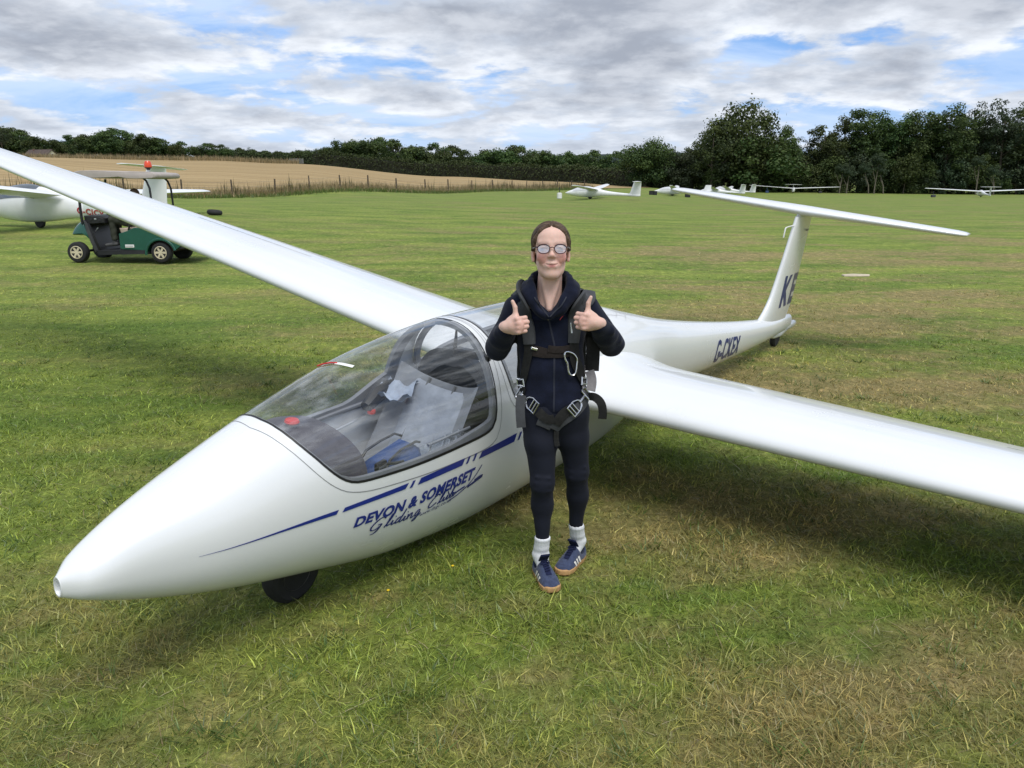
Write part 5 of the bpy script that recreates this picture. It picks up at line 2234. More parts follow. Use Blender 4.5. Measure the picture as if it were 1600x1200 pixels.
SKIN = mat('skin', (.6, .4, .33), .52, spec=.35, sss=.12, attr='Col', var=(45, .07, None), bump=(320, .10, .001))
FLEECE = cloth_mat('navy_fleece', (0.0075, 0.0105, 0.026), 24, .35, (150, .5, .003), sheen=.06)
LEGG = cloth_mat('leggings', (0.0095, 0.0115, 0.021), 12, .2, (260, .15, .001), .75, sheen=.03)
SOCK = cloth_mat('white_sock', (0.78, 0.79, 0.82), 30, .10, (140, .4, .002))
SUEDE = cloth_mat('blue_suede', (0.050, 0.066, 0.125), 60, .35, (200, .5, .002), sheen=.2)
NAVYS = cloth_mat('dark_blue_lining', (0.014, 0.019, 0.055), 60, .3, (200, .5, .002))
GUM = cloth_mat('gum_sole', (0.50, 0.30, 0.135), 30, .15, (100, .2, .001), .7)
STRIPEW = cloth_mat('white_leather', (0.74, 0.72, 0.68), 40, .12, (150, .2, .001), .6)
HAIR = mat('brown_hair', (0.110, 0.068, 0.044), .6, spec=.22, var=(90, .45, None), bump=(200, .3, .001))
PADG = cloth_mat('grey_pad_cloth', (0.066, 0.069, 0.075), 40, .2, (280, .5, .002))
WEBD = cloth_mat('dark_webbing', (0.024, 0.024, 0.023), 80, .3, (360, .6, .0015))
WEBB = cloth_mat('brown_webbing', (0.030, 0.024, 0.022), 80, .3, (360, .6, .0015))
WEBG = cloth_mat('pale_grey_webbing', (0.21, 0.20, 0.20), 80, .2, (360, .6, .0015))
STEEL = mat('plated_steel', (0.74, 0.74, 0.75), .22, metal=1.0, var=(60, .15, None))
RIMS = mat('tortoise_rims', (0.060, 0.012, 0.018), .28, coat=.4, var=(120, .4, None))

# ---- skin: one continuous figure from the head to the ankles
HC = np.array([.160, 3.300, 1.470])
TILT = R(-7)
ct, st_ = math.cos(TILT), math.sin(TILT)
MH = np.array([[1, 0, 0], [0, ct, -st_], [0, st_, ct]])      # rows: right, back, up
# local head axes: x to the right of the picture, f forward (towards the camera), z up; chin raised a little


def hp_(x, f, z):
    y = -f
    # raise the chin: rotate about x
    a = R(7)
    return HC + np.array([x, y * math.cos(a) - z * math.sin(a) * -1 * 1, z * math.cos(a) + (-y) * math.sin(a)])


a_ = R(7)
HM = np.array([[1, 0, 0], [0, math.cos(a_), math.sin(a_)], [0, -math.sin(a_), math.cos(a_)]])


def hp_(x, f, z):
    # f forward is -Y; chin up tips the forward axis upwards
    return HC + np.array([x, -f * math.cos(a_) + z * math.sin(a_), f * math.sin(a_) + z * math.cos(a_)])


HM = np.array([[1, 0, 0], [0, -math.cos(a_), math.sin(a_)], [0, math.sin(a_), math.cos(a_)]])


def head(s):
    E = lambda c, r_, k=.012, sub=False: s.ell(hp_(*c), r_, HM, k=k, sub=sub)
    C = lambda a, b, ra, rb=None, k=.012, sub=False: s.cap(hp_(*a), hp_(*b), ra, rb, k=k, sub=sub)
    E((0, -.018, .036), (.0705, .090, .074), .01)
    E((0, .030, .010), (.0600, .058, .082), .03)
    E((0, .030, -.045), (.0470, .052, .052), .025)
    C((-.026, .030, -.078), (.026, .030, -.078), .019, k=.03)
    C((-.044, -.005, -.046), (-.014, .062, -.093), .014, .014, k=.03)
    C((.044, -.005, -.046), (.014, .062, -.093), .014, .014, k=.03)
    E((0, .067, -.093), (.021, .018, .015), .020)
    E((0, .056, .056), (.048, .030, .035), .03)                       # forehead
    for sx in (-1, 1):
        C((sx * .014, .084, .030), (sx * .046, .070, .031), .0085, .0065, k=.016)      # brow ridge
        E((sx * .033, .092, .011), (.0165, .012, .0095), .010, True)    # eye hollow
        E((sx * .0315, .0735, .0105), (.0160, .0152, .0135), .004)      # lid over the eyeball
        C((sx * .018, .0872, .0075), (sx * .0445, .0820, .0085), .0008, k=.002, sub=True)  # squinting slit
        E((sx * .0350, .064, -.026), (.0240, .023, .022), .022)          # cheek, raised by the smile
        E((sx * .0105, .0935, -.0240), (.0072, .0100, .0065), .007)     # nostril wing
        E((sx * .0062, .1000, -.0295), (.0038, .0046, .0032), .003, True)
        E((sx * .0735, -.006, -.008), (.0085, .0185, .031), .006)       # ear
        E((sx * .0805, .000, -.002), (.0050, .0095, .017), .006, True)
        E((sx * .0725, .002, -.034), (.0060, .0085, .009), .006)
    C((0, .082, .024), (0, .0980, -.012), .0072, .0085, k=.014)         # bridge of the nose
    E((0, .1025, -.0190), (.0088, .0100, .0085), .009)                  # tip
    E((0, .073, -.056), (.030, .019, .021), .020)                       # muzzle
    C((-.015, .0895, -.0515), (0, .0935, -.0500), .0034, .0042, k=.009)
    C((.015, .0895, -.0515), (0, .0935, -.0500), .0034, .0042, k=.009)
    C((-.013, .0875, -.0625), (.013, .0875, -.0625), .0048, k=.010)
    pts = [(-.0225, .0865, -.0525), (-.014, .0945, -.0562), (0, .0982, -.0572), (.014, .0945, -.0562), (.0225, .0865, -.0525)]
    for p, q in zip(pts, pts[1:]):
        C(p, q, .0018, k=.0030, sub=True)
    for sx in (-1, 1):                                                  # smile folds
        C((sx * .021, .0915, -.036), (sx * .0335, .0800, -.052), .0008, k=.008, sub=True)
    C((0, -.020, -.070), (-.006, -.042, -.215), .0485, .0550, k=.018)    # neck
    C((-.030, .014, -.115), (-.008, .016, -.235), .0085, .0075, k=.016)
    C((.030, .014, -.115), (-.004, .016, -.235), .0085, .0075, k=.016)


WR_R = np.array([-.022, 3.205, 1.172])
WR_L = np.array([.350, 3.205, 1.188])
EL_R, EL_L = np.array([-.066, 3.430, 1.040]), np.array([.438, 3.430, 1.058])
SH_R, SH_L = np.array([.025, 3.375, 1.222]), np.array([.315, 3.375, 1.226])

s = SDF((-.20, 3.02, .04), (.56, 3.60, 1.61), .003)
s.ell((.165, 3.365, 1.12), (.125, .075, .17), k=.02)
s.ell((.150, 3.335, 1.235), (.11, .055, .045), k=.03)
s.ell((.180, 3.36, .90), (.110, .075, .18), k=.03)
s.cap((SH_R + [.03, 0, -.01]), (SH_L + [-.03, 0, -.01]), .046, k=.03)
s.cap(SH_R, EL_R, .040, .034, k=.02)
s.cap(EL_R, WR_R, .034, .0235, k=.015)
s.cap(SH_L, EL_L, .040, .034, k=.02)
s.cap(EL_L, WR_L, .034, .0235, k=.015)
# right hand (left in the picture) turned a little inwards, left hand nearly flat on
THR, MR = add_hand(s, WR_R, (.70, -.66, .20), (-.10, .10, .99), (-.7, -.7, 0), .96)
THL, ML = add_hand(s, WR_L, (-.84, -.48, .17), (.05, .06, .99), (.4, -.9, 0), .97)
LEGS = (((.120, 3.335, .76), (.135, 3.285, .465), (.1345, 3.305, .355), (.138, 3.292, .205)), ((.255, 3.35, .76), (.292, 3.36, .49), (.300, 3.39, .365), (.299, 3.415, .212)))
for hip, kn, cf, an in LEGS:
    s.cap(hip, kn, .066, .042, k=.03)
    s.cap(kn, cf, .042, .040, k=.02)
    s.cap(cf, an, .040, .026, k=.02)
head(s)


def skin_colour(co):
    n = len(co)
    c = np.tile(np.array([.690, .450, .370]), (n, 1))

    def blend(cen, r_, col, k=1.0):
        d = np.linalg.norm(co - np.array(cen), axis=1) / r_
        w_ = np.clip(1.2 - d, 0, 1)[:, None] * k
        c[:] = c * (1 - w_) + np.array(col) * w_
    for sx in (-1, 1):
        blend(hp_(sx * .042, .075, -.028), .032, (.64, .25, .215), .85)
        blend(hp_(sx * .075, 0, -.01), .030, (.60, .29, .23), .55)
        blend(hp_(sx * .033, .083, .012), .018, (.50, .30, .25), .35)
        # brows
        for q in np.linspace(0, 1, 7):
            blend(hp_(sx * (.016 + .030 * q), .090 - .014 * q, .0315 + .004 * math.sin(PI * q)), .0055, (.22, .13, .09), .65)
    blend(hp_(0, .105, -.023), .016, (.62, .29, .24), .45)
    for q in np.linspace(-1, 1, 11):
        blend(hp_(.020 * q, .0965 - .0115 * q * q, -.0570 + .0045 * q * q), .0036, (.24, .065, .065), .85)
        blend(hp_(.018 * q, .0955 - .010 * q * q, -.0530), .0045, (.52, .20, .19), .6)
        blend(hp_(.018 * q, .094 - .010 * q * q, -.0625 + .003 * abs(q)), .0065, (.52, .20, .19), .75)
    for w_, M in ((WR_R, MR), (WR_L, ML)):
        d = np.linalg.norm(co - (w_ + M[0] * .075), axis=1)
        k = np.clip(1.2 - d / .045, 0, 1)[:, None] * .5
        c[:] = c * (1 - k) + np.array([.62, .33, .27]) * k
    # lashes along the narrowed eyes
    for sx in (-1, 1):
        for q in np.linspace(0, 1, 8):
            blend(hp_(sx * (.0205 + .022 * q), .0880 - .005 * abs(q - .4), .0085 + .003 * math.sin(PI * q)), .0034, (.10, .06, .05), .8)
    # thumb nails
    for t_, M in ((THR, MR), (THL, ML)):
        blend(t_ + M[2] * .008 - M[1] * .001, .0075, (.66, .46, .40), .6)
    return c


skin_obj('body', s, SKIN, person, PO, 1, skin_colour)

# eyes behind the lids
EYEW = mat('eye_white', (.72, .70, .68), .2)
IRIS = mat('iris', (.05, .06, .06), .15)
for sx in (-1, 1):
    e_ = MB().lathe([(.001, -.0125), (.007, -.0104), (.0115, -.005), (.0125, 0), (.0115, .005), (.007, .0104), (.001, .0125)], 'y', 16, tuple(hp_(sx * .0315, .0735, .0105) - PO)).build('eye', EYEW, person)
    MB().lathe([(.001, -.0130), (.0050, -.0122), (.0056, -.0116)], 'y', 16, tuple(hp_(sx * .0315, .0735, .0105) - PO)).build('iris', IRIS, e_)

# ---- hair: drawn back from a centre parting
s = SDF((.06, 3.18, 1.36), (.26, 3.48, 1.62), .0024)
s.ell(hp_(0, -.020, .042), (.0800, .100, .0835), HM, k=.004)
s.ell(hp_(0, -.030, -.010), (.0760, .075, .070), HM, k=.02)
s.ell(hp_(0, -.105, -.012), (.034, .030, .034), HM, k=.012)
for sx in (-1, 1):
    s.cap(hp_(sx * .066, .030, .040), hp_(sx * .0735, .012, .004), .0110, .009, k=.012)
    s.cap(hp_(sx * .035, .050, .088), hp_(sx * .066, .030, .045), .010, .009, k=.014)
for sx in (-1, 1):
    s.cap(hp_(sx * .012, .062, .101), hp_(sx * .044, .058, .080), .0085, .0085, k=.010)
    s.cap(hp_(sx * .044, .058, .080), hp_(sx * .0600, .042, .048), .0085, .0095, k=.010)
    s.cap(hp_(sx * .0600, .042, .048), hp_(sx * .0690, .026, .018), .0095, .0085, k=.010)
s.ell(hp_(0, .095, .000), (.0520, .080, .0560), HM, k=.008, sub=True)
s.ell(hp_(0, .092, .036), (.0330, .074, .0455), HM, k=.016, sub=True)
s.box(hp_(0, .06, -.075), (.12, .10, .075), HM, .01, k=.006, sub=True)
s.cap(hp_(0, .07, .108), hp_(0, -.02, .122), .0022, .002, k=.004, sub=True)


def strands(X, Y, Z):
    r_ = np.arctan2(Z - HC[2] - .01, np.abs(X - HC[0]) + .012)
    return .0006 * np.sin(r_ * 60 + 1.2 * np.sin((Y - 3.3) * 30)) + .0005 * np.sin(r_ * 131 + 3)


s.relief(strands)
hair = skin_obj('hair', s, HAIR, person, PO, 1)
HB_ = BVHTree.FromPolygons([v.co for v in hair.data.vertices], [p.vertices for p in hair.data.polygons])
HTONE = [mat('hair_tone_%s' % n_, c, .5, spec=.3, var=(60, .3, None)) for n_, c in (('dark', (.050, .030, .020)), ('mid', (.105, .066, .042)), ('fair', (.19, .13, .085)))]
tone = [MB(), MB(), MB()]
for i in range(520):
    sg = rnd.choice((-1, 1))
    ph0 = sg * rnd.uniform(.02, 1.25)
    ph1 = ph0 + sg * rnd.uniform(.45, .95)
    u0 = rnd.uniform(-.1, .72)
    u1 = u0 - rnd.uniform(.15, .7)
    pts = []
    lift = rnd.choice([.0003, .0004, .0006, .0012])
    for u, ph in zip(np.linspace(u0, u1, 8), np.linspace(ph0, ph1, 8)):
        p = hp_(.082 * math.sin(ph) * math.cos(u), -.020 + .100 * math.sin(u), .042 + .084 * math.cos(ph) * math.cos(u)) - PO
        l, n, _, d = HB_.find_nearest(Vector(p))
        if l is None or d > .012:
            continue
        pts.append(np.array(l + n * lift))
    if len(pts) >= 4:
        tone[rnd.choice([0, 1, 1, 2])].tube(pts, [.0011] * (len(pts) - 1) + [.0004], 4, cap=False)
for t_, m_ in zip(tone, HTONE):
    st_o = t_.build('strand', m_, hair)
    st_o['kind'] = 'stuff'

# ---- spectacles
gl = empty('spectacles', (0, 0, 0))
gl.parent = person
LENS = glass_material('lens', (.90, .91, .92), .0, .95)
_lm = LENS.node_tree
for nd in _lm.nodes:
    if nd.type == 'MATH' and nd.operation == 'ADD':
        nd.inputs[1].default_value = .45
mb = MB()
for sx in (-1, 1):
    pts = []
    for k in range(28):
        a = 2 * PI * k / 28
        ex, ez = math.cos(a), math.sin(a)
        x = .0232 * np.sign(ex) * abs(ex)**.82
        z = .0172 * np.sign(ez) * abs(ez)**.85 * (1.0 if ez > 0 else 1.06)
        x *= 1 + .05 * (ez > 0)
        pts.append(hp_(sx * .0335 + x, .1045 - .0065 * (sx * (sx * .0325 + x) / .03 - 1)**1 * 1.0 - .0015, .0065 + z) - PO)
    mb.tube(pts, [.0027 if 2 < k < 12 else .0020 for k in range(28)], 8, closed=True)
    c = sum(pts, np.zeros(3)) / len(pts)
    lv = [c + np.array([0, -.0016, 0])] + [p for p in pts]
    fix(obj('lens', lv, [(0, 1 + k, 1 + (k + 1) % 28) for k in range(28)], LENS, gl))
    # arm back to the ear
    mb.tube([hp_(sx * .0585, .095, .014) - PO, hp_(sx * .0690, .080, .014) - PO, hp_(sx * .0765, .030, .012) - PO, hp_(sx * .0790, -.005, .012) - PO], [.0028, .0026, .0020, .0018], 6)
mb.tube([hp_(-.0085, .1040, .010) - PO, hp_(0, .1075, .0135) - PO, hp_(.0085, .1040, .010) - PO], .0019, 6)
mb.build('rim', RIMS, gl)

# ---- fleece
s = SDF((-.22, 3.08, .72), (.58, 3.64, 1.42), .005)
s.ell((.165, 3.375, 1.13), (.152, .108, .165), k=.03)
s.ell((.172, 3.360, .97), (.142, .108, .150), k=.05)
s.ell((.184, 3.352, .83), (.146, .108, .110), k=.05)
s.cap(SH_R + [.02, 0, -.005], SH_L + [-.02, 0, -.005], .062, k=.04)
s.cap((.11, 3.37, 1.275), (.21, 3.37, 1.275), .055, k=.05)
for sh, el, wr in ((SH_R, EL_R, WR_R), (SH_L, EL_L, WR_L)):
    s.cap(sh, el, .060, .050, k=.03)
    m_ = el + (wr - el) * .5
    s.cap(el, m_, .053, .050, k=.02)
    c_ = el + (wr - el) * .88
    s.cap(m_, c_, .050, .036, k=.015)
    d_ = (wr - el) / np.linalg.norm(wr - el)
    s.cap(c_ - d_ * .012, c_ + d_ * .006, .038, .036, k=.005)
    # bunched folds at the elbow and cuff
    for t_ in (.0, .24, .48, .70):
        q = el + (wr - el) * t_
        u = np.cross(d_, [0, 0, 1.0])
        u /= np.linalg.norm(u)
        s.cap(q - u * .040, q + u * .030 + d_ * .02, .014, .010, k=.022)
# stand-up hood and collar, open at the throat
col_ = [(.138, 3.238, 1.215), (.108, 3.246, 1.268), (.086, 3.262, 1.318), (.082, 3.300, 1.350), (.098, 3.365, 1.366), (.160, 3.405, 1.370), (.222, 3.365, 1.372), (.240, 3.300, 1.356), (.236, 3.262, 1.325), (.208, 3.246, 1.272), (.160, 3.238, 1.212)]
cc = chaikin(col_, 1)
for p, q in zip(cc, cc[1:]):
    s.cap(p, q, .0165, k=.012)
col2 = [(.120, 3.246, 1.232), (.082, 3.258, 1.280), (.060, 3.300, 1.310), (.075, 3.375, 1.325), (.16, 3.425, 1.320), (.245, 3.375, 1.330), (.263, 3.300, 1.318), (.238, 3.258, 1.288), (.190, 3.246, 1.235)]
cc = chaikin(col2, 1)
for p, q in zip(cc, cc[1:]):
    s.cap(p, q, .024, k=.02)
s.ell((.165, 3.455, 1.27), (.115, .055, .085), k=.03)
# throat opening
s.cap((.147, 3.225, 1.270), (.158, 3.262, 1.400), .045, .062, k=.010, sub=True)
s.cap((.155, 3.300, 1.30), (.160, 3.300, 1.46), .066, .070, k=.008, sub=True)
s.half((0, 0, .772), (0, -.10, -1))


def folds(X, Y, Z):
    f = .0030 * np.sin(62 * Z + 18 * (X - .18) * np.sign(X - .18) + 3 * np.sin(20 * X)) * np.exp(-((Z - .84) / .07)**2)
    f += .0022 * np.sin(48 * (Z + .7 * np.abs(X - .17)) + 9 * X) * np.exp(-((Z - 1.02) / .10)**2)
    f += .0018 * np.sin(70 * X + 25 * Z + 30 * Y)
    return f


s.relief(folds)
fle = skin_obj('fleece', s, FLEECE, person, PO, 2)
# dark tee showing in the opening
s = SDF((.06, 3.20, 1.15), (.26, 3.42, 1.33), .004)
s.ell((.150, 3.335, 1.215), (.100, .072, .055), k=.03)
s.cap((.150, 3.23, 1.262), (.156, 3.27, 1.40), .030, .060, k=.006, sub=True)
skin_obj('tee', s, NAVYS, person, PO, 1)

# ---- leggings
s = SDF((-.02, 3.18, .16), (.42, 3.50, .90), .005)
s.ell((.186, 3.350, .79), (.142, .100, .115), k=.03)
for (hip, kn, cf, an), hem in zip(LEGS, (.188, .194)):
    hip, kn, cf, an = (np.array(q, float) for q in (hip, kn, cf, an))
    th = hip + (kn - hip) * .40
    s.cap(hip, th, .082, .071, k=.04)
    s.cap(th, kn, .071, .0505, k=.02)
    s.ell(kn + [0, -.014, .0], (.044, .036, .05), k=.02)
    s.cap(kn, cf, .050, .0470, k=.02)
    s.ell(cf + [0, .012, .0], (.046, .048, .085), k=.02)
    s.cap(cf, an, .044, .0315, k=.02)
    for q in (-.02, .012, .04):
        s.cap(kn + [-.03, -.045, q], kn + [.03, -.045, q - .006], .004, k=.012)
s.half((0, 0, .190), (0, 0, -1))
s.relief(lambda X, Y, Z: .0012 * np.sin(55 * Z + 20 * X) * np.exp(-((Z - .22) / .05)**2) + .001 * np.sin(30 * Z + 40 * X))
leg = skin_obj('leggings', s, LEGG, person, PO, 2)

# ---- socks and shoes
for (hip, kn, cf, an), toe, heel, side_ in ((LEGS[0], (.184, 3.135, 0), (.118, 3.355, 0), -1), (LEGS[1], (.215, 3.300, 0), (.322, 3.475, 0), 1)):
    cf, an = np.array(cf), np.array(an)
    toe, heel = np.array(toe, float), np.array(heel, float)
    f = (toe - heel) / np.linalg.norm(toe - heel)
    lft = np.array([-f[1], f[0], 0.0])       # to the left of the foot's direction
    L = .238
    heel = toe - f * L
    s = SDF(np.minimum(toe, heel) - [.09, .09, .02], np.maximum(toe, heel) + [.09, .09, .26], .0035)
    top = cf + (an - cf) * ((cf[2] - .205) / (cf[2] - an[2]))
    ank = heel + f * .052 + np.array([0, 0, .085])
    s.cap(top, ank + [0, 0, .02], .0345, .0350, k=.015)
    s.cap(ank + [0, 0, .02], heel + f * .085 + [0, 0, .058], .0340, .026, k=.02)
    s.half((0, 0, .203 if side_ < 0 else .208), (0, 0, 1))
    s.relief(lambda X, Y, Z: .0007 * np.sin(np.arctan2(Y - ank[1], X - ank[0]) * 26) + .0020 * np.exp(-((Z - .192) / .007)**2) * -1 + .0012 * np.sin(Z * 160) * np.exp(-((Z - .13) / .03)**2))
    skin_obj('sock', s, SOCK, person, PO, 1)

    def sp(a, b, z):                         # along the foot from the heel, to its left, up
        return heel + f * a + lft * b + np.array([0, 0, z])
    FM = np.stack([f, lft, [0, 0, 1.0]])
    sh = empty('shoe', (0, 0, 0))
    sh.parent = person
    # sole: outline of a foot, extruded
    out = []
    for k in range(40):
        a = 2 * PI * k / 40
        t_ = (1 + math.cos(a)) / 2
        hw = np.interp(t_, [0, .08, .25, .5, .72, .88, .97, 1], [.012, .026, .031, .032, .041, .038, .022, .008])
        out.append((L * t_, hw * np.sign(math.sin(a)) * abs(math.sin(a))**.0 if abs(math.sin(a)) > 1e-6 else 0, 0))
    s = SDF(np.minimum(toe, heel) - [.08, .08, .02], np.maximum(toe, heel) + [.08, .08, .05], .003)

    def sole_fn(P):
        q = (P - heel) @ FM.T
        hw = np.interp(q[..., 0] / L, [-.05, 0, .06, .25, .48, .72, .88, .97, 1.0, 1.05], [-.03, .004, .029, .036, .038, .047, .043, .026, .006, -.03])
        d2 = (np.abs(q[..., 1]) - hw) * .85
        zz = np.abs(q[..., 2] - .0165 - .004 * (q[..., 0] / L > .9)) - .0135
        return np.maximum(d2, zz)
    s._op(sole_fn, np.minimum(toe, heel) - .05, np.maximum(toe, heel) + .05, .004, False)
    skin_obj('sole', s, GUM, sh, PO, 5)
    s = SDF(np.minimum(toe, heel) - [.08, .08, .0], np.maximum(toe, heel) + [.08, .08, .14], .003)

    def upper_fn(P):
        q = (P - heel) @ FM.T
        t_ = q[..., 0] / L
        hw = np.interp(t_, [-.05, 0.01, .06, .25, .48, .72, .88, .96, .99, 1.05], [-.03, .004, .029, .036, .037, .045, .040, .022, .003, -.03])
        ht = np.interp(t_, [0, .06, .16, .30, .40, .52, .70, .86, .96, 1.0], [.070, .078, .070, .070, .094, .084, .062, .050, .038, .026])
        y = np.abs(q[..., 1]) / np.maximum(hw, .004)
        z = (q[..., 2] - .02) / np.maximum(ht - .02, .01)
        r_ = (np.abs(y)**2.6 + np.clip(z, 0, 9)**2.4)**(1 / 2.5)
        d = (r_ - 1) * np.minimum(np.maximum(hw, .004), .03)
        return np.maximum(np.maximum(d, .018 - q[..., 2]), -hw - .0)
    s._op(upper_fn, np.minimum(toe, heel) - .06, np.maximum(toe, heel) + [.06, .06, .12], .003, False)
    s.cap(ank + [0, 0, -.02], ank + [0, 0, .06], .036, .040, k=.004, sub=True)
    s.cap(sp(.074, 0, .116), sp(.055, 0, .112), .030, .034, k=.006, sub=True)
    up = skin_obj('upper', s, SUEDE, sh, PO, 3)
    bv = BVHTree.FromPolygons([v.co for v in up.data.vertices], [p.vertices for p in up.data.polygons])

    def snap(p, off):
        l, n, i, d = bv.find_nearest(Vector(p))
        return np.array(l + n * off)
    # tongue and lace bed
    V, F = [], []
    for i in range(12):
        a = .188 - .100 * i / 11
        for j in range(5):
            b = -.019 + .038 * j / 4
            V.append(snap(sp(a, b * (1 + .2 * i / 11), .11) - PO, .0025))
    F = [(i * 5 + j, i * 5 + j + 1, (i + 1) * 5 + j + 1, (i + 1) * 5 + j) for i in range(11) for j in range(4)]
    fix(obj('lace_bed', V, F, NAVYS, sh))
    tg_ = MB().box((0, 0, 0), (.066, .046, .009), None, .004)
    tv = [FM.T @ (np.array(v)) for v in tg_.V]
    RT = Matrix.Rotation(R(52), 3, Vector(tuple(-lft)))
    tgp = sp(.098, 0, .108) - PO
    tg_.V = [tuple(np.array(RT @ Vector(tuple(v))) + tgp) for v in tv]
    tg_.build('tongue', NAVYS, sh)
    for i in range(6):
        a = .176 - .015 * i
        for sg in (-1, 1):
            pts = [snap(sp(a - .006 * (t_ - .5) * sg, sg * (-.022 + .044 * t_), .12) - PO, .0055) for t_ in np.linspace(0, 1, 5)]
            MB().tube(pts, .0026, 5).build('lace', NAVYS, sh)
    for sg in (-1, 1):
        pts = [snap(sp(.098, 0, .12) - PO, .008), snap(sp(.105, sg * .02, .12) - PO, .010), snap(sp(.125, sg * .028, .10) - PO, .008), snap(sp(.118, sg * .012, .12) - PO, .009)]
        MB().tube(chaikin(pts, 2), .0022, 5).build('lace', NAVYS, sh)
    # three white bars on either flank
    for sg in (-1, 1):
        for i in range(3):
            a = .092 + .0235 * i
            V = []
            for t_ in np.linspace(0, 1, 6):
                for w_ in (0, .0135):
                    V.append(snap(sp(a + .016 * t_ + w_, sg * .06, .026 + .040 * t_) - PO, .0028))
            F = [(2 * k, 2 * k + 1, 2 * k + 3, 2 * k + 2) for k in range(5)]
            fix(obj('flank_bar', V, F, STRIPEW, sh))
    V = [snap(sp(.012 + .01 * 0, b, z) - PO, .003) for z in (.045, .072) for b in (-.016, 0, .016)]
    fix(obj('heel_tab', V, [(0, 1, 4, 3), (1, 2, 5, 4)], NAVYS, sh))

# ---- parachute harness worn over the fleece
hv = empty('parachute_harness', (0, 0, 0))
hv.parent = person
hv['label'] = 'grey padded parachute harness with steel buckles'
allV, allF = [], []
for o in (fle, leg):
    k = len(allV)
    allV += [v.co.copy() for v in o.data.vertices]
    allF += [[i + k for i in p.vertices] for p in o.data.polygons]
BV = BVHTree.FromPolygons(allV, allF)


def snapb(p, off=.004):
    l, n, i, d = BV.find_nearest(Vector(p))
    return np.array(l), np.array(n)


def front(x, z, off=.004):
    """a point on the front of the clothes"""
    l, n, i, d = BV.ray_cast(Vector((x - PO[0], 2.6 - PO[1], z)), Vector((0, 1, 0)))
    if l is None:
        l, n = snapb((x - PO[0], 3.25 - PO[1], z))
        l, n = Vector(l), Vector(n)
    return np.array(l), np.array(n)


def webbing(name, pts, width, thick, m, off=.003, conform=True, rounds=2, pad=False):
    """pts: (x,z) on the front, or (x,y,z) near the body; a flat band with thickness that lies on the clothes"""
    Q = []
    for p in pts:
        if len(p) == 2:
            l, n = front(*p)
        else:
            q = np.array(p) - PO
            if conform:
                l, n = snapb(q)
            else:
                l, n = q, np.array([0, -1.0, 0])
        Q.append(np.concatenate([l, n]))
    Q = chaikin(Q, rounds)
    C, N = Q[:, :3], Q[:, 3:]
    N /= np.linalg.norm(N, axis=1)[:, None] + 1e-9
    T = np.gradient(C, axis=0)
    T /= np.linalg.norm(T, axis=1)[:, None] + 1e-9
    N = N - T * (N * T).sum(1)[:, None]
    N /= np.linalg.norm(N, axis=1)[:, None] + 1e-9
    W = np.cross(N, T)
    n = len(C)
    wd = np.interp(np.linspace(0, 1, n), np.linspace(0, 1, len(np.atleast_1d(width))), np.atleast_1d(width)) if np.ndim(width) else np.full(n, width)
    rings = []
    prof = [(-1, 0), (-.94, .72), (-.6, 1.0), (0, 1.06), (.6, 1.0), (.94, .72), (1, 0), (.6, -.2), (0, -.2), (-.6, -.2)] if pad else [(-1, .1), (-1, .9), (-.9, 1), (.9, 1), (1, .9), (1, .1), (.9, 0), (-.9, 0)]
    for i in range(n):
        r_ = []
        for u, v in prof:
            base = C[i] + W[i] * (u * wd[i] / 2)
            r_.append(base + N[i] * (off + thick * v))
        rings.append(r_)
    mb = MB()
    mb.loft(rings)
    return mb.build(name, m, hv, sh=40)


def wire_loop(name, c, ax, ay, pts, r_, m=STEEL, closed=True, parent=None):
    P = [np.array(c) + np.array(ax) * p[0] + np.array(ay) * p[1] + (np.cross(ax, ay) * p[2] if len(p) > 2 else 0) for p in pts]
    return MB().tube(P, r_, 8, closed=closed).build(name, m, parent or hv)


def buckle_frame(x, z, ang, lift=.012):
    l, n = front(x, z)
    n = n / np.linalg.norm(n)
    ay = np.array([math.cos(ang), 0, math.sin(ang)])
    ay -= n * (n @ ay)
    ay /= np.linalg.norm(ay)
    ax = np.cross(ay, n)
    return l + n * lift, ax, ay, n


# pack on the back
s = SDF((-.02, 3.40, .78), (.40, 3.62, 1.36), .006)
s.box((.178, 3.500, 1.06), (.155, .050, .235), None, .035, k=.01)
s.box((.178, 3.535, 1.00), (.130, .040, .150), None, .03, k=.01)
s.relief(lambda X, Y, Z: .0015 * np.sin(60 * Z) * np.sin(50 * X))
skin_obj('pack', s, WEBD, hv, PO, 1)
# padded shoulder yokes running over the shoulders and down the chest
webbing('shoulder_pad', [(.040, 3.47, 1.20), (.030, 3.43, 1.28), (.020, 3.375, 1.315), (.020, 3.30, 1.285), (.026, 3.26, 1.250), (.048, 1.195), (.070, 1.155), (.074, 1.115), (.076, 1.085)], [.080, .082, .085, .082, .076, .066, .060, .056, .054], .013, PADG, .002, pad=True)
webbing('shoulder_pad', [(.300, 3.47, 1.20), (.310, 3.43, 1.285), (.316, 3.375, 1.318), (.314, 3.30, 1.288), (.306, 3.26, 1.252), (.268, 1.20), (.262, 1.155), (.258, 1.115), (.256, 1.090)], [.080, .082, .088, .085, .078, .070, .064, .058, .056], .013, PADG, .002, pad=True)
webbing('strap', [(.076, 1.10), (.074, 1.05), (.066, 1.00), (.058, .955), (.050, .915)], .042, .004, WEBD, .006)
webbing('strap', [(.256, 1.11), (.258, 1.06), (.262, 1.02), (.285, .965), (.300, .915)], .048, .004, WEBD, .006)
webbing('chest_strap', [(.088, 1.060), (.13, 1.053), (.17, 1.048), (.21, 1.053), (.245, 1.060)], [.044, .046, .034, .046, .046], .004, WEBB, .005)
webbing('chest_strap', [(.150, 1.072), (.20, 1.064), (.248, 1.070)], .030, .003, WEBB, .010)
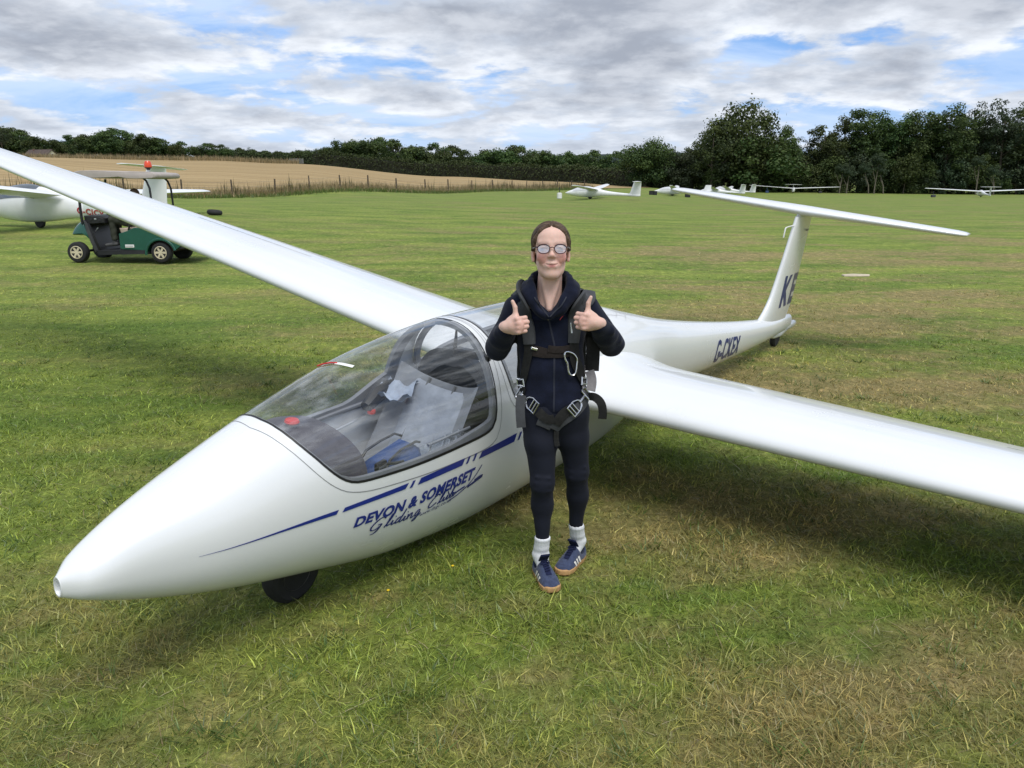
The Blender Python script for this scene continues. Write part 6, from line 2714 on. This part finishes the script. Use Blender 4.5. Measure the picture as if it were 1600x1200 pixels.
# grip and spring on the yoke seam
c, ax, ay, n_ = buckle_frame(.2430, 1.155, PI / 2, .012)
MB().tube([c - ay * .022, c + ay * .022], .0045, 8).build('pull_cable', STEEL, hv)
c, ax, ay, n_ = buckle_frame(.098, 1.068, .2, .014)
MB().box(tuple(c), (.030, .008, .012), (0, .3, 0), .003).build('buckle', STEEL, hv)
# ripcord handle: bent steel loop
c, ax, ay, n_ = buckle_frame(.238, 1.000, PI / 2, .020)
lp = [(-.010, .052), (.022, .060), (.026, .040), (.020, .020), (.012, .010), (.010, -.022), (.002, -.042), (-.014, -.046), (-.026, -.034), (-.030, -.004), (-.034, .022), (-.024, .040)]
P = chaikin(lp, 2, True)
MB().tube([c - ax * p[0] * -1 * -1 + ay * p[1] for p in P], .0036, 8, closed=True).build('ripcord_handle', STEEL, hv)
# adjusters at the ends of the chest straps
for x, z, ang in ((.047, .912, R(70)), (.300, .918, R(62))):
    c, ax, ay, n_ = buckle_frame(x, z, ang if x > .2 else PI - ang, .012)
    for q in (-.014, .014):
        MB().tube([c - ax * .028 + ay * q, c + ax * .028 + ay * q], .0042, 8).build('buckle', STEEL, hv)
    for q in (-.028, .028):
        MB().tube([c + ax * q - ay * .014, c + ax * q + ay * .014], .0038, 8).build('buckle', STEEL, hv)
# hip webbing, leg straps with snap hooks
webbing('hip_strap', [(.040, 3.40, .93), (.036, 3.345, .905), (.040, 3.300, .880), (.046, .868)], .046, .004, WEBD, .006)
webbing('hip_strap', [(.338, 3.42, .95), (.340, 3.345, .915), (.328, 3.295, .890), (.314, .872)], .046, .004, WEBG, .006)
webbing('leg_strap', [(.112, .800), (.138, .775), (.160, .766), (.180, .772)], .040, .004, WEBD, .008)
webbing('leg_strap', [(.186, .745), (.205, .775), (.228, .798), (.262, .818)], .044, .004, WEBD, .008)
webbing('leg_pad', [(.178, .720), (.200, .750), (.235, .775), (.275, .800), (.318, .842), (.336, 3.345, .880)], .050, .005, PADG, .003)
webbing('leg_pad', [(.170, .735), (.140, .752), (.110, .762)], .042, .005, PADG, .003)
for sg, (x0, z0), (x1, z1) in ((1, (.048, .862), (.112, .806)), (-1, (.310, .862), (.252, .800))):
    # T-bar on the hip strap, rod, and a three-bar adjuster on the leg strap
    c0, _, _, n0 = buckle_frame(x0, z0, 0, .014)
    c1, _, _, n1 = buckle_frame(x1, z1, 0, .018)
    d = (c1 - c0) / np.linalg.norm(c1 - c0)
    nn = (n0 + n1) / 2
    nn -= d * (nn @ d)
    nn /= np.linalg.norm(nn)
    w_ = np.cross(d, nn)
    for q in (-.012, .010):
        MB().tube([c0 + d * q - w_ * .026, c0 + d * q + w_ * .026], .0042, 8).build('snap_hook', STEEL, hv)
    for q in (-.026, .026):
        MB().tube([c0 + w_ * q - d * .012, c0 + w_ * q + d * .010], .0042, 8).build('snap_hook', STEEL, hv)
    e_ = c0 + d * .050
    MB().tube([c0 + d * .010, e_], [.0062, .0048], 8).build('snap_hook', STEEL, hv)
    fr_ = [(-.006, .004), (.004, .017), (.022, .026), (.062, .026), (.062, -.026), (.022, -.026), (.004, -.017), (-.006, -.004)]
    MB().tube([e_ + d * p[0] + w_ * p[1] for p in fr_], .0040, 8, closed=True).build('snap_hook', STEEL, hv)
    for q in (.030, .047):
        MB().tube([e_ + d * q - w_ * .026, e_ + d * q + w_ * .026], .0034, 8).build('snap_hook', STEEL, hv)
# loose strap ends
webbing('strap_end', [(.330, 3.270, .862), (.352, 3.235, .868), (.378, 3.225, .845), (.386, 3.230, .800), (.384, 3.235, .772)], .036, .004, WEBD, 0, conform=False)
webbing('strap_end', [(.040, 3.285, .862), (.034, 3.270, .82), (.036, 3.262, .77), (.040, 3.262, .725)], .040, .004, PADG, 0, conform=False)
webbing('strap_end', [(.185, 3.268, .745), (.192, 3.262, .71), (.190, 3.266, .675), (.196, 3.264, .640)], .022, .004, WEBD, 0, conform=False)
webbing('strap_end', [(.336, 3.34, .955), (.345, 3.30, .925), (.335, 3.27, .885)], .040, .004, WEBG, 0, conform=False)
webbing('seat_pad', [(.352, 3.40, 1.13), (.354, 3.38, 1.04), (.350, 3.37, .95)], .060, .012, WEBD, -.004, conform=False, pad=True)

# zip, puller and the small red mark on the fleece
ZIPM = mat('zip_tape', (.012, .015, .030), .8, var=(80, .2, None))
V, F = [], []
zz = np.linspace(1.205, .80, 40)
for z in zz:
    xm = .150 + (.178 - .150) * min((1.205 - z) / .12, 1)
    for q in (-.004, .004):
        l, n = front(xm + q, z)
        V.append(l + n * .0022)
F = [(2 * i, 2 * i + 1, 2 * i + 3, 2 * i + 2) for i in range(39)]
zp = fix(obj('zip', V, F, ZIPM, fle))
l, n = front(.150, 1.196)
MB().box(tuple(l + n * .007), (.007, .004, .020), None, .002).build('puller', STEEL, zp)
V = []
for a in np.linspace(0, 1, 5):
    for q in (0, .0032):
        l, n = front(.200 + .021 * a - q * .5, 1.188 + .026 * a + q)
        V.append(l + n * .0025)
fix(obj('chest_mark', V, [(2 * i, 2 * i + 1, 2 * i + 3, 2 * i + 2) for i in range(4)], REDP, fle))
# piping along the edge of the opening
for sg, pts in ((-1, [(.150, 1.212), (.126, 1.238), (.106, 1.262), (.092, 1.290)]), (1, [(.156, 1.212), (.186, 1.240), (.205, 1.262), (.222, 1.292)])):
    P = []
    for x, z in chaikin(pts, 2):
        l, n = front(x, z)
        P.append(l + n * .002)
    MB().tube(P, .0028, 5).build('piping', cloth_mat('grey_piping', (.045, .05, .065), 40), fle)
# ================================================================== THE GREEN BUGGY AND ITS DRIVER
BGREEN = mat('buggy_green', (0.008, 0.085, 0.060), .25, coat=.6, var=(4, .15, None))
ROOFB = mat('buggy_roof', (0.42, 0.37, 0.34), .6, var=(3, .15, None))
BEIGE = mat('beige_vinyl', (0.47, 0.38, 0.30), .6, var=(8, .15, None))
RIMB = mat('cream_rim', (0.62, 0.55, 0.38), .45, var=(10, .2, None))
AMBER = mat('amber_lens', (0.75, 0.07, 0.015), .25, coat=.5, var=(20, .2, None))
SCREEN = glass_material('windscreen', (.80, .86, .83), .10)

bx, by = (189 - 800) / 1238 * 17.9, at_u(189, 18.45)[1]
bug = empty('buggy', (bx, by, gz1(bx, by)), (0, 0, R(180 - 3)))
tag(bug, 'dark green buggy with cream wheels, black struts and an orange beacon on its roof', 'buggy')
K_ = .01446


def bp(px, py, y=0.0):
    return ((189 - px) * K_, y, (418 - py) * K_)


def panel(name, outline, w_, m, parent=bug, bev=.02, y=0.0, sh=35):
    """a body part whose side view is `outline`, half width w_, with rounded edges"""
    pts = np.array([(p[0], p[2]) for p in outline])
    c = pts.mean(0)
    rings = []
    for yy_, k in ((-w_, .0), (-w_ + bev * .3, .6), (-w_ + bev, 1), (w_ - bev, 1), (w_ - bev * .3, .6), (w_, 0)):
        q = []
        for p in pts:
            d = p - c
            dl = np.linalg.norm(d) + 1e-9
            q.append(tuple(c + d * (1 - (1 - k) * min(bev, dl * .5) / dl)))
        rings.append([(a, y + yy_, b) for a, b in q])
    return MB().loft(rings).build(name, m, parent, sh=sh)


def smooth_outline(pts, k=1):
    q = chaikin([(p[0], p[2]) for p in pts], k, True)
    return [(a, 0, b) for a, b in q]


# front cowl
cow = smooth_outline([bp(114, 376), bp(116, 371), bp(121, 363), bp(128, 357), bp(135, 354), bp(139, 356), bp(143, 366), bp(147, 378), bp(149, 386), bp(143, 380), bp(134, 376), bp(124, 376)], 1)
panel('cowl', cow, .56, BGREEN, bev=.09)
# dash, front bulkhead and floor
panel('dash', [bp(138, 346), bp(150, 345), bp(164, 347), bp(171, 350), bp(171, 357), bp(150, 360), bp(139, 358)], .54, BLACKP, bev=.04)
panel('bulkhead', [bp(140, 356), bp(146, 356), bp(161, 402), bp(154, 404)], .54, BLACKP, bev=.01)
panel('scuttle', [bp(139, 352), bp(143, 356), bp(151, 384), bp(157, 402), bp(152, 402), bp(146, 386), bp(141, 366)], .58, mat('trim_grey', (.05, .052, .055), .6, var=(8, .2, None)), bev=.02)
panel('floor', [bp(152, 399), bp(235, 398), bp(236, 404), bp(156, 406)], .58, BOXD, bev=.015)
# rear body with a wheel arch
arch = [bp(257 + 22 * math.cos(a), 404 - 21 * math.sin(a)) for a in np.linspace(PI * 1.02, PI * .08, 12)]
rear = [bp(193, 373), bp(206, 369), bp(218, 364), bp(240, 364.5), bp(262, 370), bp(276, 374), bp(285, 381), bp(289, 392)] + arch[::-1] + [bp(234, 399), bp(193, 397)]
V2 = [(p[0], p[2]) for p in rear]
# triangulate the concave side view, then give it width
r_ = delaunay_2d_cdt([Vector(v) for v in V2], [], [list(range(len(V2)))], 1, 1e-6)
vv = [(v[0], v[1]) for v in r_[0]]
n_ = len(vv)
mb = MB()
for yy_, ins in ((-.58, 0), (.58, 0)):
    mb.V += [(a, yy_, b) for a, b in vv]
mb.F += [tuple(f) for f in r_[2]] + [tuple(i + n_ for i in f)[::-1] for f in r_[2]]
m_ = len(V2)
ix = [min(range(n_), key=lambda j: (vv[j][0] - v[0])**2 + (vv[j][1] - v[1])**2) for v in V2]
mb.F += [(ix[i], ix[(i + 1) % m_], n_ + ix[(i + 1) % m_], n_ + ix[i]) for i in range(m_)]
rb = mb.build('rear_body', BGREEN, bug, sh=30)
bmod = rb.modifiers.new('edge', 'BEVEL')
bmod.width = .025
bmod.segments = 2
bmod.limit_method = 'ANGLE'
bmod.angle_limit = R(40)
for s_ in (-1, 1):
    a2 = [bp(257 + 23.5 * math.cos(a), 404 - 22.5 * math.sin(a)) for a in np.linspace(PI * 1.02, PI * .08, 14)]
    MB().tube([(p[0], s_ * .59, p[2]) for p in a2], .030, 6, flat=.7).build('arch_trim', BGREEN, rb)
panel('arch_liner', [bp(238, 402), bp(242, 388), bp(257, 384), bp(272, 388), bp(278, 400)], .50, mat('rusty_liner', (.06, .035, .028), .9, var=(5, .4, None)), rb, .01)
panel('rear_bumper', [bp(281, 390), bp(296, 386), bp(307, 386), bp(309, 391), bp(300, 396), bp(282, 397)], .55, BOXD, bev=.03)
MB().tube([(bp(306, 388)[0], .45, bp(306, 388)[2]), (bp(310, 389)[0], .47, bp(310, 389)[2])], .03, 8).build('tow_hook', ALU, bug)
panel('cargo_lid', [bp(238, 361), bp(266, 366), bp(264, 371), bp(238, 368)], .54, BLACKP, bev=.02)
# seat
panel('seat', [bp(191, 365), bp(204, 364), bp(222, 362), bp(222, 371), bp(206, 372), bp(193, 373)], .52, BEIGE, bev=.05)
panel('seat_back', [bp(222, 330), bp(227, 329), bp(236, 364), bp(228, 366)], .50, BEIGE, bev=.05)
for s_ in (-1, 1):
    MB().tube([bp(208, 368, s_ * .55), bp(211, 360, s_ * .56), bp(218, 353, s_ * .56), bp(225, 352, s_ * .56), bp(228, 358, s_ * .56)], .022, 8).build('armrest', BLACKP, bug)
# struts and roof
for s_ in (-1, 1):
    MB().tube([bp(136, 358, s_ * .55), bp(135.5, 335, s_ * .55), bp(136, 312, s_ * .54), bp(139, 291, s_ * .52)], .030, 8).build('strut', BLACKP, bug)
    MB().tube([bp(242, 364, s_ * .50), bp(248, 330, s_ * .50), bp(247, 305, s_ * .50), bp(243, 294, s_ * .50), bp(238, 289, s_ * .50)], .024, 8).build('strut', BLACKP, bug)
roof_ = smooth_outline([bp(126, 288), bp(130, 281), bp(145, 278), bp(200, 279), bp(255, 280.5), bp(262, 283), bp(262.5, 288.5), bp(258, 290), bp(225, 291), bp(200, 289), bp(140, 290)], 1)
panel('roof', roof_, .60, ROOFB, bev=.05)
bcn = MB().lathe([(.04, -.0), (.04, .02), (.075, .045), (.08, .07)], 'z', 20, bp(230.6, 277)).build('beacon_base', BLACKP, bug)
MB().lathe([(.08, .0), (.083, .04), (.075, .10), (.055, .135), (.001, .148)], 'z', 24, bp(230.6, 273)).build('beacon_lens', AMBER, bcn)
MB().tube([bp(230.6, 281), bp(230.6, 277)], .028, 8).build('beacon_post', ALU, bcn)
sc_ = [bp(137, 356, -.50), bp(137, 356, .50), bp(139.5, 292, .48), bp(139.5, 292, -.48)]
obj('windscreen', sc_, [(0, 1, 2, 3)], SCREEN, bug)
# steering
MB().tube([bp(161, 358, .28), bp(176, 342, .28)], .024, 8).build('steering_column', BLACKP, bug)
ctr = np.array(bp(180, 340, .28))
ax_ = np.array([.75, 0, .66])
MB().tube([tuple(ctr + .17 * (math.cos(a) * np.array([0, 1, 0]) + math.sin(a) * np.array([-.62, 0, .30]) / .69)) for a in np.linspace(0, 2 * PI, 28, endpoint=False)], .017, 8, closed=True).build('steering_wheel', BLACKP, bug)
MB().tube([tuple(ctr - [0, .16, 0]), tuple(ctr), tuple(ctr + [0, .16, 0])], .016, 6).build('wheel_spoke', BLACKP, bug)
# dash fittings, plate
for k, (px, py) in enumerate(((150, 352), (157, 351), (164, 353))):
    MB().box(bp(px, py, .545), (.05, .02, .035), None, .006).build('dash_fitting', ALU if k == 1 else BOXD, bug)
MB().tube([bp(151, 370, .45), bp(157, 364, .46)], .012, 6).build('lever', ALU, bug)
plt = MB().box(bp(208.5, 392, .588), (.205, .012, .065), None, .004).build('name_plate', WHITEP, bug)
for k in range(7):
    MB().box(bp(203 + 1.7 * k, 392, .5955), (.012, .003, .026)).build('plate_mark', SEAM, plt)
# wheels
for px, wy in ((122.3, .50), (256.5, .50)):
    for s_ in (-1, 1):
        c = bp(px, 402.0, s_ * wy)
        r_, w_ = .232, .20
        t_ = MB().lathe([(.125, -w_ * .45), (.17, -w_ * .5), (.212, -w_ * .44), (r_, -w_ * .25), (r_, w_ * .25), (.212, w_ * .44), (.17, w_ * .5), (.125, w_ * .45)], 'y', 32, c).build('wheel', BLACKR, bug)
        h_ = MB().lathe([(.138, .06), (.144, .100), (.130, .106), (.116, .078), (.05, .070), (.045, .092), (.001, .094)], 'y', 28, c)
        for k in range(6):
            a = 2 * PI * k / 6
            h_.box((c[0] + .082 * math.cos(a), c[1] + .084, c[2] + .082 * math.sin(a)), (.080, .022, .050), (0, -a, 0), .006)
        if s_ < 0:
            h_.V = [(v[0], 2 * c[1] - v[1], v[2]) for v in h_.V]
        h_.build('rim', RIMB, t_)
        MB().lathe([(.001, .052), (.118, .050), (.120, .046), (.001, .045)], 'y', 20, c).build('brake_drum', BOXD, t_)
    MB().tube([bp(px, 402, -.45), bp(px, 402, .45)], .03, 8).build('axle', BOXD, bug)

# driver: only the legs show below the wing
dr = empty('person', bug.matrix_basis @ Vector((0, 0, 0)), bug.rotation_euler)
dr.location = bug.location
tag(dr, 'driver seated in the green buggy, dark trousers and grey shoes showing below the wing', 'person')
TROU = cloth_mat('olive_trousers', (0.050, 0.053, 0.040), 10, .3, (60, .5, .004))
JACK = cloth_mat('dark_jacket', (0.03, 0.035, 0.05), 10, .3, (60, .5, .004))
SHOEG = cloth_mat('grey_shoes', (0.10, 0.10, 0.10), 20, .3, (60, .4, .003))
dy = .28
hips = np.array(bp(208, 358, dy))
s = SDF((-.75, -.15, .25), (.45, .60, 1.85), .014)
sd_ = []
for q in (-.11, .11):
    kn = np.array(bp(178, 351.5, dy + q))
    an = np.array(bp(178, 385, dy + q))
    s.cap(hips + [0, q, 0], kn, .07, .055, k=.03)
    s.cap(kn, an, .05, .04, k=.03)
s.ell(hips + [-.08, 0, .22], (.11, .16, .22), k=.05)
neck = hips + [-.10, 0, .46]
s.cap(hips + [-.10, 0, .36], neck + [.0, 0, .06], .06, .05, k=.03)
s.ell(neck + [.03, 0, .17], (.095, .075, .12), k=.03)
s.ell(neck + [.125, 0, .15], (.02, .014, .02), k=.02)
for q in (-1, 1):
    shd = hips + [-.09, q * .19, .36]
    elb = hips + [.12, q * .25, .16]
    hnd = np.array(bp(186, 343, dy + q * .12))
    s.cap(shd, elb, .045, .04, k=.04)
    s.cap(elb, hnd, .038, .028, k=.03)
    for j in range(4):
        s.cap(hnd + [0, (j - 1.5) * .022, 0], hnd + [.05, (j - 1.5) * .022, -.03], .012, .010, k=.01)
    s.cap(hnd, hnd + [.02, -q * .04, .03], .014, .011, k=.01)
skin_obj('body', s, SKIN, dr, (0, 0, 0), 1, lambda co: np.tile(np.array([.6, .4, .32]), (len(co), 1)))
s = SDF((-.75, -.15, .30), (.45, .60, 1.1), .011)
s.ell(hips + [-.04, 0, .04], (.16, .19, .11), k=.03)
for q in (-.11, .11):
    kn = np.array(bp(178, 351.5, dy + q))
    an = np.array(bp(178.5, 385, dy + q * 1.05))
    s.cap(hips + [0, q, 0], kn, .098, .082, k=.03)
    s.cap(kn, an, .078, .066, k=.03)
s.half((0, 0, .50), (0, 0, -1))
s.relief(lambda X, Y, Z: .004 * np.sin(40 * Z + 25 * X))
skin_obj('trousers', s, TROU, dr, (0, 0, 0), 2)
s = SDF((-.75, -.2, .70), (.40, .65, 1.65), .014)
s.ell(hips + [-.08, 0, .22], (.15, .20, .25), k=.05)
for q in (-1, 1):
    shd = hips + [-.09, q * .19, .36]
    elb = hips + [.12, q * .25, .16]
    hnd = np.array(bp(186, 343, dy + q * .12))
    s.cap(shd, elb, .07, .06, k=.05)
    s.cap(elb, elb + (hnd - elb) * .85, .058, .045, k=.03)
skin_obj('jacket', s, JACK, dr, (0, 0, 0), 2)
for q in (-.11, .11):
    an = np.array(bp(178, 389, dy + q))
    s = SDF(an - [.12, .12, .12], an + [.32, .12, .12], .008)
    s.cap(an + [-.03, 0, -.01], an + [.20, 0, -.035], .045, .035, k=.03)
    s.cap(an, an + [0, 0, .05], .045, .05, k=.02)
    s.half((0, 0, .30), (0, 0, -1))
    skin_obj('shoe', s, SHOEG, dr, (0, 0, 0), 1)
s = SDF(neck - [.2, .2, .1], neck + [.25, .2, .40], .010)
s.ell(neck + [.01, 0, .20], (.11, .085, .11), k=.01)
s.ell(neck + [.12, 0, .12], (.07, .09, .11), k=.01, sub=True)
skin_obj('hair', s, HAIR, dr, (0, 0, 0), 1)
# ================================================================== THE TURF CLOSE TO THE CAMERA
def turf():
    # blades thin out with distance the way they blend into the sward
    n = 460000
    y = np.exp(rng.uniform(np.log(1.55), np.log(44.0), n))
    keep = rng.random(n) < np.clip(1.18 - y / 38, 0, 1)
    y = y[keep]
    n = len(y)
    x = rng.uniform(-1, 1, n) * (y * .78 + .6)
    # uneven tufts
    f1 = np.sin(x * 3.1 + 1.7 * np.sin(y * 2.3)) * np.sin(y * 2.7 + 1.3 * np.sin(x * 1.9))
    tall = 1 + .35 * f1
    h = np.clip(rng.gamma(6, .0055, n), .014, .072) * tall
    h *= np.clip(1.12 - .035 * y, .28, 1.1)
    w_ = (.0026 + .00085 * np.minimum(y, 22)) * rng.uniform(.7, 1.4, n)
    lean = h * rng.uniform(.3, 1.7, n)
    hh = h * np.clip(1.15 - .32 * lean / h, .35, 1)
    base = np.array([[1.25, 1.2, 1.1], [1.6, 1.5, 1.2], [.95, 1.0, .8], [1.35, 1.15, 1.0], [2.5, 2.2, 1.9], [.55, .65, .5]])
    col = base[rng.choice(6, n, p=[.28, .22, .17, .14, .11, .08])]
    col = np.clip(col * (1 + .16 * rng.normal(size=(n, 1))), .3, 3)
    o = blades('turf', x, y, hh, w_, lean, col, TBLADE, seg=1)
    tag(o, 'short mown grass close to the glider', 'grass', kind='stuff')
    # bleached dead blades lying about
    n = 42000
    y = np.exp(rng.uniform(np.log(1.55), np.log(24.0), n))
    x = rng.uniform(-1, 1, n) * (y * .78 + .6)
    h = np.clip(rng.gamma(4, .0085, n), .01, .09)
    lean = h * rng.uniform(1.0, 3.2, n)
    col = pal(n, [(.34, .29, .15), (.26, .21, .10), (.42, .37, .22), (.20, .155, .075)], .2)
    o = blades('dead_grass', x, y, h * .5, (.0018 + .0006 * y) * rng.uniform(.7, 1.4, n), lean, col, BLADE, seg=1)
    tag(o, 'bleached dead grass blades lying in the turf', 'grass', kind='stuff')
    # lusher tufts of longer grass
    nt = 900
    ty = np.exp(rng.uniform(np.log(1.6), np.log(9.0), nt))
    tx_ = rng.uniform(-1, 1, nt) * (ty * .78 + .5)
    q = rng.integers(0, nt, 17000)
    sp = rng.uniform(.015, .06, nt)
    x = tx_[q] + rng.normal(0, 1, len(q)) * sp[q]
    y = ty[q] + rng.normal(0, 1, len(q)) * sp[q]
    h = np.clip(rng.gamma(7, .0070, len(q)), .02, .085)
    az = np.arctan2(y - ty[q], x - tx_[q]) + rng.normal(0, .5, len(q))
    c0 = np.array([(.095, .150, .022), (.120, .180, .030), (.075, .130, .022), (.16, .175, .045)])[rng.integers(0, 4, nt)]
    col = np.clip(c0[q] * (1 + .2 * rng.normal(size=(len(q), 1))), .01, 1)
    o = blades('grass_tufts', x, y, h * .85, (.003 + .0007 * y) * rng.uniform(.8, 1.4, len(q)), h * rng.uniform(.4, 1.4, len(q)), col, BLADE, seg=2, azim=az)
    tag(o, 'longer green grass tufts standing in the turf', 'grass', kind='stuff')


turf()
# a few dandelions
YEL = mat('dandelion', (.80, .55, .01), .7, var=(90, .2, None))
for px, D in ((707, 3.62), (606, 3.40)):
    x, y = at_u(px, D)
    e = empty('dandelion', (x, y, 0))
    tag(e, {707: 'tiny yellow dandelion in the grass left of the person', 606: 'tiny yellow dandelion to the right of the nose wheel'}[px], 'flower')
    MB().tube([(0, 0, 0), (.004, 0, .02), (.003, .002, .042)], .0016, 5).build('stem', mat('stem_green', (.08, .13, .03), .7), e)
    MB().lathe([(.001, .040), (.005, .042), (.007, .046), (.005, .048), (.001, .049)], 'z', 12).build('flower_head', YEL, e)
